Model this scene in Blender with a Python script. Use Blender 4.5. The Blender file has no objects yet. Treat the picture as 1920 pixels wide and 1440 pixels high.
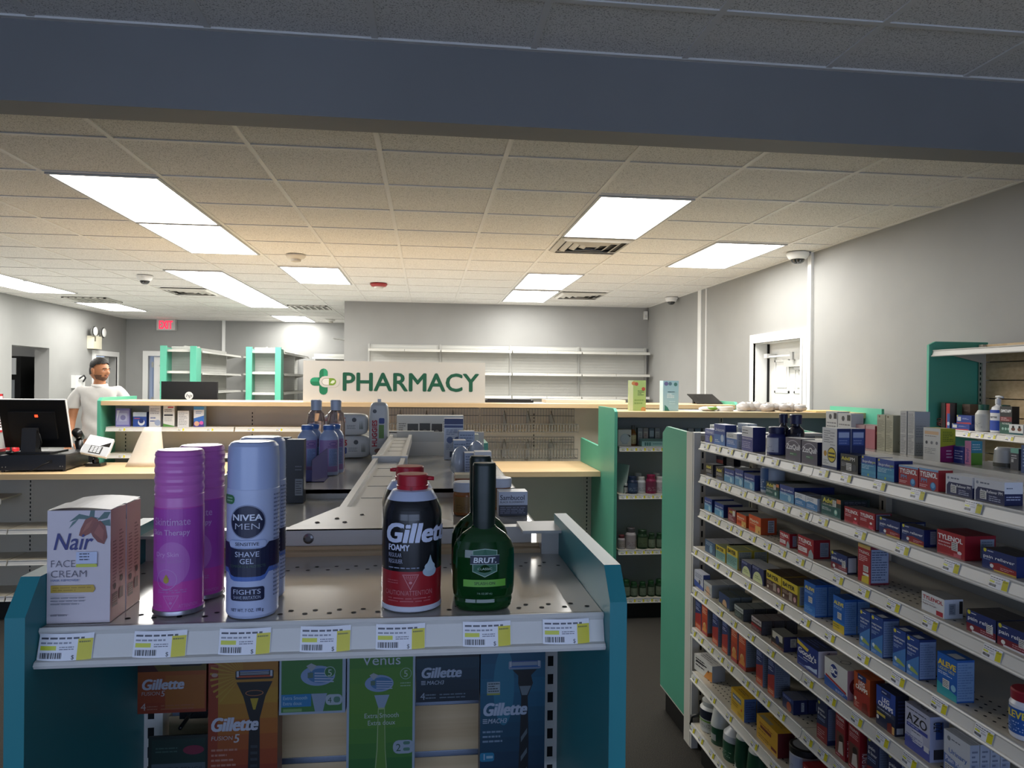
import bpy, bmesh, math, random
from mathutils import Vector, Matrix
PI = math.pi
random.seed(7)
SC = bpy.context.scene
COL = SC.collection

# ------------------------------------------------------------------ camera, world, exposure
F_PX, YAW, PITCH, ROLL = 1352.83, .1172, -.0017, .0099
cam_d = bpy.data.cameras.new('camera')
cam = bpy.data.objects.new('camera', cam_d)
COL.objects.link(cam)
cam_d.sensor_fit = 'HORIZONTAL'
cam_d.sensor_width = 36.0
cam_d.lens = 36.0 * F_PX / 1920.0
cam_d.clip_start = .05
_f = Vector((math.sin(YAW), math.cos(YAW), 0)); _r = Vector((math.cos(YAW), -math.sin(YAW), 0)); _u = Vector((0, 0, 1))
_f, _u = _f * math.cos(PITCH) + _u * math.sin(PITCH), _u * math.cos(PITCH) - _f * math.sin(PITCH)
_r, _u = _r * math.cos(ROLL) + _u * math.sin(ROLL), _u * math.cos(ROLL) - _r * math.sin(ROLL)
cam.matrix_world = Matrix(((_r.x, _u.x, -_f.x, 0), (_r.y, _u.y, -_f.y, 0), (_r.z, _u.z, -_f.z, 1.63), (0, 0, 0, 1)))
SC.camera = cam
W = bpy.data.worlds.new('daylight'); SC.world = W
W.use_nodes = True
W.node_tree.nodes['Background'].inputs[0].default_value = (.54, .68, 1.0, 1)
W.node_tree.nodes['Background'].inputs[1].default_value = 2.9
SC.view_settings.view_transform = 'Standard'
SC.view_settings.look = 'None'
SC.view_settings.exposure = 0.0
SC.view_settings.gamma = 1.0
SC.view_settings.use_curve_mapping = False
LAMP = 21.          # radiance of the ceiling light panels

# ------------------------------------------------------------------ materials
_M = {}
SHADE_MUL = 1.0           # darkens colours to paint in shade; 1 = the colour as given
def lin(h):
    h = h.lstrip('#')
    c = [int(h[i:i + 2], 16) / 255 for i in (0, 2, 4)]
    return tuple((x / 12.92 if x <= .04045 else ((x + .055) / 1.055) ** 2.4) * SHADE_MUL for x in c)
def P(h, rough=.5, metal=0., spec=.5, trans=0., emit=0., alpha=1., coat=0.):
    k = (h, rough, metal, spec, trans, emit, alpha, coat, SHADE_MUL)
    if k in _M: return _M[k]
    m = bpy.data.materials.new('paint_' + h.lstrip('#')); m.use_nodes = True
    b = m.node_tree.nodes['Principled BSDF']
    c = (*lin(h), 1)
    b.inputs['Base Color'].default_value = c
    b.inputs['Roughness'].default_value = rough
    b.inputs['Metallic'].default_value = metal
    b.inputs['Specular IOR Level'].default_value = spec
    b.inputs['Transmission Weight'].default_value = trans
    b.inputs['Alpha'].default_value = alpha
    b.inputs['Coat Weight'].default_value = coat
    if emit:
        b.inputs['Emission Color'].default_value = c
        b.inputs['Emission Strength'].default_value = emit
    _M[k] = m
    return m
def noise_mat(name, c0, c1, scale, lo=.4, hi=.6, rough=.6, bump=0., stretch=(1, 1, 1), detail=4., spec=.4, bscale=None, metal=0.):
    if name in _M: return _M[name]
    m = bpy.data.materials.new(name); m.use_nodes = True
    nt = m.node_tree; N = nt.nodes; L = nt.links; b = N['Principled BSDF']
    tc = N.new('ShaderNodeTexCoord'); mp = N.new('ShaderNodeMapping'); mp.inputs['Scale'].default_value = stretch
    L.new(tc.outputs['Object'], mp.inputs['Vector'])
    nz = N.new('ShaderNodeTexNoise'); nz.inputs['Scale'].default_value = scale; nz.inputs['Detail'].default_value = detail
    L.new(mp.outputs['Vector'], nz.inputs['Vector'])
    cr = N.new('ShaderNodeValToRGB')
    cr.color_ramp.elements[0].position = lo; cr.color_ramp.elements[0].color = (*lin(c0), 1)
    cr.color_ramp.elements[1].position = hi; cr.color_ramp.elements[1].color = (*lin(c1), 1)
    L.new(nz.outputs['Fac'], cr.inputs['Fac']); L.new(cr.outputs['Color'], b.inputs['Base Color'])
    b.inputs['Roughness'].default_value = rough; b.inputs['Specular IOR Level'].default_value = spec; b.inputs['Metallic'].default_value = metal
    if bump:
        bn = N.new('ShaderNodeBump'); bn.inputs['Strength'].default_value = bump; bn.inputs['Distance'].default_value = .01
        if bscale:
            n2 = N.new('ShaderNodeTexNoise'); n2.inputs['Scale'].default_value = bscale; L.new(mp.outputs['Vector'], n2.inputs['Vector']); L.new(n2.outputs['Fac'], bn.inputs['Height'])
        else:
            L.new(nz.outputs['Fac'], bn.inputs['Height'])
        L.new(bn.outputs['Normal'], b.inputs['Normal'])
    _M[name] = m
    return m
M_WALL = noise_mat('wall_paint', '949492', '9a9a98', 1.2, rough=.62, bump=.03, bscale=160)
M_WALLD = noise_mat('beam_paint', '838383', '898989', 1.0, rough=.6, bump=.03, bscale=160)
M_TILE = noise_mat('ceiling_tile', 'aaa8a4', 'ebe9e5', 170, .34, .47, rough=.9, bump=.25, detail=3.)
M_TBAR = P('e4e2de', .5)
M_CARPET = noise_mat('carpet', '2c2b29', '57544f', 330, .35, .68, rough=.95, bump=.6, detail=2., spec=.1)
M_WOOD = noise_mat('maple_laminate', 'cfb084', 'dcc198', 5, .3, .7, rough=.4, stretch=(.35, 6, 6), detail=5.)
M_SLAT = noise_mat('maple_slatwall', 'bda27c', 'd0b892', 4, .3, .7, rough=.5, stretch=(.5, 8, 14), detail=5.)
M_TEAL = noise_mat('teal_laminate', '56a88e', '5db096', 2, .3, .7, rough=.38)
M_TEAL_DIM = noise_mat('teal_laminate_dim', '2c7f87', '30868e', 2, .3, .7, rough=.4)  # same laminate; dim bluish light at the front painted into its colour
M_BEIGE = noise_mat('beige_steel', 'c3baa8', 'c9c1b0', 3, .3, .7, rough=.4)
M_STEEL = noise_mat('ivory_steel', 'd6d3cc', 'dbd8d2', 3, .3, .7, rough=.33)
M_GLOSS = noise_mat('gloss_shelf_steel', 'b9b5ac', 'c0bcb3', 3, .3, .7, rough=.16, spec=.6)
M_WHITE = noise_mat('white_steel', 'c2c1bb', 'c8c7c1', 3, .3, .7, rough=.4)
M_BACK = noise_mat('grey_back_panel', '9a9c9c', 'a0a2a2', 3, .3, .7, rough=.5)
M_BACKW = noise_mat('white_back_panel', 'bdbdb8', 'c3c3be', 3, .3, .7, rough=.5)
M_BOUNCE_FLOOR = noise_mat('bounce_floor', 'c4c2bd', 'cfcdc8', 8, .35, .65, rough=.4)
M_KICK = P('0c0c0c', .6)
M_TRIM = P('e4e4e2', .4)
M_SLOT = P('050505', .8)

# ------------------------------------------------------------------ mesh builder
class MB:
    def __init__(s): s.v = []; s.f = []; s.mi = []; s.sm = []; s.mats = []
    def mat(s, m):
        if isinstance(m, str): m = P(m, .38)
        if m not in s.mats: s.mats.append(m)
        return s.mats.index(m)
    def add(s, vs, fs, m, smooth=False):
        k = len(s.v); i = s.mat(m)
        s.v += [tuple(v) for v in vs]
        for f in fs:
            s.f.append([k + a for a in f]); s.mi.append(i); s.sm.append(smooth)
        return s
    def box(s, x0, x1, y0, y1, z0, z1, m):
        vs = [(x, y, z) for z in (z0, z1) for y in (y0, y1) for x in (x0, x1)]
        return s.add(vs, [(0, 2, 3, 1), (4, 5, 7, 6), (0, 1, 5, 4), (2, 6, 7, 3), (0, 4, 6, 2), (1, 3, 7, 5)], m)
    def prism(s, Mp, prof, a0, a1, m, cap=True, smooth=False):
        n = len(prof)
        vs = [Mp(a0, o, z) for o, z in prof] + [Mp(a1, o, z) for o, z in prof]
        fs = [(i, (i + 1) % n, n + (i + 1) % n, n + i) for i in range(n)]
        if cap: fs += [tuple(range(n - 1, -1, -1)), tuple(range(n, 2 * n))]
        return s.add(vs, fs, m, smooth)
    def lathe(s, prof, m, c=(0, 0, 0), seg=36, sx=1., sy=1., smooth=True):
        """prof: [(r, z, material or None)]; a material on a point colours the band that starts there"""
        cur = m
        for i in range(len(prof) - 1):
            a, b = prof[i], prof[i + 1]
            if len(a) > 2 and a[2]: cur = a[2]
            vs = []
            for r, z in ((a[0], a[1]), (b[0], b[1])):
                vs += [(c[0] + r * sx * math.cos(2 * PI * k / seg), c[1] + r * sy * math.sin(2 * PI * k / seg), c[2] + z) for k in range(seg)]
            s.add(vs, [(k, (k + 1) % seg, seg + (k + 1) % seg, seg + k) for k in range(seg)], cur, smooth)
        return s
    def tube(s, pts, r, m, seg=8):
        pts = [Vector(p) for p in pts]; vs = []; n = len(pts)
        for i, p in enumerate(pts):
            d = (pts[min(i + 1, n - 1)] - pts[max(i - 1, 0)]).normalized()
            a = d.orthogonal().normalized(); b = d.cross(a)
            if i and a.dot(pa) < 0: a = -a
            pa = a
            vs += [p + a * (r * math.cos(2 * PI * k / seg)) + b * (r * math.sin(2 * PI * k / seg)) for k in range(seg)]
        fs = [(i * seg + k, i * seg + (k + 1) % seg, (i + 1) * seg + (k + 1) % seg, (i + 1) * seg + k) for i in range(n - 1) for k in range(seg)]
        fs += [tuple(range(seg - 1, -1, -1)), tuple(range((n - 1) * seg, n * seg))]
        return s.add(vs, fs, m, True)
    def ball(s, c, rx, ry, rz, m, seg=16, rings=10):
        vs = []; fs = []
        for i in range(rings + 1):
            t = PI * i / rings
            vs += [(c[0] + rx * math.sin(t) * math.cos(2 * PI * k / seg), c[1] + ry * math.sin(t) * math.sin(2 * PI * k / seg), c[2] + rz * math.cos(t)) for k in range(seg)]
        for i in range(rings):
            fs += [(i * seg + k, (i + 1) * seg + k, (i + 1) * seg + (k + 1) % seg, i * seg + (k + 1) % seg) for k in range(seg)]
        return s.add(vs, fs, m, True)
    # ---- printing on a surface S(u, v, n)
    def rect(s, S, u0, v0, u1, v1, m, n=.0003, nu=1, nv=1):
        vs = [S(u0 + (u1 - u0) * i / nu, v0 + (v1 - v0) * j / nv, n) for j in range(nv + 1) for i in range(nu + 1)]
        fs = [(j * (nu + 1) + i, j * (nu + 1) + i + 1, (j + 1) * (nu + 1) + i + 1, (j + 1) * (nu + 1) + i) for j in range(nv) for i in range(nu)]
        return s.add(vs, fs, m)
    def poly(s, S, pts, m, n=.0003):
        if getattr(S, 'curved', 0) and max(p[0] for p in pts) - min(p[0] for p in pts) > .006:
            u0, u1 = min(p[0] for p in pts), max(p[0] for p in pts); k = int((u1 - u0) / .003) + 1
            for i in range(k):
                q = clip(clip(pts, u0 + (u1 - u0) * i / k, 1), u0 + (u1 - u0) * (i + 1) / k, -1)
                if len(q) > 2: s.add([S(u, v, n) for u, v in q], [tuple(range(len(q)))], m)
            return s
        return s.add([S(u, v, n) for u, v in pts], [tuple(range(len(pts)))], m)
    def disc(s, S, u, v, ru, rv, m, n=.0003, seg=24): return s.poly(S, [(u + ru * math.cos(2 * PI * k / seg), v + rv * math.sin(2 * PI * k / seg)) for k in range(seg)], m, n)
    def ring(s, S, u, v, ru, rv, t, m, n=.0003, seg=28):
        o = [(math.cos(2 * PI * k / seg), math.sin(2 * PI * k / seg)) for k in range(seg)]
        vs = [S(u + ru * c, v + rv * d, n) for c, d in o] + [S(u + (ru - t) * c, v + (rv - t) * d, n) for c, d in o]
        return s.add(vs, [(k, (k + 1) % seg, seg + (k + 1) % seg, seg + k) for k in range(seg)], m)
    def rrect(s, S, u0, v0, u1, v1, r, m, n=.0003):
        pts = []
        for cx, cy, a in ((u1 - r, v1 - r, 0), (u0 + r, v1 - r, 90), (u0 + r, v0 + r, 180), (u1 - r, v0 + r, 270)):
            pts += [(cx + r * math.cos(math.radians(a + t)), cy + r * math.sin(math.radians(a + t))) for t in (0, 30, 60, 90)]
        return s.poly(S, pts, m, n)
    def text(s, S, txt, u, v, h, m, n=.0004, al='c', b=0., sh=0., w=None, rot=0):
        vs, fs, wd = glyphs(txt, min(b, 0.))
        sx = h if w is None else w / max(wd, 1e-6)
        if b > 0:
            e = 1.9 * b * h
            for i, (p, q) in enumerate(((0, 0), (-e, -e * .6), (e, -e * .6), (-e, e * .6), (e, e * .6))): s.text(S, txt, u + p, v + q, h, m, n + i * .00001, al, 0., sh, w, rot)
            return s
        off = {'l': 0, 'c': -.5, 'r': -1}[al] * wd * sx
        out = []
        for x, y in vs:
            a, c = off + x * sx + sh * y * h, y * h
            if rot: a, c = -c, a
            out.append(S(u + a, v + c, n))
        return s.add(out, fs, m)
    def small(s, S, u0, v0, u1, v1, rows, m, n=.0004, fill=.4, seed=1):
        rg = random.Random(seed + rows * 7)
        dv = (v1 - v0) / rows
        for i in range(rows):
            y = v1 - dv * (i + .5); x = u0; end = u1 - (u1 - u0) * rg.choice((0, .05, .15, .4))
            while x < end:
                w = min((u1 - u0) * rg.uniform(.1, .28), end - x)
                s.rect(S, x, y - dv * fill / 2, x + w, y + dv * fill / 2, m, n); x += w + (u1 - u0) * .035
        return s
    def build(s, name, parent=None, loc=(0, 0, 0), rot=0, off=(0, 0, 0)):
        me = bpy.data.meshes.new(name)
        me.from_pydata([(a - off[0], b - off[1], c - off[2]) for a, b, c in s.v] if any(off) else s.v, [], s.f)
        for m in s.mats: me.materials.append(m)
        me.polygons.foreach_set('material_index', s.mi); me.polygons.foreach_set('use_smooth', s.sm)
        me.update()
        o = bpy.data.objects.new(name, me); COL.objects.link(o)
        o.parent = parent; o.location = loc; o.rotation_euler = (0, 0, rot)
        return o
_G = {}
def clip(pts, c, sg):
    out = []
    for i, p in enumerate(pts):
        q = pts[(i + 1) % len(pts)]; a, b = (p[0] - c) * sg, (q[0] - c) * sg
        if a >= 0: out.append(p)
        if a * b < 0: t = a / (a - b); out.append((p[0] + (q[0] - p[0]) * t, p[1] + (q[1] - p[1]) * t))
    return out
def glyphs(txt, b):
    k = (txt, b)
    if k not in _G:
        c = bpy.data.curves.new('t', 'FONT'); c.body = txt; c.size = 1; c.offset = b; c.resolution_u = 3
        o = bpy.data.objects.new('t', c)
        me = bpy.data.meshes.new_from_object(o)
        vs = [(v.co.x, v.co.y) for v in me.vertices]; fs = [tuple(p.vertices) for p in me.polygons]
        bpy.data.objects.remove(o); bpy.data.curves.remove(c); bpy.data.meshes.remove(me)
        x0 = min((x for x, _ in vs), default=0); x1 = max((x for x, _ in vs), default=1)
        H = .69
        _G[k] = ([((x - x0) / H, y / H) for x, y in vs], fs, (x1 - x0) / H)
    return _G[k]
def flat(O, U, V):
    O, U, V = Vector(O), Vector(U), Vector(V); N = U.cross(V)
    return lambda u, v, n: O + U * u + V * v + N * n
def drum(r, c=(0, 0), z=0., sy=1., face=-PI / 2):
    """surface of a round bottle; u runs round it from the point that faces -Y, r may be a function of height"""
    rf = r if callable(r) else (lambda v: r)
    def S(u, v, n):
        R = rf(v); a = face + u / max(R, .004)
        return Vector((c[0] + (R + n) * math.cos(a), c[1] + (R + n) * math.sin(a) * sy, z + v))
    S.curved = 1
    return S
def tag(o, label, cat, group=None):
    o['label'] = label; o['category'] = cat
    if group: o['group'] = group
    return o
def struct(o): o['kind'] = 'structure'; return o
class Fix:
    """a thing made of parts: an Empty at its base that parents them; part meshes are given in room coordinates"""
    def __init__(s, name, label, cat, loc, group=None):
        s.o = bpy.data.objects.new(name, None); COL.objects.link(s.o); s.o.location = loc; s.loc = loc
        s.o.empty_display_size = .1
        tag(s.o, label, cat, group)
    def part(s, name, mb, parent=None, label=None):
        o = mb.build(name, parent or s.o, off=s.loc)
        if label: o['label'] = label
        return o
MX = lambda xr: (lambda a, o, z: (xr - o, a, z))      # faces -X: a runs along Y
MY = lambda yr: (lambda a, o, z: (a, yr - o, z))      # faces -Y: a runs along X
LIP = [(0, 0), (.003, .001), (.005, -.002), (.002, -.007), (.0085, -.028), (.013, -.029), (.015, -.032), (.013, -.0355), (-.004, -.0355), (-.004, -.012), (-.004, 0)]
def shelf_mb(Mp, a0, a1, depth, z, m, lip=None, holes=0, th=.012):
    """a shelf whose front top edge lies at o = 0; it runs back by depth"""
    mb = MB()
    mb.prism(Mp, [(-.003, z), (-depth, z), (-depth, z - th), (-.003, z - th)], a0, a1, m)
    mb.prism(Mp, [(o, z + q) for o, q in LIP], a0, a1, lip or m)
    if holes:
        n = int((a1 - a0 - .03) / .0254)
        for row in range(holes):
            o = -.03 - .022 * row
            for i in range(n):
                a = a0 + .025 + (i + (row % 2) * .5) * .0254
                if a < a1 - .01: mb.add([Mp(a + .0042 * math.cos(t * PI / 5), o + .0032 * math.sin(t * PI / 5), z + .0004) for t in range(10)], [tuple(range(10))], M_SLOT)
    return mb
def upright_mb(Mp, a, o, z0, z1, m, w=.03, d=.03, pitch=.0508):
    mb = MB(); mb.prism(Mp, [(o, z0), (o, z1), (o - d, z1), (o - d, z0)], a - w / 2, a + w / 2, m)
    z = z0 + .06
    while z < z1 - .05:
        mb.prism(Mp, [(o + .0006, z), (o + .0006, z + pitch * .55), (o - .001, z + pitch * .55), (o - .001, z)], a - .004, a + .004, M_SLOT); z += pitch
    return mb
_tag_mesh = []
def price_tag(parent, Fx, x, y, z, rot, detail=False):
    """z is the shelf's top edge; the tag leans in the channel under it"""
    k = 1 if detail else 0
    while len(_tag_mesh) < 2: _tag_mesh.append(None)
    if _tag_mesh[k] is None:
        mb = MB(); w, h = .05, .026; t = math.radians(14)
        def S(u, v, n):
            bulge = .0022 * (1 - (2 * u / w) ** 2)
            return Vector((u, -(h - v) * math.sin(t) - n - bulge - .001, (v - h) * math.cos(t)))
        for n in (0, -.0006): mb.rect(S, -w / 2, 0, w / 2, h, 'e9e9ee', n, nu=8)
        mb.rect(S, w / 2 - .0135, .0012, w / 2 - .0004, h - .005, 'd8cc2a', .0002, nu=3)
        mb.rect(S, -w / 2 + .002, .0108, -w / 2 + .017, .0148, 'cfd23a', .0002, nu=3)
        rg = random.Random(3); u = -w / 2 + .002
        while u < -w / 2 + .023:
            q = rg.choice((.0004, .0007, .0012)); mb.rect(S, u, .003, u + q, .0085, '22242c', .0002); u += q + rg.choice((.0005, .0009))
        mb.small(S, -w / 2 + .002, .0200, w / 2 - .006, .0235, 1, '4a4c58', .0002, .5); mb.small(S, -w / 2 + .002, .0158, w / 2 - .018, .019, 1, '8a8c98', .0002, .5)
        mb.small(S, -w / 2 + .02, .0105, w / 2 - .016, .0145, 2, '7a7c88', .0002, .45)
        mb.small(S, w / 2 - .0125, .0168, w / 2 - .002, .0195, 1, '77742c', .0004, .5)
        if detail: mb.text(S, '$', w / 2 - .017, .0022, .004, '33353d', .0003)
        o = mb.build('price_tag'); _tag_mesh[k] = o.data; bpy.data.objects.remove(o)
    o = bpy.data.objects.new('price_tag', _tag_mesh[k]); COL.objects.link(o); o.parent = parent
    o.location = (x - Fx.loc[0], y - Fx.loc[1], z - Fx.loc[2]); o.rotation_euler = (0, 0, rot)
    return o

# ------------------------------------------------------------------ the room
WX, LX, HC, HF = 3.17, -5.5, 2.737, 2.91       # right wall, left wall, ceiling, ceiling of the front part
YB, YF, YS = 10.15, 14.0, -4.0                 # back wall, far back wall, shop front
CX0, CY0, TT = -.2378, 3.5274, .6096
def boxes(name, m, *bs):
    mb = MB()
    for b in bs: mb.box(*b, m)
    return struct(mb.build(name))
boxes('floor', M_CARPET, (LX - .2, WX + .2, YS - .2, 6.2, -.1, 0))
boxes('floor_bounce', M_BOUNCE_FLOOR, (LX - .2, WX + .2, 6.2, YF + .2, -.1, 0))  # unseen pale floor, added to bounce light up to the ceiling
boxes('wall_right', M_WALL, (WX, WX + .2, YS, 5.80, 0, 3.1), (WX, WX + .2, 6.70, YF, 0, 3.1), (WX, WX + .2, 5.80, 6.70, 2.035, 3.1))
boxes('wall_left', M_WALL, (LX - .2, LX, YS, 10.33, 0, 3.1), (LX - .2, LX, 11.29, 12.74, 0, 3.1), (LX - .2, LX, 13.58, YF, 0, 3.1),
      (LX - .2, LX, 10.33, 11.29, 2.07, 3.1), (LX - .2, LX, 12.74, 13.58, 2.02, 3.1))
boxes('wall_back', M_WALL, (-1.14, WX, YB, YB + .12, 0, 3.1))
boxes('wall_return', M_WALL, (-1.14, -1.02, YB + .12, YF, 0, 3.1))
boxes('wall_far', M_WALL, (LX, -5.11, YF, YF + .2, 0, 3.1), (-4.25, -1.02, YF, YF + .2, 0, 3.1), (-5.11, -4.25, YF, YF + .2, 2.06, 3.1))
boxes('wall_front', M_WALLD, (LX, WX, YS - .2, YS, 0, .5), (LX, WX, YS - .2, YS, 2.5, 3.1), (LX, LX + .5, YS - .2, YS, .5, 2.5), (WX - .5, WX, YS - .2, YS, .5, 2.5), (-1.3, -1.1, YS - .2, YS, .5, 2.5))
boxes('wall_beam', M_WALLD, (LX, WX, 2.76, 2.90, 2.614, 3.1))
mb = MB(); mb.box(LX, WX, 2.752, 2.76, 2.614, 2.634, M_WALLD); struct(mb.build('trim_1'))
# side rooms behind the openings in the left wall
boxes('wall_hall', M_WALL, (LX - 2.3, LX - 2.2, 9.6, 13.7, 0, 2.7), (LX - 2.2, LX - .2, 9.5, 9.6, 0, 2.7), (LX - 2.2, LX - .2, 12.0, 12.1, 0, 2.7), (LX - 2.3, LX - .2, 9.5, 13.8, 2.7, 2.75))
boxes('floor_hall', M_CARPET, (LX - 2.3, LX - .2, 9.5, 13.8, -.1, 0))
boxes('wall_store', M_WALL, (LX - .2, -4.0, YF + 1.2, YF + 1.3, 0, 2.7), (LX - .2, -4.0, YF + .2, YF + 1.2, 2.6, 2.7))

def ceiling(name, x0, x1, y0, y1, z, cx, cy, t, trim):
    mb = MB(); mb.box(x0, x1, y0, y1, z + .006, z + .05, M_TILE); struct(mb.build(name))
    mb = MB(); k = math.ceil((x0 - cx) / t)
    while cx + k * t < x1:
        mb.box(cx + k * t - .012, cx + k * t + .012, y0, y1, z, z + .007, M_TBAR); k += 1
    k = math.ceil((y0 - cy) / t)
    while cy + k * t < y1:
        mb.box(x0, x1, cy + k * t - .012, cy + k * t + .012, z + .0004, z + .007, M_TBAR); k += 1
    for a in ((x0, x0 + .02, y0, y1), (x1 - .02, x1, y0, y1), (x0, x1, y0, y0 + .02), (x0, x1, y1 - .02, y1)): mb.box(*a, z - .002, z + .007, M_TBAR)
    struct(mb.build(trim))
ceiling('ceiling', LX, WX, 2.90, YB, HC, CX0, CY0, TT, 'trim_2')
ceiling('ceiling_far', LX, -1.02, YB, YF, HC, CX0, CY0, TT, 'trim_3')
ceiling('ceiling_front', LX, WX, YS, 2.76, HF, .394, 2.385, .6, 'trim_4')

def mouldings(name, x, y0, y1, z1, side, w=.085):
    """door casing on a wall x = const; side is -1 when the room lies at smaller x"""
    mb = MB()
    for t, ww in ((.018, w), (.027, w * .35)):
        xs = sorted((x, x + side * t))
        mb.box(*xs, y0 - ww, y0, 0, z1 + ww, M_TRIM); mb.box(*xs, y1, y1 + ww, 0, z1 + ww, M_TRIM); mb.box(*xs, y0, y1, z1, z1 + ww, M_TRIM)
    return struct(mb.build(name))
mouldings('trim_5', WX, 5.80, 6.70, 2.035, -1)
mouldings('trim_6', LX, 12.74, 13.58, 2.02, 1)
mb = MB()
for b in ((-5.20, -5.11, YF - .02, YF, 0, 2.15), (-4.25, -4.16, YF - .02, YF, 0, 2.15), (-5.11, -4.25, YF - .02, YF, 2.06, 2.15)): mb.box(*b, M_TRIM)
struct(mb.build('trim_7'))
def door(name, Mp, a0, a1, z1, th=.04):
    """six panel door whose face lies at o = 0; a runs along it"""
    mb = MB(); mb.prism(Mp, [(0, .01), (0, z1), (-th, z1), (-th, .01)], a0, a1, M_TRIM)
    wd = (a1 - a0); pw = wd * .32
    for c in (a0 + wd * .29, a0 + wd * .71):
        for z0, zz in ((.2, .72), (.92, 1.44), (1.56, z1 - .16)):
            for k, (q, oo) in enumerate(((0, .007), (.022, -.002), (.05, .009))):
                pr = [(oo, z0 + q), (oo, zz - q), (-.01, zz - q), (-.01, z0 + q)]
                if k == 0:
                    for s0, s1, r0, r1 in ((c - pw / 2, c + pw / 2, z0, z0 + .02), (c - pw / 2, c + pw / 2, zz - .02, zz), (c - pw / 2, c - pw / 2 + .02, z0, zz), (c + pw / 2 - .02, c + pw / 2, z0, zz)):
                        mb.prism(Mp, [(oo, r0), (oo, r1), (0, r1), (0, r0)], s0, s1, M_TRIM)
                elif k == 2: mb.prism(Mp, pr, c - pw / 2 + q, c + pw / 2 - q, M_TRIM)
    return struct(mb.build(name))
d1 = door('door_1', MX(WX + .14), 5.805, 6.685, 2.03)
mb = MB()
mb.box(WX + .085, WX + .135, 6.0, 6.30, 1.80, 1.86, 'b9b9b6'); mb.box(WX + .09, WX + .13, 5.98, 6.12, 1.77, 1.80, '8c8c8a')
mb.box(WX + .06, WX + .075, 6.1, 6.56, 1.895, 1.91, 'dedede'); mb.box(WX + .05, WX + .07, 6.08, 6.12, 1.86, 1.93, '9a9a98'); mb.box(WX + .04, WX + .13, 6.54, 6.60, 1.89, 1.93, 'c8c8c6')
mb.build('door_closer', d1)
mb = MB(); mb.lathe([(.0, -.03), (.03, -.02), (.03, .02), (0, .03)], P('a8a8a4', .3, 1.), c=(WX + .07, 5.90, .97)); mb.build('door_knob', d1)
mb = MB(); mb.box(WX, WX + .19, 6.695, 6.71, 0, 2.035, M_TRIM).box(WX, WX + .19, 5.79, 5.805, 0, 2.035, M_TRIM).box(WX, WX + .19, 5.79, 6.71, 2.03, 2.045, M_TRIM); struct(mb.build('trim_12'))
struct(MB().box(WX + .12, WX + .14, 6.683, 6.695, 0, 2.03, M_SLOT).build('trim_13'))  # black strip painted in for the dark of the gap beside the door
d2 = door('door_2', lambda a, o, z: (LX - .12 + o, a, z), 12.745, 13.575, 2.01)
d3 = door('door_3', MY(YF + .06), -5.03, -4.26, 2.05)
mb = MB()
for z in (.3, 1.2, 1.85): mb.box(-5.06, -5.03, YF + .02, YF + .05, z, z + .1, '9b9a96')
mb.build('door_hinge', d3)
# surface conduits
for i, (x0, x1, y0, y1, z0) in enumerate(((WX - .022, WX, 5.645, 5.70, .1), (WX - .008, WX, 8.10, 8.20, .1), (WX - .012, WX, 7.93, 7.95, .1), (-3.80, -3.745, YF - .025, YF, .1))):
    struct(MB().box(x0, x1, y0, y1, z0, HC, M_TRIM).build('trim_%d' % (8 + i)))
struct(MB().box(LX, LX + .012, YS, 10.33, 0, .1, P('3a3a3a', .6)).build('baseboard_left'))
struct(MB().box(WX - .012, WX, YS, 5.70, 0, .1, P('3a3a3a', .6)).build('baseboard_right'))

# ------------------------------------------------------------------ ceiling lights and devices
M_LAMP = P('fffdf8', .5, emit=LAMP)
def light(x0, x1, y0, y1, label):
    F = Fix('ceiling_light', label, 'ceiling light', ((x0 + x1) / 2, (y0 + y1) / 2, HC - .008), 'flat white ceiling light panels')
    mb = MB(); w = .018
    for b in ((x0, x1, y0, y0 + w), (x0, x1, y1 - w, y1), (x0, x0 + w, y0 + w, y1 - w), (x1 - w, x1, y0 + w, y1 - w)): mb.box(*b, HC - .008, HC + .005, P('b8b8b8', .4))
    F.part('frame', mb)
    mb = MB(); z = HC - .005
    mb.add([(x0 + w, y0 + w, z), (x1 - w, y0 + w, z), (x1 - w, y1 - w, z), (x0 + w, y1 - w, z)], [(3, 2, 1, 0)], M_LAMP)
    F.part('diffuser', mb)
gx = lambda c: CX0 + c * TT
gy = lambda r: CY0 + r * TT
LIGHTS = [(-3, 1, 'large lit ceiling panel nearest the beam, left of the green-cross sign'), (-3, 3, 'lit ceiling panel just beyond the nearest large one on the left'),
          (2, 1, 'bright square-looking ceiling panel directly above the nearer slotted vent'), (4, 3, 'lit ceiling panel closest to the right-hand wall and dome camera'),
          (2, 6, 'nearer half of the paired lit panels before the back wall'), (2, 8.2, 'farther half of the paired lit panels before the back wall'),
          (-2, 6, 'lit ceiling panel between the smoke detector and the red alarm'),
          (-4, 6.75, 'nearest of three end-to-end lit panels left of centre'), (-4, 8.73, 'middle of three end-to-end lit panels left of centre'), (-4, 10.71, 'farthest of three end-to-end lit panels left of centre'),
          (-8, 6.6, 'lit ceiling panel cut off by the left edge of the view'), (-8, 8.6, 'lit panel near the left wall, beyond the cut-off one'),
          (-8, 12.5, 'small-looking lit panel above the wall-mounted emergency light'), (-4, 15, 'farthest lit panel, just before the far back wall')]
for c, r, lb in LIGHTS: light(gx(c) + .012, gx(c + 1) - .012, gy(r) + .012, min(gy(r + 2) - .012, YF - .05), lb)

F = Fix('ceiling_light', 'lit panel in the side room behind the left wall opening', 'ceiling light', (LX - 1.2, 10.8, 2.69))  # unseen panel added to brighten the walls of the side room
F.part('diffuser', MB().box(LX - 1.5, LX - .9, 10.2, 11.2, 2.685, 2.698, P('fffdf8', .5, emit=7.)))

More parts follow.
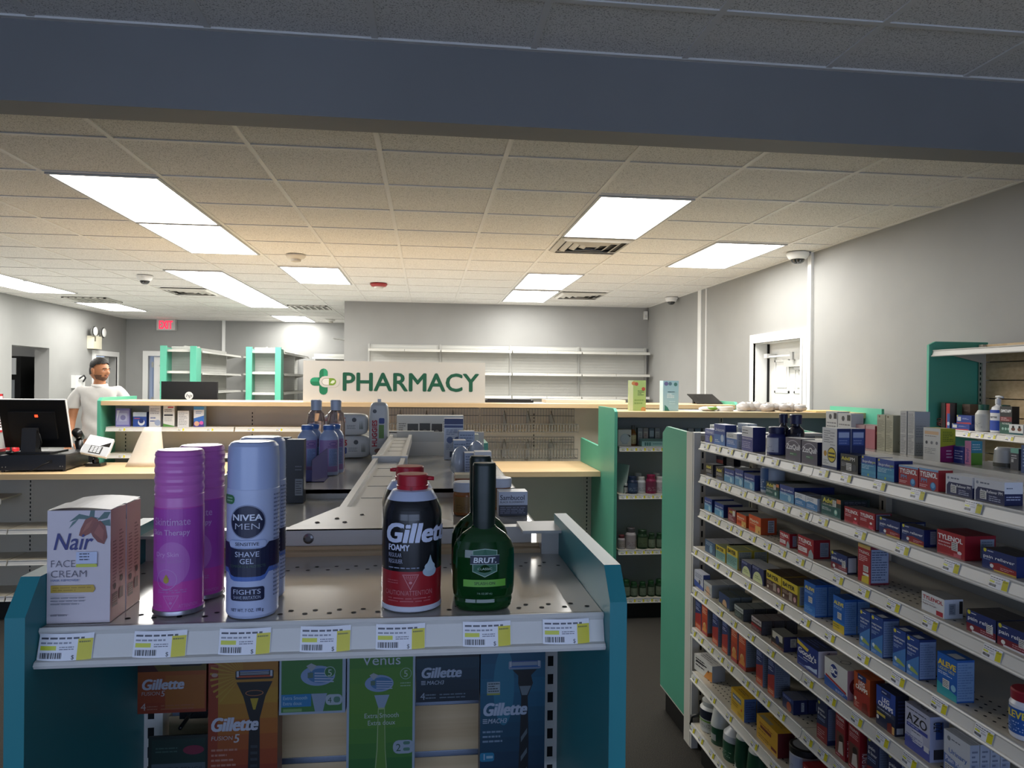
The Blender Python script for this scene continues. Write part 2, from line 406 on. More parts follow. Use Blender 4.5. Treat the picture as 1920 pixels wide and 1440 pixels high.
def vent(c, r, label, dark=True, rows=4):
    x0, x1, y0, y1 = gx(c) + .02, gx(c + 1) - .02, gy(r) + .02, gy(r + 1) - .02
    F = Fix('ceiling_vent', label, 'vent', ((x0 + x1) / 2, (y0 + y1) / 2, HC - .012), 'ceiling vents')
    F.part('backing', MB().box(x0 + .02, x1 - .02, y0 + .02, y1 - .02, HC - .003, HC + .004, P('2a2a28', .7) if dark else P('77756f', .7)))
    cx, cy = (x0 + x1) / 2, (y0 + y1) / 2
    if dark:
        for k in range(rows):
            mb = MB(); o = .285 - .068 * k; i = o - .036
            a = [(cx - o, cy - o), (cx + o, cy - o), (cx + o, cy + o), (cx - o, cy + o)]; b = [(cx - i, cy - i), (cx + i, cy - i), (cx + i, cy + i), (cx - i, cy + i)]
            vs = [(x, y, HC - .002 if k else HC - .004) for x, y in a] + [(x, y, HC - .022) for x, y in b] + [(x, y, HC - .026) for x, y in b] + [(x, y, HC - .006) for x, y in a]
            mb.add(vs, [(j, (j + 1) % 4, 4 + (j + 1) % 4, 4 + j) for j in range(4)] + [(8 + j, 8 + (j + 1) % 4, 12 + (j + 1) % 4, 12 + j) for j in range(4)] + [(4 + j, 4 + (j + 1) % 4, 8 + (j + 1) % 4, 8 + j) for j in range(4)], P('c9c6be', .45))
            F.part('louver', mb)
    else:
        mb = MB()
        for b in ((x0, x1, y0, y0 + .03), (x0, x1, y1 - .03, y1), (x0, x0 + .03, y0, y1), (x1 - .03, x1, y0, y1)): mb.box(*b, HC - .012, HC, 'c9c6be')
        for k in range(1, 6): mb.box(x0 + (x1 - x0) * k / 6 - .012, x0 + (x1 - x0) * k / 6 + .012, y0, y1, HC - .014, HC - .002, 'c9c6be')
        F.part('grille', mb)
vent(2, 3, 'slotted ceiling vent touching the far edge of the square-looking light')
vent(3, 8.3, 'slotted ceiling vent beside the paired lights near the back wall')
vent(-4.95, 9.2, 'dark slotted ceiling vent left of the three end-to-end lights')
vent(-3, 12, 'barred return air grille at the end of the three end-to-end lights', False)
vent(-7.75, 11.3, 'pale barred grille before the light near the left wall', False)

def dome(x, y, label, s=1., white='e9e9e7'):
    F = Fix('dome_camera', label, 'security camera', (x, y, HC), 'dome security cameras')
    mb = MB(); mb.lathe([(.0, 0), (.072 * s, 0), (.074 * s, -.012), (.066 * s, -.035), (.055 * s, -.052), (.046 * s, -.056)], white, c=(x, y, HC)); F.part('housing', mb)
    mb = MB(); mb.lathe([(.047 * s, -.05), (.045 * s, -.062), (.036 * s, -.08), (.02 * s, -.091), (0, -.094)], P('1a1c1e', .12, coat=.5), c=(x, y, HC)); F.part('dome', mb)
    mb = MB(); mb.box(x - .014, x + .014, y - .05, y - .034, HC - .072, HC - .052, P('2c2d30', .3)); mb.lathe([(0, 0), (.008, 0), (.008, .006), (0, .006)], P('55585d', .2), c=(x, y - .044, HC - .078)); F.part('lens_mount', mb)
dome(3.06, 5.70, 'white dome security camera under the ceiling beside the tall wall conduit', 1.25)
dome(3.08, 8.9, 'small dome security camera high in the corner of the back right wall', 1.1)
dome(-3.01, 8.13, 'white dome security camera on the ceiling left of the long lights', 1.1)
def detector(x, y, label, c, s=1., strobe=False):
    F = Fix('smoke_detector' if not strobe else 'fire_alarm', label, 'smoke detector' if not strobe else 'alarm', (x, y, HC))
    mb = MB(); mb.lathe([(.0, 0), (.085 * s, 0), (.085 * s, -.012), (.07 * s, -.03), (.045 * s, -.036)], c, c=(x, y, HC)); F.part('base', mb)
    mb = MB(); mb.lathe([(.046 * s, -.034), (.042 * s, -.055), (.02 * s, -.06), (0, -.06)], P('d8d8d2', .3) if strobe else P('bdb6aa', .5), c=(x, y, HC)); F.part('lens' if strobe else 'sensor_cap', mb)
detector(-1.16, 6.55, 'white smoke detector on the ceiling above the small square light', 'd6d0c4')
detector(-.555, 8.30, 'round red fire alarm strobe on the ceiling near the back wall', '9c1f22', 1.15, True)
detector(-1.74, 13.3, 'small white smoke detector on the ceiling near the far back wall', 'dad8d2')

F = Fix('exit_sign', 'lit exit sign with red letters hanging on the far back wall', 'exit sign', (-4.77, YF - .08, 2.535))
F.part('housing', MB().box(-4.935, -4.61, YF - .10, YF, 2.53, 2.735, 'c9c8c6'))
mb = MB(); S = flat((-4.935, YF - .10, 2.53), (1, 0, 0), (0, 0, 1))
mb.text(S, 'EXIT', .1625, .03, .145, P('ff2d4a', .5, emit=1.6), .002, 'c', .02, w=.23); F.part('lettering', mb)
F = Fix('emergency_light', 'cream emergency light box with two round lamps above the side door', 'emergency light', (LX, 12.62, 2.12))
F.part('battery_box', MB().box(LX, LX + .10, 12.47, 12.77, 2.12, 2.33, 'd9d3bd').box(LX + .1, LX + .102, 12.50, 12.55, 2.24, 2.31, '6d685c'))
for y in (12.48, 12.80):
    mb = MB()
    mb.tube([(LX + .05, (y + 12.62) / 2, 2.33), (LX + .07, y, 2.38)], .014, '8f8f8a')
    mb.lathe([(0, .06), (.05, .055), (.085, .02), (.088, 0)], P('9a9a98', .3, .6), c=(0, 0, 0)); F2 = mb
    a = math.radians(100)
    for i, v in enumerate(F2.v):
        if i >= 16: F2.v[i] = (LX + .08 - v[2] + .03, y + v[1], 2.40 + v[0])
    mb.ball((LX + .125, y, 2.40), .02, .075, .075, P('e4e4e0', .15, coat=.4)); F.part('lamp_head', mb)
tag(MB().box(WX - .07, WX - .02, YB - .045, YB, 2.56, 2.68, 'dcdcda').box(WX - .062, WX - .028, YB - .05, YB - .045, 2.585, 2.63, 'c4c4c2').build('motion_sensor'), 'white motion sensor high in the corner where the back wall meets the right wall', 'sensor')
F = Fix('wall_phone', 'white wall box with black cable behind the man', 'wall box', (LX, 12.1, 1.5))
F.part('housing', MB().box(LX, LX + .07, 11.95, 12.25, 1.48, 1.68, 'e2e2e0')); F.part('cable', MB().tube([(LX + .09, 12.02, 1.63), (LX + .12, 12.1, 1.68), (LX + .1, 12.2, 1.64), (LX + .09, 12.15, 1.58)], .012, '18181a'))
F = Fix('fire_extinguisher', 'red fire extinguisher low on the left wall behind the till', 'fire extinguisher', (LX + .08, 10.2, .55))
mb = MB(); mb.lathe([(0, 0), (.07, 0), (.075, .02), (.075, .2), (.06, .25), (.025, .28), (.02, .3)], P('b3161f', .3), c=(LX + .09, 10.2, .5)); F.part('cylinder', mb)
F.part('valve', MB().box(LX + .06, LX + .12, 10.16, 10.27, .79, .83, P('222222', .4)).tube([(LX + .09, 10.17, .8), (LX + .12, 10.1, .74), (LX + .12, 10.12, .6)], .012, '1a1a1a'))
mb = MB(); mb.box(LX, LX + .006, 10.03, 10.13, .92, 1.42, 'e6e4e2')
Sx = lambda u, v, n: Vector((LX + .006 + n, 10.03 + u, .92 + v))
mb.rect(Sx, 0, 0, .1, .03, 'b3161f'); mb.rect(Sx, 0, .47, .1, .5, 'b3161f'); mb.rect(Sx, 0, 0, .012, .5, 'b3161f'); mb.rect(Sx, .088, 0, .1, .5, 'b3161f')
for k in range(11): mb.rect(Sx, .035, .06 + k * .035, .065, .082 + k * .035, '4b2024')
tag(mb.build('safety_sign'), 'tall narrow white sign with red border on the left wall', 'sign')
F = Fix('display_cooler', 'black glass-fronted cooler seen through the left wall opening', 'cooler', (LX - .76, 11.6, 0))
F.part('body', MB().box(LX - 1.1, LX - .42, 11.35, 11.95, .02, 1.95, P('0e0f10', .3)))
F.part('glass_door', MB().box(LX - 1.05, LX - .5, 11.33, 11.35, .2, 1.60, P('7a8084', .15)))
F.part('header', MB().box(LX - 1.05, LX - .48, 11.33, 11.35, 1.68, 1.92, 'c6c9cc'))
F.part('handle', MB().box(LX - .60, LX - .57, 11.29, 11.33, .8, 1.5, P('99a0a4', .3, .8)))

# ------------------------------------------------------------------ fixtures: medicine gondola on the right
RGY = [3.0, 2.085, 1.17]
RGZ = {1: 1.39, 2: 1.245, 3: 1.095, 4: .935, 5: .76, 6: .585, 7: .395, 8: .18}
RGE = {1: 1.18, 2: 1.18, 3: 1.18, 4: 1.152, 5: 1.152, 6: 1.152, 7: 1.152, 8: 1.152}
ORD = {1: 'top', 2: 'second', 3: 'third', 4: 'fourth', 5: 'fifth', 6: 'sixth', 7: 'seventh', 8: 'bottom'}
TAGS = {1: [2.912, 2.789, 2.672, 2.55, 2.421, 2.308, 2.164, 2.008, 1.894, 1.744, 1.596, 1.418], 2: [2.9, 2.789, 2.691, 2.554, 2.438, 2.338, 2.229, 2.118, 2.008, 1.824, 1.65, 1.482, 1.346], 3: [2.9, 2.789, 2.672, 2.586, 2.475, 2.361, 2.254, 2.138, 1.928, 1.805, 1.682, 1.548, 1.361], 4: [2.962, 2.844, 2.73, 2.61, 2.448, 2.212, 2.052, 1.92, 1.761, 1.621, 1.479, 1.348], 5: [2.962, 2.85, 2.689, 2.563, 2.418, 2.27, 2.03, 1.91, 1.787, 1.678, 1.576], 6: [2.967, 2.885, 2.778, 2.679, 2.591, 2.456, 2.377, 2.296, 2.195, 2.03, 1.95, 1.87], 7: [2.944, 2.751, 2.596, 2.385, 2.241], 8: [2.967, 2.873, 2.757, 2.674, 2.545]}
RG = Fix('gondola_shelving', 'long two-sided shelving gondola stocked with pain and sleep medicines', 'shelving', (1.45, 2.1, 0))
Xm = MX(0)
for i, y in enumerate(RGY):
    mb = upright_mb(MX(0), y, -1.405, .02, 1.41, M_BEIGE, .034, .07); RG.part('upright', mb)
for i in range(2):
    y0, y1 = RGY[i + 1] + .017, RGY[i] - .017
    RG.part('back_panel', MB().box(1.425, 1.455, y0, y1, .16, 1.395, M_BACK))
    for k in range(1, 8):
        e = RGE[k]
        sh = RG.part('shelf', shelf_mb(MX(e), RGY[i + 1] + .002, RGY[i] - .002, 1.42 - e, RGZ[k] - (0.002 if k > 1 else .006), M_GLOSS if k < 3 else M_BEIGE, M_STEEL, holes=4 if k > 2 else 0))
        for y in TAGS[k]:
            if RGY[i + 1] < y + .02 < RGY[i] + .02: price_tag(sh, RG, e - .0025, y + .012, RGZ[k] - .005, -PI / 2)
    e = RGE[8]
    sh = RG.part('base_deck', shelf_mb(MX(e), RGY[i + 1] + .002, RGY[i] - .002, 1.42 - e, RGZ[8] - .01, M_BEIGE, M_STEEL, holes=6))
    for y in TAGS[8]:
        if RGY[i + 1] < y + .02 < RGY[i] + .02: price_tag(sh, RG, e - .0025, y + .012, RGZ[8] - .013, -PI / 2)
    RG.part('kick_plate', MB().box(e + .035, e + .05, y0, y1, 0, .14, M_KICK))
    # the far side
    RG.part('shelf', shelf_mb(lambda a, o, z: (1.745 + o, a, z), y0, y1, .285, 1.40, M_GLOSS, M_STEEL))
    RG.part('shelf', shelf_mb(lambda a, o, z: (1.745 + o, a, z), y0, y1, .285, .95, M_BEIGE, M_STEEL))
    RG.part('base_deck', shelf_mb(lambda a, o, z: (1.745 + o, a, z), y0, y1, .285, .17, M_BEIGE, M_STEEL))
    RG.part('kick_plate', MB().box(1.70, 1.715, y0, y1, 0, .14, M_KICK))
RG.part('top_rail', MB().box(1.40, 1.48, RGY[2] - .02, RGY[0] + .02, 1.398, 1.412, M_STEEL).box(1.40, 1.406, RGY[2] - .02, RGY[0] + .02, 1.38, 1.40, M_STEEL))
RG.part('bumper', MB().tube([(1.20, 3.01, .20), (1.155, 3.015, .19), (1.152, 3.015, .16), (1.17, 3.01, .14)], .008, P('0c0c0c', .5)))
EC2 = Fix('endcap_display', 'green-sided end display backing onto the far end of the medicine gondola', 'endcap', (1.5, 3.33, 0))
EC2.part('back_panel', MB().box(1.22, 1.80, 3.125, 3.14, .02, 1.40, M_BACK))
EC2.part('end_trim', MB().box(1.19, 1.22, 3.11, 3.14, 0, 1.415, M_STEEL).box(1.188, 1.191, 3.125, 3.20, 0, 1.415, M_STEEL), label='ivory steel corner post')
for x in (1.235, 1.785):
    EC2.part('upright', upright_mb(MY(3.123), x, 0, .02, 1.41, M_BEIGE, .03, .02))
EC2.part('top_rail', MB().box(1.215, 1.805, 3.115, 3.20, 1.40, 1.412, M_STEEL))
for x0, x1 in ((1.188, 1.206), (1.80, 1.818)):
    EC2.part('end_panel', MB().prism(lambda a, o, z: (a, o, z), [(3.20, .11), (3.20, 1.412), (3.48, 1.42), (3.54, 1.385), (3.54, .11)], x0, x1, M_TEAL), label='green laminate side panel')
    EC2.part('edge_strip', MB().prism(lambda a, o, z: (a, o, z), [(3.20, .104), (3.20, .111), (3.54, .111), (3.54, .104)], x0, x1, M_STEEL))
EC2.part('kick_plate', MB().box(1.20, 1.81, 3.19, 3.49, 0, .108, M_KICK))
for z in (1.2, .8, .4): EC2.part('shelf', shelf_mb(lambda a, o, z: (a, 3.50 + o, z), 1.21, 1.80, .34, z, M_BEIGE, M_STEEL))

# ------------------------------------------------------------------ centre gondola and its two end displays
CG = Fix('gondola_shelving', 'low two-sided gondola running straight away behind the shaving display', 'shelving', (-.10, 2.03, 0))
CGY = [1.11, 2.04, 2.955]
mb = MB()
for y0, y1 in ((1.10, 2.06), (2.085, 2.945)):
    mb.box(-.143, -.062, y0, y1, 1.399, 1.404, M_STEEL)
    for x0, x1 in ((-.146, -.134), (-.071, -.059)): mb.box(x0, x1, y0, y1, 1.385, 1.416, M_STEEL)
    for k in range(1, 6): mb.box(-.125, -.08, y0 + (y1 - y0) * k / 6 - .001, y0 + (y1 - y0) * k / 6 + .001, 1.404, 1.4048, 'a9a59c')
CG.part('top_rail', mb)
CG.part('rail_bracket', MB().box(-.152, -.053, 2.055, 2.09, 1.39, 1.42, M_STEEL))
mb = MB(); mb.prism(lambda a, o, z: (o, z, a), [(-.195, 1.075), (.04, 1.075), (.04, 1.10), (-.058, 1.235), (-.146, 1.235)], 1.4165, 1.419, M_STEEL)
mb.box(-.195, .04, 1.0495, 1.0515, 1.3965, 1.419, M_STEEL); mb.box(-.195, .04, 1.0495, 1.0755, 1.4175, 1.419, M_STEEL)
for x, y in ((-.16, 1.10), (-.135, 1.13), (-.12, 1.10), (-.1, 1.16)): mb.lathe([(.004, .0005), (.003, .0015), (0, .002)], P('8e8c86', .3, .8), c=(x, y, 1.419), seg=10)
CG.part('gusset_plate', mb)
mb = MB()
mb.v = []; mb.lathe([(.0075, 0), (.007, .002), (.004, .003), (0, .003)], P('77777a', .25, .9), seg=14)
mb.v = [(x - .165, 1.0495 - z, y + 1.406) for x, y, z in mb.v]; CG.part('bolt', mb)
for y in CGY: CG.part('upright', upright_mb(lambda a, o, z: (a, o, z), 0, 0, 0, 0, M_BEIGE) if 0 else MB().box(-.13, -.075, y - .015, y + .015, .02, 1.40, M_BEIGE))
for i, (zl, nm) in enumerate(((1.305, 0), (1.33, 1))):
    y0, y1 = CGY[i] + .004, CGY[i + 1] - .004
    CG.part('back_panel', MB().box(-.112, -.092, y0, y1, .16, 1.395, M_BACKW))
    for Mp, nmx in ((MX(-.425), 'l'), (lambda a, o, z: (.25 + o, a, z), 'r')):
        dp = .31 if nmx == 'l' else .338
        yy0 = y0 if i or nmx == 'l' else y0
        mb = shelf_mb(Mp, y0, y1, dp, zl, M_GLOSS, M_STEEL)
        for a in (y0, y1 - .003): mb.prism(Mp, [(0, zl - .001), (-dp, zl - .001), (-dp, zl - .034), (0, zl - .034)], a, a + .003, M_STEEL)
        CG.part('shelf', mb)
        CG.part('shelf', shelf_mb(Mp, y0, y1, dp, .85, M_BEIGE, M_STEEL)); CG.part('base_deck', shelf_mb(Mp, y0, y1, dp, .17, M_BEIGE, M_STEEL))
    mb = MB()
    z = 1.312
    while z < 1.39: mb.box(-.147, -.1435, y0 + .06, y0 + .064, z, z + .006, M_SLOT); z += .012
    for x in (-.35, .18): CG.part('kick_plate', MB().box(x, x + .015, y0, y1, 0, .14, M_KICK))
FE = Fix('endcap_display', 'end display at the far end of the centre gondola, holding a long white box', 'endcap', (-.10, 3.1, 0))
FE.part('back_panel', MB().box(-.39, .235, 2.972, 2.99, .02, 1.425, M_STEEL).box(-.12, .235, 2.9705, 2.972, 1.385, 1.425, M_WHITE))
FE.part('top_cap', MB().box(-.16, .03, 2.972, 3.01, 1.421, 1.428, M_WHITE))
FE.part('shelf', shelf_mb(lambda a, o, z: (a, 3.30 + o, z), -.37, .22, .32, 1.38, M_BEIGE, M_STEEL))
FE.part('shelf', shelf_mb(lambda a, o, z: (a, 3.30 + o, z), -.37, .22, .32, .9, M_BEIGE, M_STEEL))
for x0 in (-.41, .235): FE.part('end_panel', MB().box(x0, x0 + .018, 2.972, 3.31, .02, 1.38, M_TEAL))

SZ = 1.385
EC = Fix('endcap_display', 'teal-sided end display of shaving supplies in the foreground', 'endcap', (-.09, .9, 0))
for x0, x1 in ((-.392, -.374), (.190, .208)):
    EC.part('end_panel', MB().prism(lambda a, o, z: (a, o, z), [(1.06, .02), (1.06, 1.436), (.755, 1.436), (.728, 1.404), (.728, .02)], x0, x1, M_TEAL_DIM), label='teal laminate side panel')
mb = shelf_mb(MY(.756), -.3735, .1895, .275, SZ, M_GLOSS, M_STEEL)
for row, y in enumerate((.778, .789, .955, .972)):
    for i in range(22):
        x = -.352 + i * .0252 + (row % 2) * .009
        if x < .18: mb.add([(x + .0028 * math.cos(t * PI / 7), y + .0026 * math.sin(t * PI / 7), SZ + .0004) for t in range(14)], [tuple(range(14))], M_SLOT)
sh = EC.part('shelf', mb)
for x, z in ((-.3475, 0), (-.26, 0), (-.179, 0), (-.10, 0), (-.0245, 0), (.0645, 0), (.1485, 0)): price_tag(sh, EC, x, .7535, SZ - .0045, 0, True)
for x in (-.357, .163):
    EC.part('upright', upright_mb(MY(1.022), x + (.017 if x > 0 else -.008), .0006, .02, 1.418, M_STEEL, .03, .05, .026))
    EC.part('post_cap', MB().box(x - .028, x + .04, 1.0, 1.07, 1.419, 1.423, M_WHITE))
mb = MB(); z = 1.3955
while z > .1:
    z0 = max(z - .0735, .02)
    mb.box(-.345, .17, 1.030, 1.045, z0 + .0045, z - .0045, M_SLAT); z -= .0735
mb.box(-.345, .17, 1.045, 1.05, .02, 1.3955, M_SLAT)
sl = EC.part('slatwall', mb)
mb = MB(); z = 1.3955 - .0735 * 2
while z > .1:
    mb.box(-.345, .17, 1.0305, 1.046, z - .0047, z - .004, P('b9c0cc', .25, .9)); mb.box(-.345, .17, 1.0305, 1.046, z + .004, z + .0047, P('b9c0cc', .25, .9)); mb.box(-.345, .17, 1.0435, 1.0455, z - .004, z + .004, P('aab2bf', .3, .9)); z -= .0735
EC.part('groove_strip', mb)
EC.part('rail', MB().box(-.335, .155, 1.052, 1.072, 1.394, 1.4185, M_STEEL))
PEGS = (-.311, -.227, -.141, -.055, .032, .121)
for x in PEGS:
    z = 1.296
    mb = MB(); mb.box(x - .016, x + .016, 1.026, 1.031, z - .004, z + .03, P('101113', .4))
    mb.tube([(x, 1.028, z + .01), (x, .9775, z + .01)], .0025, P('15171b', .3)); EC.part('peg_hook', mb)
x = -.312; EC.part('peg_hook', MB().box(x - .018, x + .018, 1.026, 1.031, 1.168, 1.196, P('101113', .4)).tube([(x, 1.028, 1.18), (x, .973, 1.18)], .0025, P('15171b', .3)))
EC.part('base_deck', shelf_mb(MY(.75), -.37, .188, .28, .17, M_GLOSS, M_STEEL)); EC.part('kick_plate', MB().box(-.37, .188, .78, .79, 0, .14, M_KICK))

# ------------------------------------------------------------------ wall display on the right
WD = Fix('wall_shelving', 'tall wall shelving with dark green end panel and slatted back', 'shelving', (2.97, 3.1, 0))
WD.part('end_panel', MB().prism(lambda a, o, z: (o, a, z), [(3.15, .02), (2.79, .02), (2.79, 1.865), (2.83, 1.885), (3.15, 1.885)], 3.74, 3.758, M_TEAL), label='green laminate end panel')
for y in (3.715, 2.80): WD.part('upright', upright_mb(MX(3.085), y, 0, .02, 1.87, M_BEIGE, .03, .05, .03))
mb = MB(); z = 1.87
while z > .2: mb.box(3.105, 3.13, 1.9, 3.70, max(z - .096, .02), z, M_SLAT); z -= .1015
mb.box(3.128, 3.14, 1.9, 3.70, .02, 1.87, P('2c2620', .8)); WD.part('slatwall', mb)
for z in (1.835, 1.402, 1.05, .6): 
    sh = WD.part('shelf', shelf_mb(MX(2.812), 1.9, 3.735, .29, z, M_GLOSS if z > 1.2 else M_BEIGE, M_STEEL))
    if z == 1.402:
        for y in (3.60, 3.47, 3.38, 3.30, 3.19, 3.05): price_tag(sh, WD, 2.8095, y, z - .005, -PI / 2)
    WD.part('bracket', MB().prism(lambda a, o, zz: (o, a, zz), [(3.085, z - .012), (2.86, z - .012), (2.86, z - .02), (3.085, z - .07)], 3.70, 3.704, M_BEIGE))

# ------------------------------------------------------------------ wood-topped shelving run across the middle
RR = Fix('counter_shelving', 'wood-topped shelving run with green stepped end panel behind the medicine gondola', 'shelving', (2.2, 5.0, 0))
RR.part('end_panel', MB().prism(lambda a, o, z: (a, o, z), [(4.80, .0), (4.80, 1.44), (4.84, 1.462), (5.27, 1.462), (5.27, 1.165), (5.885, 1.18), (5.885, 0)], 1.272, 1.292, M_TEAL), label='green stepped end panel')
RR.part('end_panel', MB().box(3.10, 3.118, 4.62, 5.26, 0, 1.475, M_TEAL))
RR.part('wood_top', MB().box(1.294, 3.10, 4.80, 5.26, 1.402, 1.44, M_WOOD))
RR.part('back_panel', MB().box(1.294, 3.10, 5.21, 5.25, .02, 1.40, M_BACK))
for x in (1.31, 2.20, 3.08): RR.part('upright', upright_mb(MY(5.205), x, 0, .02, 1.40, M_BEIGE, .03, .03))
for z in (1.195, .865, .48, .145):
    sh = RR.part('shelf', shelf_mb(MY(4.875), 1.325, 3.07, .33, z, M_BEIGE, M_STEEL))
    for i in range(6): price_tag(sh, RR, 1.365 + i * .062, 4.8725, z - .005, 0)
RR.part('kick_plate', MB().box(1.294, 3.10, 4.89, 4.90, 0, .115, M_KICK))

# ------------------------------------------------------------------ long low counter: checkout on the left, service on the right
LC = Fix('service_counter', 'long low maple-topped counter running from the till to the green end panel', 'counter', (-1.0, 5.5, 0))
LC.part('wood_top', MB().box(-3.7, 1.27, 5.18, 5.89, .948, .985, M_WOOD))
LC.part('back_panel', MB().box(-3.7, 1.27, 5.47, 5.50, .02, .948, M_BEIGE))
for x in (-2.78, -1.83, -.9, .02, 1.235): LC.part('upright', upright_mb(MY(5.468), x, 0, .02, .945, M_BEIGE, .04, .03, .03))
for x0, x1, z in ((-3.65, -2.84, .815), (-3.65, -2.80, .61), (-2.79, -1.84, .61), (-3.65, -2.80, .40), (-2.79, -1.84, .40)): LC.part('shelf', shelf_mb(MY(5.22), x0, x1, .25, z, M_BEIGE, M_STEEL))
for x0, x1 in ((-3.65, -2.80), (-2.79, -1.84), (-1.82, -.9), (-.89, .02), (.03, 1.25)): LC.part('base_deck', shelf_mb(MY(5.20), x0, x1, .27, .165, M_BEIGE, M_STEEL))
LC.part('kick_plate', MB().box(-3.7, 1.27, 5.235, 5.25, 0, .135, M_KICK))
# ------------------------------------------------------------------ tall back counter
BC = Fix('back_counter', 'high wood-topped back counter carrying the green-cross sign', 'counter', (0, 6.2, 0))
BC.part('end_panel', MB().prism(lambda a, o, z: (a, o, z), [(5.90, 0), (5.90, 1.46), (5.94, 1.485), (6.6, 1.485), (6.6, 0)], -2.525, -2.50, M_TEAL), label='green end panel')
BC.part('end_panel', MB().prism(lambda a, o, z: (a, o, z), [(5.90, 0), (5.90, 1.46), (5.94, 1.485), (6.6, 1.485), (6.6, 0)], 2.62, 2.645, M_TEAL))
BC.part('wood_top', MB().box(-2.498, 2.62, 5.90, 6.45, 1.425, 1.458, M_WOOD))
BC.part('back_panel', MB().box(-2.5, 2.62, 6.17, 6.20, .02, 1.425, M_BEIGE))
for x in (-2.42, -1.43, -.46, .92, 1.9): BC.part('upright', upright_mb(MY(6.168), x, 0, .99, 1.42, M_BEIGE, .04, .02, .03))
for x0, x1 in ((-2.48, -1.52), (-1.51, -.47)):
    for z in (1.255, 1.045):
        sh = BC.part('shelf', shelf_mb(MY(5.95), x0, x1, .215, z, M_BEIGE, M_STEEL))
        for i in range(4): price_tag(sh, BC, x0 + .12 + i * .22, 5.9475, z - .005, 0)
M_WIRE = P('8f8d86', .4, .2)
M_WIRED = P('66645e', .45, .2)
for zr, z0, z1 in ((1.41, 1.215, 1.285), (1.165, .995, 1.075)):
    for x0, x1 in ((-.44, .44), (.46, 1.27)):
        mb = MB(); yb, yf = 6.15, 5.985
        n = int((x1 - x0) / .024)
        for i in range(n + 1):
            x = x0 + (x1 - x0) * i / n
            mb.box(x - .0022, x + .0022, yb - .004, yb, z0, zr, M_WIRE); mb.box(x - .002, x + .002, yf, yf + .004, z0, z1, M_WIRE); mb.box(x - .002, x + .002, yf, yb, z0, z0 + .004, M_WIRE)
        for z in (zr, (zr + z1) / 2): mb.box(x0, x1, yb - .008, yb - .002, z - .003, z + .003, M_WIRED)
        for z in (z1, z0 + .003): mb.box(x0, x1, yf - .003, yf + .003, z - .0035, z + .0035, M_WIRED)
        mb.box(x0, x1, yf - .002, yf, z0 + .03, z0 + .033, M_WIRED)
        bk = BC.part('wire_basket', mb)
        for k in range(1, 4):
            x = x0 + (x1 - x0) * k / 4; mb = MB()
            mb.tube([(x, yb, zr - .02), (x, yf + .02, z1 + .02), (x, yf, z1)], .003, M_WIRED, 6)
            for q in range(5): mb.box(x - .014, x + .014, yb - .012 - q * .03, yb - .009 - q * .03, z0, zr - .05 - q * .02, M_WIRE) if q == 0 else None
            BC.part('divider', mb, bk)
BC.part('rear_worktop', MB().box(-2.49, 2.62, 6.2, 7.05, 1.06, 1.10, M_WOOD).box(-2.49, 2.62, 6.2, 6.25, .02, 1.06, M_BEIGE).box(-2.49, -2.45, 6.2, 7.0, .02, 1.06, M_BEIGE).box(2.58, 2.62, 6.2, 7.0, .02, 1.06, M_BEIGE))

# ------------------------------------------------------------------ pharmacy shelving at the back
def ribbed(mb, Mp, a0, a1, z0, z1, m, step=.04):
    mb.prism(Mp, [(0, z0), (0, z1), (-.02, z1), (-.02, z0)], a0, a1, m)
    z = z0 + step
    while z < z1: mb.prism(Mp, [(.004, z - .003), (.004, z + .003), (0, z + .003), (0, z - .003)], a0, a1, P('b9b9b4', .5)); z += step
    return mb
WS = Fix('wall_shelving', 'long empty white shelving on the back wall right of the sign', 'shelving', (1.16, 10.0, 0))
xs = [-.80, .18, 1.16, 2.14, 3.12]
for i in range(4):
    WS.part('back_panel', ribbed(MB(), MY(10.12), xs[i] + .012, xs[i + 1] - .012, .1, 2.145, M_BACKW))
    for z in (2.075, 1.765, 1.45, 1.1, .7, .2):
        for h in range(2):
            a = xs[i] + .01 + h * .485
            WS.part('shelf', shelf_mb(MY(9.87), a, a + .48, .245, z, M_WHITE, M_WHITE))
for x in xs: WS.part('upright', MB().box(x - .012, x + .012, 10.09, 10.13, .02, 2.15, P('a9a9a5', .4)))
def bay_end(x0, x1, label):
    F = Fix('pharmacy_shelving', label, 'shelving', ((x0 + x1) / 2, 11.2, 0), 'green-ended pharmacy bays')
    for a, b in ((x0, x0 + .085), (x1 - .085, x1)):
        F.part('end_panel', MB().box(a, b, 10.98, 11.02, .02, 2.12, M_TEAL), label='green end panel'); F.part('side_panel', MB().box(a + .03, b - .03, 11.02, 11.32, .02, 2.1, M_TEAL))
    F.part('back_panel', ribbed(MB(), MY(11.3), x0 + .05, x1 - .05, .1, 2.125, M_BACKW))
    for z in (2.07, 1.755, 1.45, 1.1, .7, .2): F.part('shelf', shelf_mb(MY(11.03), x0 + .06, x1 - .06, .26, z, M_WHITE, M_WHITE))
    # the run that goes back from it, facing right
    for y0, y1 in ((11.34, 12.5), (12.5, 13.6)):
        F.part('back_panel', ribbed(MB(), lambda a, o, z: (x1 - .27 + o, a, z), y0, y1, .1, 2.14, M_BACKW))
        for z in (2.07, 1.74, 1.45, 1.1, .7, .2): F.part('shelf', shelf_mb(lambda a, o, z: (x1 - .02 + o, a, z), y0 + .005, y1 - .005, .25, z, M_WHITE, M_WHITE))
        for z in (2.07, 1.74, 1.45): F.part('bracket', MB().prism(lambda a, o, zz: (o, a, zz), [(x1 - .26, z - .012), (x1 - .05, z - .012), (x1 - .05, z - .02), (x1 - .26, z - .07)], y1 - .01, y1 - .006, M_WHITE))
bay_end(-3.845, -3.345, 'green-ended white shelving bay nearer the open door, behind the monitor')
bay_end(-2.645, -2.145, 'green-ended white shelving bay nearer the green-cross sign')
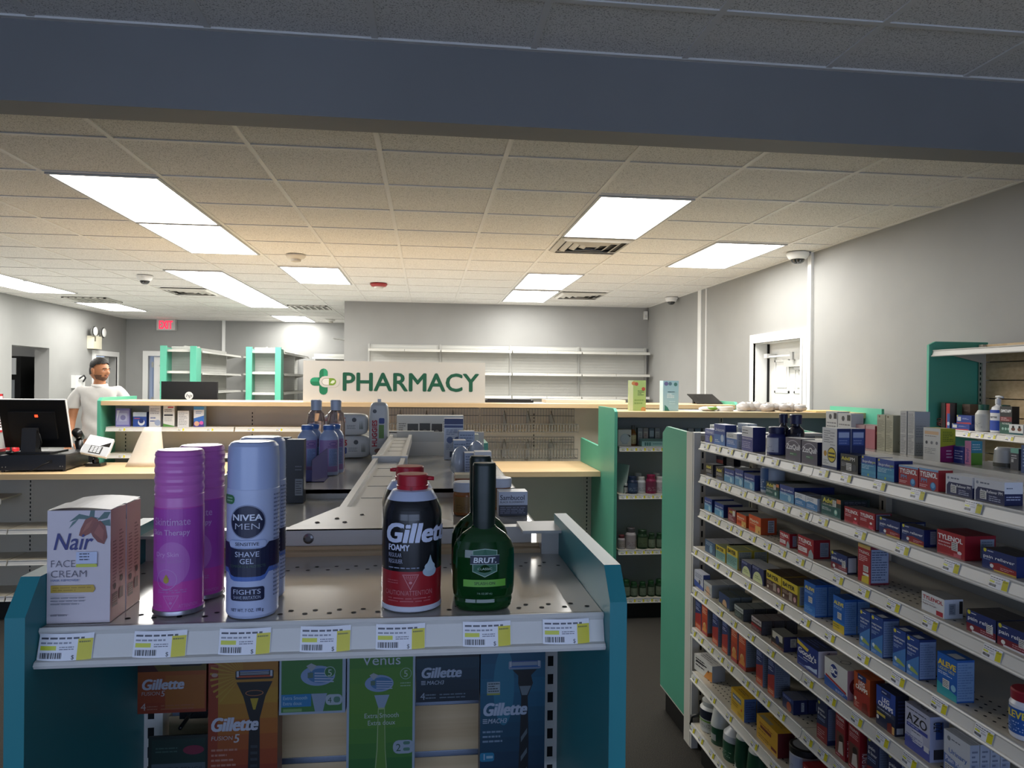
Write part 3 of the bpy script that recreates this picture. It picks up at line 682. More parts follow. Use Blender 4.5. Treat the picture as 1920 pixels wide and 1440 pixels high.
FW = Fix('wall_shelving', 'empty white shelving along the far back wall between the green-ended bays', 'shelving', (-2.2, 13.8, 0))
for x0, x1 in ((-3.35, -2.42), (-2.12, -1.16)):
    FW.part('back_panel', ribbed(MB(), MY(13.95), x0, x1, .1, 2.14, M_BACKW))
    for z in (2.07, 1.755, 1.45, 1.1, .7, .2): FW.part('shelf', shelf_mb(MY(13.68), x0 + .01, x1 - .01, .26, z, M_WHITE, M_WHITE))
FW.part('sign_arm', MB().prism(lambda a, o, z: (o, a, z), [(-1.16, 2.30), (-1.62, 2.36), (-1.62, 2.37), (-1.16, 2.33)], 12.6, 12.9, M_WHITE))

# ------------------------------------------------------------------ cartons
def faces_of(w, d, h):
    return {'f': (flat((-w / 2, -d / 2, 0), (1, 0, 0), (0, 0, 1)), w, h), 's': (flat((w / 2, -d / 2, 0), (0, 1, 0), (0, 0, 1)), d, h),
            'l': (flat((-w / 2, d / 2, 0), (0, -1, 0), (0, 0, 1)), d, h), 't': (flat((-w / 2, -d / 2, h), (1, 0, 0), (0, 1, 0)), w, d)}
def clip_to(pts, w, h):
    for c, sg in ((0, 1), (w, -1)): pts = clip(pts, c, sg)
    pts = [(v, u) for u, v in pts]
    for c, sg in ((0, 1), (h, -1)): pts = clip(pts, c, sg)
    return [(u, v) for v, u in pts]
def prints(mb, S, w, h, els, n0=.0002):
    for k, e in enumerate(els):
        n = n0 + .00009 * k; t = e[0]
        if t == 'r': mb.rect(S, e[1] * w, e[2] * h, e[3] * w, e[4] * h, e[5], n)
        elif t == 't':
            o = e[6] if len(e) > 6 else {}
            mb.text(S, e[1], e[2] * w, e[3] * h, e[4] * h, e[5], n, o.get('al', 'c'), o.get('b', .006) * 1.3, o.get('sh', 0), o['w'] * w if 'w' in o else None, o.get('rot', 0))
        elif t == 'c':
            ry = e[3] * h * (e[5] if len(e) > 5 else 1); q = clip_to([(e[1] * w + e[3] * h * math.cos(PI * j / 14), e[2] * h + ry * math.sin(PI * j / 14)) for j in range(28)], w, h)
            if len(q) > 2: mb.poly(S, q, e[4], n)
        elif t == 'o':
            for j in range(36):
                a, b = 2 * PI * j / 36, 2 * PI * (j + 1) / 36; R, r = e[3] * h, (e[3] - e[4]) * h
                q = clip_to([(e[1] * w + R * math.cos(a), e[2] * h + R * math.sin(a)), (e[1] * w + R * math.cos(b), e[2] * h + R * math.sin(b)), (e[1] * w + r * math.cos(b), e[2] * h + r * math.sin(b)), (e[1] * w + r * math.cos(a), e[2] * h + r * math.sin(a))], w, h)
                if len(q) > 2: mb.poly(S, q, e[5], n)
        elif t == 'p': mb.poly(S, [(u * w, v * h) for u, v in e[1]], e[2], n)
        elif t == 's': mb.small(S, e[1] * w, e[2] * h, e[3] * w, e[4] * h, e[5], e[6], n, seed=k)
def bev(w, d, h, b=.0012):
    return [(-w / 2 + b, -d / 2 + b), (w / 2 - b, -d / 2 + b), (w / 2 - b, d / 2 - b), (-w / 2 + b, d / 2 - b)]
def carton_mb(w, d, h, base, f=(), s=(), l=(), t=(), side=None, top=None):
    mb = MB(); mb.box(-w / 2, w / 2, -d / 2, d / 2, 0, h, base)
    fo = faces_of(w, d, h)
    if side: mb.rect(fo['s'][0], 0, 0, d, h, side, .0001); mb.rect(fo['l'][0], 0, 0, d, h, side, .0001)
    if top: mb.rect(fo['t'][0], 0, 0, w, d, top, .0001)
    for k, els in (('f', f), ('s', s), ('l', l), ('t', t)): prints(mb, *fo[k], els)
    # closing flap seam on the top
    mb.rect(fo['t'][0], .001, d * .48, w - .001, d * .5, '6f6f6f', .00012)
    return mb
def drug(pan, ink='5c6578', x0=.08): return [('r', x0, .05, .92, .95, pan), ('s', x0 + .05, .55, .88, .92, 6, ink), ('s', x0 + .05, .08, .88, .5, 7, ink)]
def sticker(u, v, w=.2, h=.22): return [('r', u, v, u + w, v + h, 'd9d8d4'), ('s', u + .02, v + .02, u + w - .01, v + h - .02, 4, '3a3a3a')]
STY = {
 'lilac': dict(base='46549c', f=[('r', 0, .62, 1, 1, '8790c4'), ('t', 'Sleep', .5, .72, .13, 'f0f0f8', {'w': .7}), ('c', .68, .3, .26, 'd3cf5a'), ('s', .08, .1, .45, .5, 4, 'c9cfe8')]),
 'unisom': dict(base='2f4f9c', f=[('r', 0, .0, 1, .5, '4f7fc0'), ('t', 'Unisom', .5, .66, .16, 'dfe6f4', {'w': .86}), ('c', .75, .34, .18, 'c8d8ec'), ('s', .1, .1, .6, .26, 2, 'dfe6f4')], side='24397a'),
 'whiteblue': dict(base='dfe2e4', f=[('r', 0, 0, 1, .62, '4c78bc'), ('s', .1, .7, .7, .9, 2, '6a7078'), ('s', .1, .2, .8, .5, 3, 'd9e2f0')], s=drug('d4d8dc'), side='c9cfd6'),
 'olive': dict(base='d9d8c0', f=[('r', .05, .1, .6, .8, '8f8f52'), ('c', .75, .5, .25, 'e7e5d8')]),
 'sky': dict(base='bcc9d8', f=[('c', .5, .35, .3, '3976b8'), ('s', .1, .7, .9, .95, 3, '5c7ca8')]),
 'diphen': dict(base='dcdde2', f=[('r', 0, 0, 1, .58, '54589a'), ('s', .06, .68, .6, .9, 2, '6a7078'), ('t', 'diphenhydramine', .5, .48, .07, 'e6e6f0', {'w': .88}), ('s', .06, .1, .8, .4, 4, 'b9bbdc')], side='2a3068'),
 'zzz': dict(base='595668', f=[('o', .5, .05, .86, .03, 'b9b6c6'), ('r', 0, 0, 1, .08, '595668'), ('t', 'ZzzQuil', .5, .5, .22, 'e8e8ec', {'w': .86, 'b': .02}), ('r', .3, .24, .75, .36, '45705a'), ('s', .32, .26, .7, .34, 1, '9fc0aa')], side='22233f', top='dddde0'),
 'bee': dict(base='dedede', side='17275c', f=[('s', .12, .62, .55, .95, 6, '8f9096'), ('s', .55, .55, .9, .92, 5, 'a8a8ac'), ('c', .22, .36, .07, 'c09030'), ('c', .66, .34, .19, '1d1d1f'), ('c', .66, .34, .165, 'dcc63c'), ('r', .45, .36, .87, .4, '1d1d1f'), ('r', .45, .27, .87, .31, '1d1d1f'), ('r', 0, 0, 1, .06, '22315f'), ('s', .1, .1, .5, .22, 3, '8f9096')],
             s=[('r', .1, .6, .9, .93, '3c5290'), ('r', .12, .78, .88, .91, 'a9b2cc'), ('s', .16, .62, .84, .74, 2, '8b98c0')]),
 'advilpm': dict(base='24262c', f=[('t', 'Advil', .3, .66, .19, 'd9cd4a', {'w': .46, 'b': .02}), ('t', 'PM', .7, .66, .19, 'e6e6e6', {'w': .26}), ('s', .06, .3, .4, .55, 4, '9a9ca6'), ('c', .8, .3, .2, '3c404c')] + sticker(.35, .12, .3, .4), s=drug('3a3c44', '8d90a0')),
 'ibupm': dict(base='2a4aa0', f=[('r', 0, 0, 1, .62, '3f8fb8'), ('r', 0, .18, 1, .3, '4f9fc0'), ('c', .1, .93, .06, 'd8d040'), ('t', 'ibuprofen', .42, .68, .13, 'eef2f8', {'w': .66}), ('t', 'pm', .87, .68, .13, 'c8d850', {'w': .2}), ('s', .05, .36, .9, .58, 3, 'bfe0ec'), ('c', .5, .1, .06, 'a8c850')], side='1b2c6c', top='dddfe2'),
 'tylpm': dict(base='a8202e', f=[('r', 0, .9, 1, 1, '7fa8d0'), ('t', 'TYLENOL', .5, .6, .24, 'f4f0f0', {'w': .88, 'b': .02}), ('t', 'PM', .27, .32, .2, '5b9ed0', {'w': .3}), ('c', .74, .2, .2, '2f6fa8'), ('c', .74, .24, .13, '6fb0dc'), ('s', .05, .08, .45, .24, 2, 'e8c4c8')], side='981a28', top='d4d4d6'),
 'painpm': dict(base='d6d7dc', f=[('p', [(.04, 0), (.04, .45), (.12, .62), (1, .62), (1, 0)], '232a55'), ('c', .1, .82, .07, '8890a0'), ('s', .2, .74, .75, .9, 1, '6d7484'), ('t', 'Pain Reliever PM', .58, .42, .13, 'eef0f6', {'w': .72}), ('s', .5, .08, .95, .34, 3, 'b9bfd6')] + sticker(.2, .12, .22, .36), s=[('r', 0, .0, 1, .5, '232a55'), ('s', .1, .2, .9, .42, 2, 'b9bfd6'), ('s', .1, .68, .7, .8, 1, '6d7484')], top='e3e4e8'),
 'advil': dict(base='1d2026', f=[('t', 'Advil', .42, .62, .24, 'e0d64e', {'w': .62, 'b': .02}), ('s', .1, .3, .85, .52, 3, 'c9ccd2'), ('r', .2, .05, .9, .2, '40506c')], s=drug('2a2c34', '7d8090')),
 'advilgel': dict(base='22352f', f=[('r', 0, 0, 1, .55, '1f5a58'), ('r', .8, .78, 1, 1, 'cf7a4a'), ('t', 'Advil', .36, .68, .24, 'e0d64e', {'w': .54, 'b': .02}), ('t', 'LIQUI-GELS', .36, .54, .08, 'd5dccf', {'w': .54}), ('s', .05, .26, .6, .44, 3, 'cfd8da'), ('c', .76, .28, .16, '6fb0a0'), ('c', .76, .3, .1, 'cfe4d8')] + sticker(.6, .56, .18, .34), s=drug('25282c', '6d7480')),
 'bluebox': dict(base='26408c', f=[('r', 0, 0, 1, .55, '5f9cc4'), ('t', 'ibuprofen', .5, .66, .12, 'e6ecf6', {'w': .8}), ('c', .7, .25, .2, 'a8d0e0'), ('s', .08, .4, .8, .56, 2, 'd6e6f0')], side='1d2f6c', top='8f9298'),
 'ibuwhite': dict(base='dfe3e8', f=[('p', [(0, 0), (0, .5), (.3, .62), (1, .5), (1, 0)], '4585bc'), ('s', .08, .68, .7, .92, 2, '6a7a92'), ('s', .1, .15, .8, .42, 3, 'd0e2f0')], s=drug('c9cfd6'), side='b9c2ce', top='6f7278'),
 'tyl': dict(base='a41c2b', f=[('t', 'TYLENOL', .5, .64, .2, 'f4f0f0', {'w': .86, 'b': .02}), ('s', .06, .38, .5, .56, 2, 'ecc8cc'), ('c', .76, .36, .12, 'efe6e6', .6), ('r', .62, .04, .9, .2, 'd8455a')], s=drug('8f97a6'), side='8c1724', top='6c6666'),
 'tylbig': dict(base='a41c2b', f=[('t', 'TYLENOL', .48, .64, .2, 'f4f0f0', {'w': .88, 'b': .02}), ('s', .05, .46, .5, .58, 1, 'ecc8cc'), ('t', 'Extra Strength', .3, .36, .07, 'f0dede', {'w': .5}), ('c', .82, .24, .12, 'efe6e6', .6), ('r', .62, .04, .88, .18, 'c8606c')] + sticker(.54, .28, .22, .34), s=[('r', .5, .1, .95, .86, '8f97a6'), ('s', .55, .15, .9, .8, 6, '626b7d')], side='8c1724', top='6a1620'),
 'painrel': dict(base='20306c', f=[('p', [(.36, 0), (.22, .34), (.5, .44), (1, .3), (1, 0)], '96242c'), ('r', .36, .0, 1, .07, 'd0b040'), ('c', .09, .92, .1, 'd0c83c'), ('s', .17, .86, .34, .96, 1, 'dfe4f0'), ('t', 'pain reliever', .5, .56, .15, 'eef0f6', {'w': .9, 'b': .01}), ('s', .05, .44, .4, .52, 1, '9fb0d8'), ('c', .3, .22, .12, 'eceae6', .8), ('s', .55, .12, .95, .28, 2, 'e0b0b4')], s=[('r', .5, .15, .95, .9, '8f97a6'), ('s', .54, .2, .9, .84, 6, '626b7d')], side='1b2a60', top='3a3636'),
 'painrelief': dict(base='20306c', f=[('r', 0, 0, 1, .38, '7c2030'), ('r', .2, 0, 1, .09, 'd9d6dc'), ('c', .09, .9, .1, 'd0c83c'), ('s', .17, .84, .34, .94, 1, 'dfe4f0'), ('t', 'pain relief', .48, .56, .17, 'eef0f6', {'w': .84, 'b': .01}), ('c', .2, .2, .12, 'eceae6', .8), ('s', .5, .14, .95, .32, 2, 'd8a0a8')] + sticker(.7, .3, .22, .36), s=[('r', .1, .1, .9, .9, 'b9bec2')], side='262a40', top='423d3d'),
 'redadvil': dict(base='7d2430', f=[('t', 'Advil', .45, .66, .2, 'e0d64e', {'w': .6}), ('s', .1, .1, .8, .5, 4, 'd8b8bc'), ('r', .6, .5, .9, .9, 'd8d4cc')], side='3a1a20', top='8a8a86'),
 'motrin': dict(base='d4541e', f=[('r', .55, 0, 1, .45, 'e0b060'), ('t', 'Motrin', .45, .6, .17, 'f2e2c8', {'w': .7, 'b': .02}), ('r', .06, .22, .5, .38, 'b83a16'), ('s', .1, .46, .7, .54, 1, 'f2d2b0'), ('c', .85, .12, .08, '9a6a2a')] , s=[('r', .45, .12, .85, .85, 'aeb2ba'), ('s', .5, .16, .8, .8, 6, '3a3a3a')], side='b8481c', top='8d8984'),
 'tylwr': dict(base='a41c2b', f=[('t', 'TYLENOL', .46, .66, .2, 'f4f0f0', {'w': .84, 'b': .02}), ('s', .06, .5, .5, .6, 1, 'ecc8cc'), ('r', .03, .16, .6, .42, 'e6dcdc'), ('s', .06, .2, .55, .38, 2, 'a06068'), ('p', [(.68, 0), (.72, .3), (.85, .46), (1, .2), (1, 0)], '9fb0b4')], s=[('r', .4, .1, .92, .85, '8f97a6'), ('s', .45, .15, .88, .8, 6, '626b7d')], side='8c1724', top='5f5a5a'),
 'tyltall': dict(base='a41c2b', f=[('r', 0, .9, 1, 1, 'c9a860'), ('t', 'TYLENOL', .5, .76, .07, 'f4f0f0', {'w': .84}), ('s', .08, .54, .8, .72, 4, 'ecc8cc'), ('p', [(.3, 0), (.35, .16), (.9, .22), (.9, .0)], 'd8c040'), ('r', .42, .2, .88, .26, 'efefe6')] + sticker(.45, .3, .4, .16), s=[('r', .04, .05, .97, .92, '9aa6c0'), ('s', .08, .1, .92, .88, 12, '4a5878')], side='7c2a38', top='4c2226'),
 'tylwhite': dict(base='e2e2e2', f=[('t', 'TYLENOL', .5, .66, .19, 'b01e2e', {'w': .88, 'b': .02}), ('s', .05, .5, .6, .58, 1, '8f8f94'), ('t', 'Regular Strength', .36, .38, .07, '6a2830', {'w': .6}), ('r', .66, .04, .95, .28, 'b83040')], s=[('r', .25, .2, .6, .78, '8f97a6'), ('s', .3, .26, .55, .7, 5, '3d4658'), ('r', .8, .25, .98, .9, '26282c')], side='ccd0da', top='94928e'),
 'teabox': dict(base='35597c', f=[('c', .6, .4, .3, '7fa4bc'), ('s', .1, .6, .8, .9, 3, 'b8c8d8')], side='1c2230', top='9c9ca0'),
 'bayery': dict(base='d6be34', f=[('r', 0, 0, 1, .62, '7aa8a0'), ('t', 'BAYER', .46, .7, .2, '1e1e1a', {'w': .74, 'b': .03}), ('s', .08, .12, .9, .56, 5, '446a66')], s=drug('a8a890'), side='c4ae30', top='8a9068'),
 'aspirin': dict(base='222c60', f=[('c', .5, .08, .66, 'cfd6a0', .9), ('r', 0, -.0, 1, .02, '222c60'), ('s', .06, .78, .7, .94, 2, 'aab4dc'), ('s', .25, .2, .8, .44, 2, '7c9058')], side='1a2148', top='a0a2a6'),
 'bayerb': dict(base='d6be34', f=[('r', 0, 0, 1, .54, '4a2a20'), ('t', 'BAYER', .44, .66, .2, '201a14', {'w': .74, 'b': .03}), ('c', .12, .16, .07, 'e6e0d4'), ('s', .06, .3, .5, .48, 3, 'bca894'), ('r', .48, .1, .68, .48, 'a89888'), ('c', .84, .26, .13, 'c8989c')], s=drug('9aa0a8'), side='ccb438', top='3c2c22'),
 'aleve': dict(base='1f60b4', f=[('r', 0, 0, 1, .3, '2a74c4'), ('t', 'ALEVE', .5, .76, .1, 'e6d456', {'w': .82, 'b': .03}), ('s', .08, .64, .9, .72, 2, 'a8ccf0'), ('s', .08, .1, .8, .24, 3, '7cb0e6')] + sticker(.4, .38, .36, .18), s=[('r', .02, .04, .97, .93, '6a92c4'), ('s', .06, .1, .93, .9, 14, '4f74a8')], side='2a5ca8', top='1c3f78'),
 'naprox': dict(base='22428c', f=[('p', [(0, 0), (0, .3), (1, .6), (1, 0)], '4a80c0'), ('c', .16, .92, .05, 'd8cc40'), ('s', .32, .9, .8, .95, 1, 'e8ecf4'), ('t', 'naproxen', .5, .74, .06, 'eef2f8', {'w': .84}), ('t', 'sodium', .42, .65, .06, 'eef2f8', {'w': .66}), ('s', .08, .5, .7, .6, 3, 'a8c0e4'), ('p', [(.1, .24), (.5, .25), (.95, .16), (.95, .11), (.3, .14)], '9cb060'), ('c', .25, .22, .05, 'd8e8f4'), ('s', .1, .04, .5, .1, 2, 'a8c8ec')], s=[('r', .04, .03, .97, .94, '8ba0c4'), ('s', .08, .07, .93, .9, 14, '6c82a8')], side='22366c', top='1b2f66', t=[('r', .3, .1, .8, .5, 'bfc2c6')]),
 'alevegel': dict(base='1f60b4', f=[('p', [(0, 0), (0, .3), (1, .16), (1, 0)], '2fa0a8'), ('t', 'ALEVE', .5, .72, .13, 'e8c840', {'w': .88, 'b': .03}), ('t', 'LIQUID GELS', .48, .62, .06, 'd8d486', {'w': .8}), ('s', .06, .5, .9, .58, 2, 'dbe8f6'), ('c', .84, .3, .08, '8cc0dc')] + sticker(.3, .22, .34, .2), s=[('r', .02, .04, .98, .95, '7c9cc4'), ('s', .06, .08, .94, .92, 14, '5c7cac')], side='2a5ca8', top='1f55a4', t=[('r', .35, .15, .85, .7, 'b8bcc0')]),
 'peach': dict(base='b4b6b8', f=[('c', .5, .3, .4, 'd8b090'), ('p', [(.1, .2), (.9, .1), (.9, .16), (.1, .3)], '6a4a3a'), ('r', 0, .75, 1, 1, 'c9cbce')], s=[('r', .6, .1, .95, .9, '9a9ea2')], side='9fa3a6', top='8f9294'),
 'lilacsm': dict(base='c4c8d8', f=[('p', [(0, 0), (0, .4), (1, .2), (1, 0)], '3a56a8'), ('s', .1, .6, .9, .9, 3, '5c6488'), ('c', .6, .4, .15, '4d4d58')], side='4a5a98'),
 'navypeach': dict(base='28406c', f=[('c', .55, .2, .4, 'd0a880'), ('r', 0, 0, 1, .1, 'a8b088'), ('p', [(.1, .1), (.9, .0), (.9, .06), (.1, .22)], '4a3428')], s=drug('78827f'), side='6f7a78', top='3c4442'),
 'excg': dict(base='2e3834', f=[('r', 0, .58, 1, .96, 'bcc2c0'), ('t', 'Excedrin', .5, .68, .18, '24302c', {'w': .86, 'b': .02}), ('s', .08, .1, .8, .5, 4, '8fa49c')], s=drug('5a6068', '2e3238'), side='3a3e44', top='686c6a'),
 'excr': dict(base='4a2428', f=[('r', 0, .58, 1, .96, 'c4bcbc'), ('t', 'Excedrin', .5, .68, .18, '3a1c20', {'w': .86, 'b': .02}), ('r', 0, .3, 1, .46, '9c2830'), ('s', .08, .06, .8, .28, 3, 'b09494')], s=drug('5c5a60', '2e2c32'), side='3c3438', top='5c5656'),
 'brownbox': dict(base='2a2424', f=[('r', .1, .5, .9, .95, 'c9c4b4'), ('c', .5, .5, .26, '1b2a5c'), ('r', 0, 0, 1, .2, '6c4030'), ('s', .1, .04, .9, .16, 2, 'd8b894')], s=[('r', .5, .3, .95, .85, 'b4b4b0'), ('s', .55, .34, .9, .8, 5, '2e2e34')], side='1a2050', top='6e6e68'),
 'goody': dict(base='1c2f80', f=[('p', [(0, .96), (0, .8), (.5, .7), (.56, .82)], 'dcc03c'), ('t', "Goody's", .48, .5, .2, 'f0f0f4', {'w': .84, 'b': .02}), ('p', [(.3, .42), (.8, .46), (.8, .43), (.3, .39)], 'f0f0f4'), ('s', .06, .28, .5, .36, 1, '9fb0e0'), ('p', [(.35, .1), (.6, .22), (.8, .22), (.95, .3), (.95, .1)], 'c0d0ee'), ('s', .1, .04, .9, .1, 1, '6f86cc')], s=[('t', 'Goodys', .6, .1, .14, '1c2f80', {'al': 'l', 'rot': 1, 'w': 1.1})], side='ccd0d8', top='1d2544', t=[('s', .2, .2, .8, .8, 3, '4a5a98')]),
 'bc': dict(base='dcdcd8', f=[('p', [(0, 0), (0, .34), (1, .12), (1, 0)], '2c5cac'), ('p', [(.05, .42), (.95, .22), (.95, .14), (.05, .34)], 'b42c38'), ('c', .42, .68, .25, '2a3c84'), ('o', .42, .68, .25, .02, 'eeeeee'), ('t', 'BC', .42, .58, .2, 'f2f2f2', {'w': .26, 'b': .03}), ('s', .5, .03, .9, .12, 2, 'c8d8f0')], s=[('c', .5, .45, .3, '6c2430'), ('t', 'BC', .5, .38, .18, 'e8d8d8', {'w': .4})], side='a87c88', top='a9a8a2', t=[('c', .5, .5, .25, '3a3c44'), ('c', .5, .5, .2, 'a9a8a2')]),
 'legor': dict(base='b04a20', f=[('r', 0, 0, 1, .55, 'a42c24'), ('r', .24, .84, .76, 1, '202a60'), ('s', .3, .88, .7, .96, 1, 'c8cce0'), ('t', 'LEG', .5, .7, .11, 'f4ece4', {'w': .36, 'b': .02}), ('t', 'CRAMPS', .5, .57, .11, 'f4ece4', {'w': .72, 'b': .02}), ('s', .1, .48, .9, .54, 1, '402018'), ('p', [(.5, 0), (.55, .26), (.8, .3), (.95, .0)], '7c2018'), ('c', .12, .26, .05, 'f0e0d0'), ('s', .08, .06, .36, .2, 3, 'e0b0a4')], side='8c3a1a', top='9a441e', t=[('s', .2, .3, .8, .8, 3, '4a1f12')]),
 'legnavy': dict(base='1a2348', f=[('r', 0, .5, 1, 1, '27459c'), ('r', .26, .84, .76, .97, '1d2a66'), ('s', .3, .87, .72, .94, 1, 'c8cce0'), ('t', 'LEG', .5, .66, .11, 'f0f0f4', {'w': .36, 'b': .02}), ('t', 'CRAMPS', .5, .52, .11, 'f0f0f4', {'w': .76, 'b': .02}), ('r', .06, .38, .95, .49, '3a3f58'), ('s', .08, .4, .9, .47, 1, '9fa4b8'), ('r', .04, .27, .5, .34, 'c8b04a'), ('p', [(.6, 0), (.6, .2), (.8, .26), (.95, .0)], '7c2420'), ('r', .85, .02, .97, .2, 'd8a860'), ('c', .1, .2, .05, 'f0ece4')], s=[('s', .2, .3, .9, .9, 7, '2c3460'), ('r', .1, .05, .6, .2, '9a9ca4')], side='12172e', top='161c38'),
 'azo': dict(base='b4b6cc', f=[('r', 0, 0, 1, .26, '4c56a0'), ('c', .5, .34, .2, 'c8cada'), ('r', 0, 0, 1, .2, '4c56a0'), ('t', 'AZO', .48, .62, .2, '26262c', {'w': .8}), ('r', .08, .5, .92, .58, '3d4a9c'), ('s', .12, .52, .88, .57, 1, 'a8b0dc'), ('s', .3, .42, .7, .47, 1, '4a4c60'), ('s', .06, .22, .7, .34, 3, '5a6298'), ('s', .08, .88, .9, .94, 1, '55586a')] + [('r', .78, .18, .98, .3, 'd8d8dc')], s=[('r', .3, .5, .7, .88, '2f4a8c'), ('r', .2, .06, .85, .28, '34363e'), ('t', 'AZO', .62, .66, .2, '26262c', {'al': 'l', 'rot': 1, 'w': .5})], side='a4aac8', top='8a8ca0', t=[('t', 'AZO', .5, .3, .5, '3a3c48', {'w': .5})]),
 'urinary': dict(base='c4c8d0', f=[('p', [(0, 0), (0, .5), (1, .36), (1, 0)], '6c80b4'), ('c', .2, .86, .05, '7c848c'), ('s', .3, .84, .9, .9, 1, '6a7280'), ('t', 'Urinary', .55, .56, .1, '5c78b8', {'w': .7}), ('t', 'Pain Relief', .5, .36, .1, 'e6eaf4', {'w': .84})] + sticker(.05, .1, .4, .2), s=[('r', .1, .05, .9, .6, '8c94a8'), ('s', .2, .1, .8, .9, 8, '5c6478')], side='a0a6b4', top='b8bcc4'),
 'tallnr': dict(base='24346c', f=[('p', [(0, 0), (0, .5), (1, .62), (1, 0)], 'a83030'), ('r', 0, 0, 1, .2, 'c4522c'), ('s', .1, .8, .9, .94, 3, '9cb0dc'), ('s', .1, .66, .9, .76, 2, 'c8d0e8'), ('s', .15, .06, .85, .16, 2, 'f0c8b0')], s=[('s', .1, .05, .9, .95, 16, '565f72')], side='747c8c', top='3a3c50'),
 'tallor': dict(base='b8442c', f=[('r', .05, .56, .95, .97, 'c8502e'), ('s', .1, .72, .9, .94, 4, 'f0ccb0'), ('c', .5, .3, .12, 'e8c080'), ('p', [(.1, .1), (.5, .4), (.9, .2), (.8, .05)], 'd89048'), ('r', 0, 0, 1, .1, 'a8242c')], s=[('s', .1, .05, .9, .95, 16, '565f72'), ('r', 0, 0, 1, .12, '8c3a24')], side='7c828c', top='8a5a48'),
 'navyor': dict(base='1c2858', f=[('c', .6, .3, .34, 'b85a3c'), ('r', 0, .7, 1, 1, '2a3f80'), ('s', .1, .74, .9, .92, 2, '9cb0dc')], s=[('r', .55, .2, .75, .82, 'b0b4bc'), ('s', .57, .24, .73, .78, 6, '2a2c34')], side='18214c', top='5c6070'),
 'painfev': dict(base='1c2450', f=[('p', [(0, 0), (0, .36), (1, .44), (1, 0)], '8c2028'), ('c', .2, .92, .04, 'c8c850'), ('t', 'pain', .42, .74, .07, 'eef0f4', {'w': .56}), ('t', '& fever', .48, .63, .07, 'eef0f4', {'w': .76}), ('s', .1, .5, .8, .58, 2, '9cb0dc'), ('s', .1, .08, .8, .3, 4, 'd0a0a4')], s=[('r', .05, .12, .95, .9, '6a7286'), ('s', .1, .16, .9, .86, 14, '565f72')], side='1b2248', top='26283c'),
 'tylkid': dict(base='98202a', f=[('t', 'TYLENOL', .5, .86, .06, 'f2e8e8', {'w': .8, 'b': .01}), ('s', .1, .7, .9, .82, 3, 'e0b0b4'), ('r', .1, .1, .9, .58, '6c4038'), ('c', .6, .44, .09, '2a1a18'), ('p', [(.3, .1), (.4, .36), (.75, .4), (.85, .1)], 'd8ccc0'), ('s', .1, .02, .8, .08, 1, 'e0b0b4')], s=[('t', 'TYLENOL', .6, .1, .14, 'e8d8d8', {'al': 'l', 'rot': 1, 'w': 1.2})], side='841a24', top='6c1a22'),
 'creambox': dict(base='dcdad6', f=[('p', [(.55, 0), (.75, .5), (1, .62), (1, 0)], 'd88a34'), ('s', .08, .3, .6, .9, 3, '26262c'), ('r', .1, .62, .7, .7, '303038'), ('c', .8, .5, .08, '5c3a2c')], s=[], side='b4b6ba', top='c9c8c6', t=[('s', .15, .2, .85, .8, 3, '6a6a6e')]),
 'yellowp': dict(base='d0a82c', f=[('r', .12, .6, .78, .84, '6c7888'), ('s', .15, .63, .75, .8, 1, 'd8dce4'), ('s', .1, .3, .6, .5, 2, '8c6a1c'), ('c', .8, .4, .06, 'b83a20'), ('s', .5, .06, .9, .2, 2, '8c6a1c')], s=[('s', .12, .1, .9, .9, 8, '33446c')], side='4c6a9c', top='c09a26', t=[('s', .2, .3, .8, .7, 2, '6c5418')]),
 'yellowm': dict(base='d0a030', f=[('r', .18, .56, .7, .68, '6c2a24'), ('t', 'powder', .45, .72, .1, '8c1f1a', {'w': .6, 'sh': .2}), ('s', .1, .4, .7, .52, 1, '8c6a1c'), ('r', .7, .12, .95, .24, '7c2a24'), ('s', .1, .1, .6, .3, 2, '8c6a1c')], side='5c1a20', top='b89028', t=[('r', .1, .05, .6, .3, '8f8a74'), ('s', .2, .5, .8, .8, 2, '6c5418')]),
 'redbox': dict(base='8c1c22', f=[('s', .1, .5, .9, .9, 3, 'e0b0b4')], side='741820', top='8c2028'),
 'darkslim': dict(base='20242e', f=[('r', 0, .6, 1, .8, '8c3a34'), ('r', .5, .0, .9, .5, '9aa4b0'), ('s', .1, .1, .5, .5, 3, '4a5a90')]),
 'blackslim': dict(base='1c1c22', f=[('s', .1, .2, .9, .9, 5, '383844')]),
}
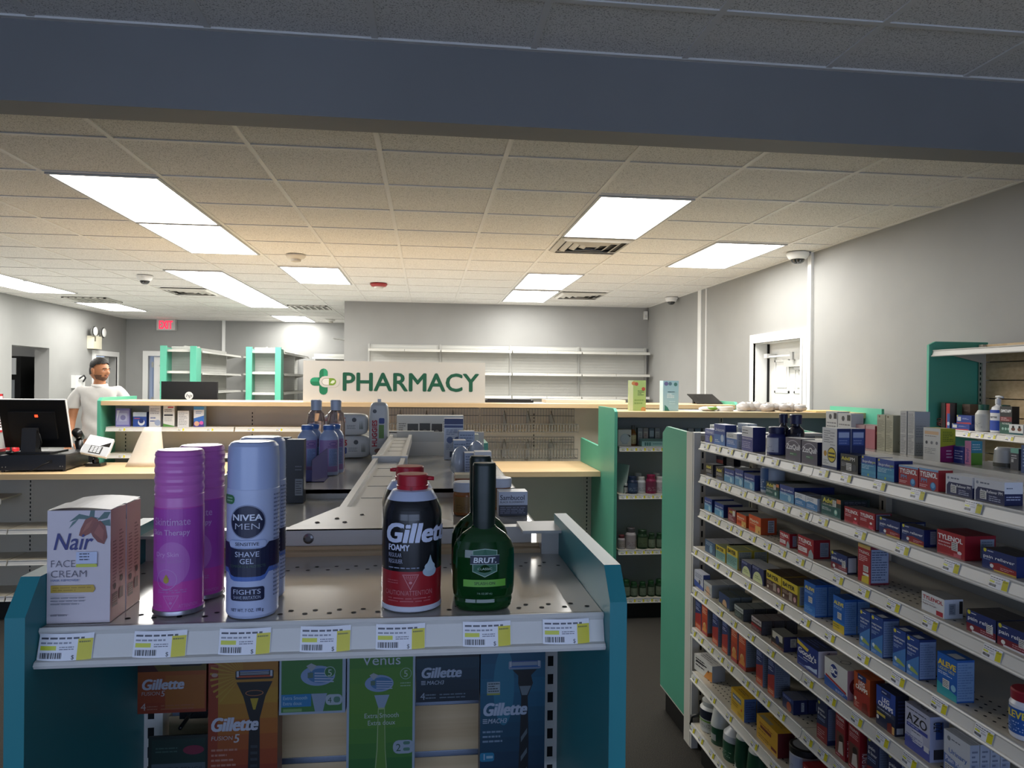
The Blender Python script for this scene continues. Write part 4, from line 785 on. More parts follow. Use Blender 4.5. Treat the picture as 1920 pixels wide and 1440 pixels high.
D = {
 's1a': (1.192, 0.05, 2.892, 2.991, 1.375, 0.067), 's1aa': (1.282, 0.05, 3.087, 3.16, 1.375, 0.074), 's1b': (1.192, 0.012, 2.779, 2.893, 1.375, 0.093), 
 's1c': (1.192, 0.019, 2.668, 2.768, 1.375, 0.066), 's1cc': (1.282, 0.05, 2.88, 2.989, 1.375, 0.081), 's1dd': (1.282, 0.05, 2.77, 2.865, 1.375, 0.098), 
 's1d': (1.192, 0.027, 2.531, 2.626, 1.375, 0.099), 's1e': (1.192, 0.05, 2.394, 2.475, 1.375, 0.108), 's1f': (1.192, 0.05, 2.33, 2.399, 1.375, 0.153), 
 's1g': (1.192, 0.05, 2.25, 2.345, 1.375, 0.154), 's1h': (1.192, 0.012, 2.188, 2.288, 1.375, 0.083), 's1i': (1.192, 0.012, 2.089, 2.184, 1.375, 0.081), 
 's1j': (1.192, 0.043, 1.983, 2.063, 1.375, 0.13), 's1k': (1.192, 0.012, 1.879, 1.965, 1.375, 0.061), 's1l': (1.192, 0.012, 1.798, 1.864, 1.375, 0.065), 
 's1m': (1.192, 0.051, 1.722, 1.793, 1.375, 0.064), 's1n': (1.192, 0.012, 1.631, 1.705, 1.375, 0.057), 's1o': (1.192, 0.037, 1.561, 1.629, 1.375, 0.059), 
 's1p': (1.192, 0.012, 1.455, 1.538, 1.375, 0.056), 's1q': (1.192, 0.042, 1.366, 1.45, 1.375, 0.058), 's2a': (1.192, 0.012, 2.9, 2.981, 1.235, 0.059), 
 's2b': (1.192, 0.012, 2.79, 2.871, 1.235, 0.058), 's2bb': (1.282, 0.05, 3.008, 3.083, 1.235, 0.08), 's2bc': (1.282, 0.05, 2.898, 2.974, 1.235, 0.091), 
 's2c': (1.192, 0.012, 2.689, 2.785, 1.235, 0.061), 's2d': (1.192, 0.012, 2.608, 2.684, 1.235, 0.071), 's2e': (1.192, 0.012, 2.514, 2.603, 1.235, 0.065), 
 's2f': (1.192, 0.012, 2.387, 2.51, 1.235, 0.113), 's2g': (1.192, 0.012, 2.329, 2.426, 1.235, 0.057), 's2h': (1.192, 0.012, 2.228, 2.325, 1.235, 0.061), 
 's2i': (1.192, 0.012, 2.155, 2.224, 1.235, 0.049), 's2j': (1.192, 0.012, 2.086, 2.154, 1.235, 0.048), 's2k': (1.192, 0.054, 1.96, 2.065, 1.235, 0.064), 
 's2l': (1.192, 0.012, 1.871, 1.943, 1.235, 0.052), 's2m': (1.192, 0.012, 1.8, 1.871, 1.235, 0.054), 's2n': (1.192, 0.012, 1.697, 1.783, 1.235, 0.051), 
 's2o': (1.192, 0.033, 1.608, 1.692, 1.235, 0.05), 's2p': (1.192, 0.055, 1.475, 1.564, 1.235, 0.063), 's2q': (1.192, 0.033, 1.333, 1.426, 1.235, 0.051), 
 's3a': (1.192, 0.096, 2.907, 2.989, 1.085, 0.063), 's3b': (1.192, 0.018, 2.787, 2.879, 1.085, 0.061), 's3c': (1.192, 0.012, 2.67, 2.745, 1.085, 0.059), 
 's3d': (1.192, 0.012, 2.581, 2.665, 1.085, 0.054), 's3e': (1.192, 0.044, 2.46, 2.558, 1.085, 0.068), 's3f': (1.192, 0.026, 2.253, 2.321, 1.085, 0.055), 
 's3g': (1.192, 0.054, 2.105, 2.201, 1.085, 0.067), 's3h': (1.192, 0.031, 1.925, 2.009, 1.085, 0.06), 's3i': (1.192, 0.054, 1.817, 1.875, 1.085, 0.112), 
 's3j': (1.192, 0.047, 1.537, 1.615, 1.085, 0.053), 's3k': (1.192, 0.012, 1.385, 1.469, 1.085, 0.055), 's3l': (1.192, 0.035, 1.301, 1.382, 1.085, 0.054), 
 's4a': (1.165, 0.012, 2.804, 2.911, 0.925, 0.059), 's4b': (1.165, 0.012, 2.704, 2.798, 0.925, 0.062), 's4c': (1.165, 0.012, 2.592, 2.689, 0.925, 0.08), 
 's4d': (1.165, 0.012, 2.475, 2.559, 0.925, 0.059), 's4e': (1.165, 0.012, 2.38, 2.47, 0.925, 0.064), 's4f': (1.165, 0.012, 2.255, 2.36, 0.925, 0.073), 
 's4g': (1.165, 0.022, 2.149, 2.251, 0.925, 0.073), 's4h': (1.165, 0.039, 2.045, 2.11, 0.925, 0.105), 's4i': (1.165, 0.037, 1.892, 1.95, 0.925, 0.107), 
 's4j': (1.165, 0.012, 1.775, 1.822, 0.925, 0.107), 's4k': (1.165, 0.045, 1.721, 1.772, 0.925, 0.109), 's4l': (1.165, 0.012, 1.632, 1.682, 0.925, 0.105), 
 's4m': (1.165, 0.044, 1.584, 1.63, 0.925, 0.104), 's4n': (1.165, 0.042, 1.461, 1.524, 0.925, 0.102), 's4o': (1.165, 0.05, 1.27, 1.345, 0.925, 0.104), 
 's5a': (1.165, 0.012, 2.925, 3.028, 0.75, 0.076), 's5b': (1.165, 0.027, 2.833, 2.918, 0.75, 0.059), 's5c': (1.165, 0.05, 2.66, 2.761, 0.75, 0.059), 
 's5d': (1.165, 0.043, 2.537, 2.615, 0.75, 0.053), 's5e': (1.165, 0.043, 2.392, 2.47, 0.75, 0.057), 's5f': (1.165, 0.046, 2.233, 2.321, 0.75, 0.058), 
 's5g': (1.165, 0.03, 2.024, 2.148, 0.75, 0.088), 's5h': (1.165, 0.019, 1.874, 1.991, 0.75, 0.09), 's5i': (1.165, 0.042, 1.772, 1.845, 0.75, 0.105), 
 's5j': (1.165, 0.036, 1.668, 1.746, 0.75, 0.109), 's5k': (1.165, 0.019, 1.544, 1.633, 0.75, 0.114), 's5l': (1.165, 0.021, 1.42, 1.5, 0.75, 0.111), 
 's6a': (1.165, 0.012, 2.945, 3.012, 0.575, 0.126), 's6b': (1.165, 0.019, 2.875, 2.938, 0.575, 0.127), 's6c': (1.165, 0.015, 2.764, 2.824, 0.575, 0.132), 
 's6d': (1.165, 0.013, 2.672, 2.727, 0.575, 0.137), 's6e': (1.165, 0.012, 2.585, 2.642, 0.575, 0.136), 's6f': (1.165, 0.041, 2.512, 2.575, 0.575, 0.136), 
 's6g': (1.165, 0.018, 2.378, 2.43, 0.575, 0.131), 's6h': (1.165, 0.051, 2.293, 2.342, 0.575, 0.131), 's6i': (1.165, 0.048, 2.167, 2.239, 0.575, 0.054), 
 's6j': (1.165, 0.025, 1.972, 2.03, 0.575, 0.126), 's6k': (1.165, 0.012, 1.883, 1.931, 0.575, 0.131), 's6l': (1.165, 0.017, 1.814, 1.868, 0.575, 0.13), 
 's6m': (1.165, 0.025, 1.733, 1.783, 0.575, 0.137), 's6n': (1.165, 0.014, 1.645, 1.698, 0.575, 0.138), 's7a': (1.165, 0.042, 2.875, 3.03, 0.385, 0.075), 
 's7b': (1.165, 0.047, 2.521, 2.636, 0.385, 0.093), 's7c': (1.165, 0.039, 2.267, 2.421, 0.385, 0.09), 's7d': (1.165, 0.05, 2.119, 2.236, 0.385, 0.097), 
 's7e': (1.165, 0.051, 2.032, 2.108, 0.385, 0.082), 's8a': (1.165, 0.05, 2.866, 3.008, 0.17, 0.153), 's8b': (1.165, 0.05, 2.771, 2.875, 0.17, 0.142), 
 's8c': (1.165, 0.05, 2.629, 2.765, 0.17, 0.15), 's8d': (1.165, 0.05, 2.558, 2.637, 0.17, 0.165), 's8e': (1.165, 0.05, 2.448, 2.539, 0.17, 0.166),
}
SURF = {1: 1.3845, 2: 1.2435, 3: 1.0935, 4: .9335, 5: .7585, 6: .5835, 7: .3935, 8: .1705}
BACKS = ['behind the front one', 'third in its file', 'fourth in its file']
q = dict(STY['aleve']); q['f'] = q['f'][:3] + [('r', 0, 0, 1, .24, 'd0b42c'), ('s', .06, .08, .6, .2, 2, '5c5420')] + sticker(.4, .38, .36, .18); STY['aleveband'] = q
def carton(name, label, cat, x, y, z, w, d, h, rot, st, group=None):
    q = dict(STY[st]); base = q.pop('base')
    o = carton_mb(w, d, h, base, **q).build(name, None, (x, y, z), rot)
    return tag(o, label, cat, group)
def stock(key, st, desc, depth=None, deep=0, name='medicine_box', cat='box', jig=0., back=None):
    """one carton facing the aisle, with copies behind it"""
    xf, dd, y0, y1, z, h = D[key]; k = int(key[1]); s = SURF[k]
    d = depth or (dd if dd > .02 else .048)
    w = y1 - y0 - .0015; H = z + h - s
    where = ' on %s medicine shelf' % ORD[k]
    grp = 'boxes on the %s medicine shelf' % ORD[k]
    o = carton(name, desc + where, cat, xf + d / 2, (y0 + y1) / 2, s, w, d, H, -PI / 2 + jig, st, grp)
    for i in range(deep):
        c = o.copy(); COL.objects.link(c); c.location.x += (d + .002) * (i + 1)
        c['label'] = '%s%s, %s' % (back or desc, where, BACKS[i])
    return o
ITEMS = [
 ('s1a', 'lilac', 'small lilac sleep box with yellow disc, farthest box', .035), ('s1aa', 'whiteblue', 'white and blue box behind the farthest lilac box', .04), ('s1b', 'unisom', 'blue sleep-aid box second from the far end'),
 ('s1c', 'whiteblue', 'low white and blue box before an olive box', .05), ('s1cc', 'olive', 'white box with olive panel peeking over a low blue box', .04), ('s1dd', 'sky', 'pale box with blue disc peeking out behind', .04),
 ('s1d', 'diphen', 'white and purple allergy box beside the dark bottle', .05),
 ('s1h', 'zzz', 'grey-purple night sleep box, farther of two'), ('s1i', 'zzz', 'grey-purple night sleep box, nearer of two', .06), ('s1k', 'advilpm', 'small black night painkiller box before the tall bee box'),
 ('s1l', 'ibupm', 'blue night ibuprofen box, farther of two'), ('s1m', 'ibupm', 'blue night ibuprofen box, nearer of two'), ('s1n', 'tylpm', 'red and blue night tablet box, farther of two'), ('s1o', 'tylpm', 'red and blue night tablet box, nearer of two'),
 ('s1p', 'painpm', 'white and navy night pain box, farther of two'), ('s1q', 'painpm', 'white and navy night pain box, nearest the view'),
 ('s2a', 'advil', 'small black painkiller box with yellow lettering at the far end'), ('s2b', 'advil', 'second black painkiller box with yellow lettering', .12), ('s2bb', 'darkslim', 'slim navy box with red band at the back', .03), ('s2bc', 'blackslim', 'slim black box at the back', .03),
 ('s2c', 'bluebox', 'pale-fronted blue box, farthest of three', .1), ('s2d', 'bluebox', 'pale-fronted blue box, middle of three', .1), ('s2e', 'bluebox', 'pale-fronted blue box, nearest of three', .09),
 ('s2g', 'advilgel', 'dark green gel-capsule box beside the white bottle', .14), ('s2h', 'bluebox', 'blue ibuprofen box beside two half-white boxes', .14), ('s2i', 'ibuwhite', 'half white half blue box, farther of two', .05), ('s2j', 'ibuwhite', 'half white half blue box, nearer of two', .05),
 ('s2k', 'advilgel', 'green gel-capsule box with orange corner', .09), ('s2l', 'tyl', 'red caplet box, farther of two small ones'), ('s2m', 'tyl', 'red caplet box, nearer of two small ones'),
 ('s2n', 'painrel', 'navy and red pain reliever box, farther of the paired ones', .07), ('s2o', 'painrel', 'navy and red pain reliever box, nearer of the paired ones'), ('s2p', 'tylbig', 'large red caplet box with white price sticker', .075), ('s2q', 'painrel', 'navy and red pain reliever box cut by the frame edge', .06),
 ('s3a', 'bluebox', 'long navy box with pale front at the far end'), ('s3b', 'bluebox', 'shorter blue box second from the far end', .08), ('s3c', 'redadvil', 'dark red box with yellow lettering', .09), ('s3d', 'motrin', 'small orange box, farther of two', .08), ('s3e', 'motrin', 'larger orange box with barcode side, nearer of two', .06),
 ('s3f', 'tylwr', 'red and white caplet box, smaller of two'), ('s3g', 'tylwr', 'red and white caplet box, larger of two'), ('s3h', 'painrelief', 'maroon-striped pain relief box with pale open end'), ('s3i', 'tyltall', 'tall upright red box with yellow cap picture'),
 ('s3j', 'tylwhite', 'white box with red lettering standing alone'), ('s3k', 'painrelief', 'navy pain relief box, farther of two large ones', .08), ('s3l', 'painrelief', 'navy pain relief box, nearer of two large ones', .08),
 ('s4a', 'teabox', 'slate blue box at the far end', .08, 1), ('s4b', 'bayery', 'yellow and teal aspirin box, smaller of two'), ('s4c', 'bayery', 'larger yellow and teal aspirin box', .06, 1),
 ('s4d', 'aspirin', 'navy box with pale green arch, farther of two', .07), ('s4e', 'aspirin', 'navy box with pale green arch, nearer of two', .07), ('s4f', 'bayerb', 'yellow-topped brown aspirin box, farther of two', .09), ('s4g', 'bayerb', 'yellow-topped brown aspirin box, nearer of two', .09),
 ('s4h', 'aleve', 'tall bright blue box without yellow band', .039, 1), ('s4i', 'aleveband', 'tall bright blue box with yellow band', .037, 1),
 ('s4j', 'naprox', 'tall navy capsule box, farthest of four', .045), ('s4k', 'naprox', 'tall navy capsule box, second farthest of four'), ('s4l', 'naprox', 'tall navy capsule box, second nearest of four', .045), ('s4m', 'naprox', 'tall navy capsule box, nearest of four'), ('s4n', 'alevegel', 'tall blue gel-capsule box with teal base'),
 ('s5a', 'lilacsm', 'pale leaning box with blue base at the far end', .03), ('s5b', 'peach', 'grey box with peach arch front', .07, 1), ('s5c', 'navypeach', 'navy box with peach arch front', .045, 1), ('s5d', 'excg', 'dark green migraine box', .043, 2), ('s5e', 'excr', 'dark red migraine box', .043, 2),
 ('s5f', 'brownbox', 'cream and brown box with navy side'), ('s5g', 'goody', 'navy powder box with white script lettering', .06), ('s5h', 'bc', 'white powder box with navy oval', .06), ('s5i', 'legor', 'orange and red leg cramp box'), ('s5j', 'legnavy', 'navy leg cramp box'), ('s5k', 'azo', 'lilac box with large thin lettering'), ('s5l', 'urinary', 'pale blue and white bladder relief box', .022, 3),
 ('s6a', 'tallnr', 'tall navy and red box at far end', .05), ('s6b', 'tallor', 'tall orange box second from the far end', .05), ('s6c', 'tallnr', 'tall navy and red pale-sided box, third from far end', .04), ('s6d', 'tallnr', 'tall navy and red box, fourth from far end', .06), ('s6e', 'tallor', 'tall orange box, farther of two paired', .05), ('s6f', 'tallor', 'tall orange box, nearer of two paired', .055),
 ('s6g', 'tallnr', 'tall navy and red box after the paired orange ones', .05), ('s6h', 'tallnr', 'tall navy and red box standing nearest a gap', .055), ('s6i', 'navyor', 'low navy box with orange disc', .048, 1), ('s6j', 'painfev', 'tall navy fever box farther than the red ones', .045), ('s6k', 'tylkid', 'tall red box with child picture, farther of two', .04), ('s6l', 'tylkid', 'tall red box with child picture, nearer of two', .04), ('s6m', 'painfev', 'tall navy fever box after the red ones', .045), ('s6n', 'painfev', 'tall navy fever box nearest the view', .045),
 ('s7b', 'yellowp', 'yellow powder box with blue side', .047, 1), ('s7c', 'yellowm', 'larger yellow powder box with maroon side', .06), ('s7e', 'redbox', 'plain red box', .05, 1),
]
for it in ITEMS:
    stock(it[0], it[1], it[2], it[3] if len(it) > 3 else None, it[4] if len(it) > 4 else 0)
# tall bee box and its twin behind, the leaning cream box
stock('s1j', 'bee', 'tall white cough box with a bee', .043, 1)
o = stock('s7a', 'creambox', 'white and orange ointment box lying askew', .06, jig=.12); o.location.x += .012

def bottle(name, label, cat, x, y, z, parts, rot=0, group=None):
    """parts: [(part name, MB, label or None)]; the first is the body"""
    F = Fix(name, label, cat, (x, y, z), group); F.loc = (0, 0, 0); F.o.rotation_euler = (0, 0, rot)
    for p in parts: F.part(p[0], p[1], None, p[2] if len(p) > 2 else None)
    return F
def lbl(r, z0, z1, col, ink, ang=2.2, rows=6, sy=1., ttl=None, tcol=None, th=.008):
    S = drum(r, sy=sy); w = r * ang; mb = MB()
    mb.rect(S, -w / 2, z0, w / 2, z1, col, .0006, nu=16)
    mb.small(S, -w * .36, z0 + (z1 - z0) * .08, w * .36, z0 + (z1 - z0) * .5, rows, ink, .0008)
    if ttl: mb.text(S, ttl, 0, z0 + (z1 - z0) * .62, th, tcol or ink, .001, 'c', .02, w=w * .62)
    return mb
def stockb(key, desc, parts_f, cat='bottle', name='medicine_bottle', dx=0., dy=0., rs=.8):
    xf, dd, y0, y1, z, h = D[key]; k = int(key[1]); s = SURF[k]; r = (y1 - y0) / 2
    r *= rs
    H = z + h - s
    return bottle(name, desc + ' on %s medicine shelf' % ORD[k], cat, xf + r + dx, (y0 + y1) / 2 + dy, s, parts_f(r, H), -PI / 2, 'bottles on the %s medicine shelf' % ORD[k])
DK = P('17182c', .2, coat=.4)
def f_night(r, H): return [('body', MB().lathe([(0, 0), (r, .001), (r, H * .55), (r * .9, H * .64), (r * .5, H * .72), (r * .5, H * .78), (0, H * .78)], DK, sy=.7)), ('cap', MB().lathe([(r * .58, H * .77), (r * .6, H * .98), (r * .5, H), (0, H)], P('20244c', .35), sy=.9)),
                      ('wrapper', lbl(r, H * .08, H * .52, '2c3040', 'a9adbc', 2.4, 5, .7, 'ZzzQuil', 'e0e0e6', .012))]
stockb('s1f', 'dark navy sleep syrup bottle, farther of two', f_night, dx=.056, dy=.10); stockb('s1g', 'dark navy sleep syrup bottle, nearer of two', f_night, dx=.056, dy=.10)
def f_pill(body, cap, lc, ink, ttl=None, tc=None): return lambda r, H: [('body', MB().lathe([(0, 0), (r * .98, .001), (r, .004), (r, H * .66), (r * .8, H * .76), (r * .72, H * .78), (0, H * .78)], P(body, .35))), ('cap', MB().lathe([(r * .82, H * .77), (r * .84, H * .98), (r * .76, H), (0, H)], P(cap, .4))), ('wrapper', lbl(r, H * .1, H * .62, lc, ink, 2.6, 5, 1., ttl, tc, H * .1))]
stockb('s1e', 'navy-capped bottle with white and purple wrapper', f_pill('28306c', '1d2350', 'c9cad6', '5a5c74'), dx=.01)
stockb('s2f', 'big pale blue-white rounded bottle', lambda r, H: [('body', MB().lathe([(0, 0), (r * .95, .001), (r, .006), (r, H * .8), (r * .9, H * .92), (r * .5, H), (0, H)], P('b4bcc8', .35))), ('wrapper', lbl(r, H * .12, H * .86, '3c5c8c', 'c8d4e4', 1.5, 5))], dx=.006, dy=.021, rs=.68)
stockb('s4o', 'white tablet bottle with dark red cap', lambda r, H: [('body', MB().lathe([(0, 0), (r * .96, .001), (r, .005), (r, H * .7), (r * .84, H * .8), (0, H * .8)], P('d8d8de', .35))), ('cap', MB().lathe([(r * .92, H * .79), (r * .94, H * .97), (r * .86, H), (0, H)], P('8c1c2c', .35))), ('wrapper', lbl(r, H * .12, H * .64, '2456a0', 'b8cce8', 2.6, 4, 1., 'ALEVE', 'e6d050', .014))])
stockb('s7d', 'white jar with black screw lid', lambda r, H: [('body', MB().lathe([(0, 0), (r * .98, .001), (r, .004), (r, H * .78), (0, H * .78)], P('c9cad2', .35))), ('lid', MB().lathe([(r * 1.03, H * .76), (r * 1.04, H * .98), (r * .98, H), (0, H)], P('16161a', .4)).lathe([(r * .8, H + .0006), (0, H + .0006)], '8c8f94')), ('wrapper', lbl(r, H * .06, H * .7, 'aab0c8', '5a6284', 2.8, 7))], 'jar', 'ointment_jar')
stockb('s8a', 'white pump bottle with black and green bands', lambda r, H: [('body', MB().lathe([(0, 0), (r * .98, .001), (r, .004), (r, H * .6), (r * .8, H * .68), (0, H * .68)], P('cfcfcc', .4))), ('pump', MB().lathe([(r * .82, H * .66), (r * .84, H * .8), (r * .4, H * .84), (r * .3, H * .97), (0, H)], P('b9b9b6', .4))), ('wrapper', lbl(r, H * .1, H * .6, 'bdbdb8', '55585c', 2.8, 6).rect(drum(r), -r * 1.4, H * .36, r * 1.4, H * .6, '1c2234', .001, nu=16).rect(drum(r), -r * 1.4, H * .29, r * 1.4, H * .33, '6f9a3c', .001, nu=16))])
stockb('s8b', 'green roll-on bottle with tall white cap', lambda r, H: [('body', MB().lathe([(0, 0), (r * .95, .001), (r * .95, H * .52), (0, H * .52)], P('1f4a34', .3))), ('cap', MB().lathe([(r, H * .5), (r * .98, H * .56), (r * .72, H * .98), (0, H)], P('d2d2ce', .4))), ('wrapper', MB().rect(drum(r * .95), -r * .2, H * .12, r * .6, H * .3, 'a8aaa4', .001, nu=8))])
stockb('s8c', 'white spray bottle with dark green lower half', lambda r, H: [('body', MB().lathe([(0, 0, P('1f4a34', .3)), (r * .98, .001), (r, H * .5), (r, H * .5, P('c0c2c6', .35)), (r * .96, H * .66), (r * .5, H * .82), (0, H * .82)], '1f4a34')), ('nozzle', MB().lathe([(r * .52, H * .8), (r * .46, H * .96), (0, H)], P('a9abb0', .4))), ('wrapper', lbl(r, H * .08, H * .45, '24523a', 'b8ccb8', 2., 4))])
def f_tube(r, H):
    mb = MB(); pr = [(0, r * .85), (.2, r), (.75, r * .75), (1, .006)]
    for i in range(3):
        a, b = pr[i], pr[i + 1]; vs = []
        for t, q in (a, b): vs += [(r * math.cos(2 * PI * k / 24), q * math.sin(2 * PI * k / 24), .02 + t * (H - .02)) for k in range(24)]
        mb.add(vs, [(k, (k + 1) % 24, 24 + (k + 1) % 24, 24 + k) for k in range(24)], P('1f4a34', .3) if i < 2 else P('c6c8c4', .3), True)
    m2 = MB(); S = lambda u, v, n: Vector((u, -(r * .98 - v * .12) - n - .001, v)); m2.text(S, 'BIOFREEZE', .004, H * .12, .012, 'd8e0d8', .001, 'l', .0, w=H * .62, rot=1)
    return [('body', mb), ('cap', MB().lathe([(0, 0), (r * .86, .001), (r * .86, .022), (0, .022)], P('d2d2ce', .4))), ('lettering', m2)]
stockb('s8d', 'green gel tube standing on its cap, farther of two', f_tube, 'tube', 'gel_tube'); stockb('s8e', 'green gel tube standing on its cap, nearer of two', f_tube, 'tube', 'gel_tube')

# ------------------------------------------------------------------ goods on the far side of the medicine gondola
STY.update({
 'wtext': dict(base='d6d6d4', f=[('s', .08, .08, .92, .7, 6, '8a8a8c'), ('c', .4, .84, .08, '44464a'), ('r', .7, .78, .95, .96, '2c2c30')]),
 'pinkbox': dict(base='c4707c', f=[('r', 0, .85, 1, 1, 'd8b0b0')], s=[('r', 0, 0, 1, 1, '8c3440'), ('c', .4, .3, .14, 'c06c7c'), ('c', .7, .6, .12, 'd8a050'), ('c', .2, .7, .1, 'd07058')], top='d2a8a4'),
 'beigetall': dict(base='b9b69c', f=[('c', .3, .95, .03, '6a5a3a'), ('s', .08, .5, .92, .86, 10, '85836c'), ('s', .08, .06, .92, .46, 9, '85836c')], s=[('o', .5, .25, .04, .01, '5a5c44')], side='96957e', top='cfcdbc'),
 'whitetall': dict(base='c4c4c2', f=[('s', .08, .5, .92, .96, 14, '7c7e82'), ('s', .08, .04, .92, .46, 12, '7c7e82')], s=[('s', .1, .05, .9, .3, 6, '6a6c70'), ('s', .1, .4, .9, .7, 5, '8a8c90')], side='a6a7a8', top='94959a'),
 'magenta': dict(base='d2d2ce', f=[('r', .08, .8, .9, .9, 'd8b48c'), ('s', .1, .72, .8, .78, 1, '9a8a84'), ('c', .2, .55, .05, '3a3c40'), ('c', .5, .55, .05, '7a7c80'), ('c', .8, .55, .05, '7a7c80'), ('s', .08, .2, .8, .4, 4, '9a9c9c')], s=[('r', 0, 0, 1, .45, '8c2060'), ('p', [(0, .45), (1, .52), (1, .4), (0, .4)], '8c2060'), ('s', .4, .1, .8, .38, 3, 'd8b8cc'), ('s', .15, .6, .85, .92, 6, '5c6c20')], side='a8a82c', top='c8bc6c'),
 'bluesm': dict(base='243c90', f=[('s', .1, .2, .9, .8, 4, 'c8d0e8')]),
 'pinkteal': dict(base='d080ac', f=[('t', 'Benadryl', .62, .1, .16, '3c3c94', {'al': 'l', 'rot': 1, 'w': 1.6})], s=[('r', 0, .5, 1, 1, '4098b4'), ('r', 0, 0, 1, .5, '6ca844'), ('s', .1, .6, .9, .9, 3, 'cfe4ec')], side='4098b4', top='4890a8'),
 'mint': dict(base='3a3c48', f=[('r', 0, .78, 1, 1, '7cc0ac'), ('s', .1, .5, .8, .72, 2, 'd8d8dc'), ('r', .1, .35, .4, .5, 'c8c8c8')], top='9cc8bc'),
 'bluetall': dict(base='2c4c84', f=[('s', .1, .2, .9, .9, 6, '9cb0d0')]),
})
for st, lb, X, Y0, Y1, zt, d in (
 ('wtext', 'white printed box peeking above the tall bee box, farther of two', 1.60, 2.662, 2.744, .128, .05), ('wtext', 'white printed box peeking above the tall bee box, nearer of two', 1.60, 2.568, 2.658, .124, .05),
 ('pinkbox', 'pink box on the far side deck, farther of two', 1.62, 2.512, 2.578, .085, .06), ('pinkbox', 'pink fruit-patterned box on the far side deck, nearer of two', 1.62, 2.451, 2.51, .085, .06),
 ('beigetall', 'tall beige box on the gondola deck, farther of two', 1.62, 2.393, 2.441, .128, .05), ('beigetall', 'tall beige box on the gondola deck, nearer of two', 1.62, 2.349, 2.391, .128, .05),
 ('whitetall', 'tall pale grey box on the gondola deck, farther of two', 1.615, 2.27, 2.305, .146, .055), ('whitetall', 'tall pale grey box on the gondola deck, nearer of two', 1.615, 2.23, 2.266, .146, .055),
 ('magenta', 'white box with lime and magenta side on the gondola deck', 1.56, 2.036, 2.114, .102, .05),
 ('bluesm', 'small blue box between the magenta-sided and pink-edged boxes', 1.60, 1.988, 2.032, .05, .03), ('pinkteal', 'pink-edged box with teal and green side on the gondola deck', 1.60, 1.959, 1.986, .07, .036),
 ('mint', 'dark box with mint top on the gondola deck', 1.63, 1.82, 1.85, .06, .04), ('bluetall', 'blue box cut by the right frame edge on the gondola deck', 1.60, 1.72, 1.78, .075, .06)):
    carton('medicine_box', lb, 'box', X + d / 2, (Y0 + Y1) / 2, 1.4005, Y1 - Y0 - .002, d, zt, -PI / 2, st, 'goods on the far side deck')
F = Fix('air_freshener', 'white ribbed plug-in device on the gondola deck', 'device', (1.66, 1.90, 1.4))
F.part('housing', MB().lathe([(0, .0), (.029, .0), (.031, .012), (.028, .05), (.022, .057), (0, .058)], P('c6c6c2', .35), c=(1.66, 1.90, 1.4005)))
F.part('base_band', MB().lathe([(.0315, .002), (.0318, .012), (.031, .014)], P('5c5a50', .4), c=(1.66, 1.90, 1.4005)))

# ------------------------------------------------------------------ goods on the wall shelving
STY.update({
 'redblk': dict(base='201c1e', f=[('t', 'PRO', .3, .1, .3, '6a2a30', {'al': 'l', 'rot': 1, 'w': 1.2})]),
 'redcirc': dict(base='b02830', f=[('r', .3, 0, 1, .6, '3a5ca4'), ('c', .62, .2, .075, 'c8d0dc')], side='5c5654'),
 'brownw': dict(base='6a5a50', f=[('s', .2, .2, .8, .8, 5, '8a7a70')]),
 'bluered': dict(base='2c4494', f=[('p', [(0, .1), (.9, .2), (1, .0), (0, 0)], 'b83c48'), ('r', .05, .3, .3, .8, 'd0d0cc'), ('c', .06, .9, .1, 'd0c83c'), ('s', .4, .5, .9, .7, 2, 'b0bce0')]),
 'dimet': dict(base='2a2c2e', f=[('r', 0, 0, 1, .4, '2c5c50'), ('t', 'DIMETAPP', .5, .78, .1, 'e8e8e8', {'w': .84, 'b': .02}), ('r', 0, .45, 1, .62, '7c2c30'), ('s', .1, .47, .9, .6, 2, 'd8b8b8'), ('t', 'MULTI-RELIEF', .5, .34, .06, 'dfe8e4', {'w': .6}), ('c', .25, .18, .05, '9cc4b8'), ('c', .5, .18, .05, '9cc4b8'), ('c', .75, .18, .05, '9cc4b8')], side='1d1e20'),
 'brownsq': dict(base='8c6c4c', f=[('r', .1, .1, .9, .9, '9c7c58'), ('c', .5, .5, .2, '7a5a3c')], side='2c2620'),
 'people': dict(base='e0e0de', f=[('r', 0, 0, 1, .2, '2c5c64'), ('c', .3, .55, .24, '6a3c2c', .7), ('c', .75, .55, .24, '7c4834', .7), ('c', .3, .76, .14, '1a1412', .9), ('c', .75, .78, .13, '241a16', .9)]),
})
for st, lb, X, Y0, Y1, h, d, z in (
 ('redblk', 'black box with red upright lettering on the wall shelf', 2.835, 3.665, 3.70, .14, .07, 1.402), ('redcirc', 'red and blue slim box beside the black one on the wall shelf', 2.835, 3.63, 3.66, .138, .03, 1.402),
 ('brownw', 'dull brown box at the back of the wall shelf', 2.93, 3.60, 3.66, .135, .05, 1.402),
 ('bluered', 'blue box with red swoosh lying on another on the wall shelf', 2.85, 3.49, 3.60, .045, .05, 1.4345), ('bluered', 'blue box with red swoosh lying at the bottom on the wall shelf', 2.83, 3.48, 3.61, .032, .07, 1.402),
 ('dimet', 'black and green multi-relief box on the wall shelf', 2.84, 3.215, 3.29, .135, .04, 1.402), ('brownsq', 'brown box with dark side near the frame edge on the wall shelf', 2.93, 3.14, 3.20, .12, .05, 1.402), ('people', 'white box with two face pictures on the wall shelf', 2.815, 3.12, 3.205, .05, .06, 1.402)):
    carton('medicine_box', lb, 'box', X + d / 2, (Y0 + Y1) / 2, z + .0005, Y1 - Y0 - .002, d, h, -PI / 2, st, 'goods on the wall shelf')
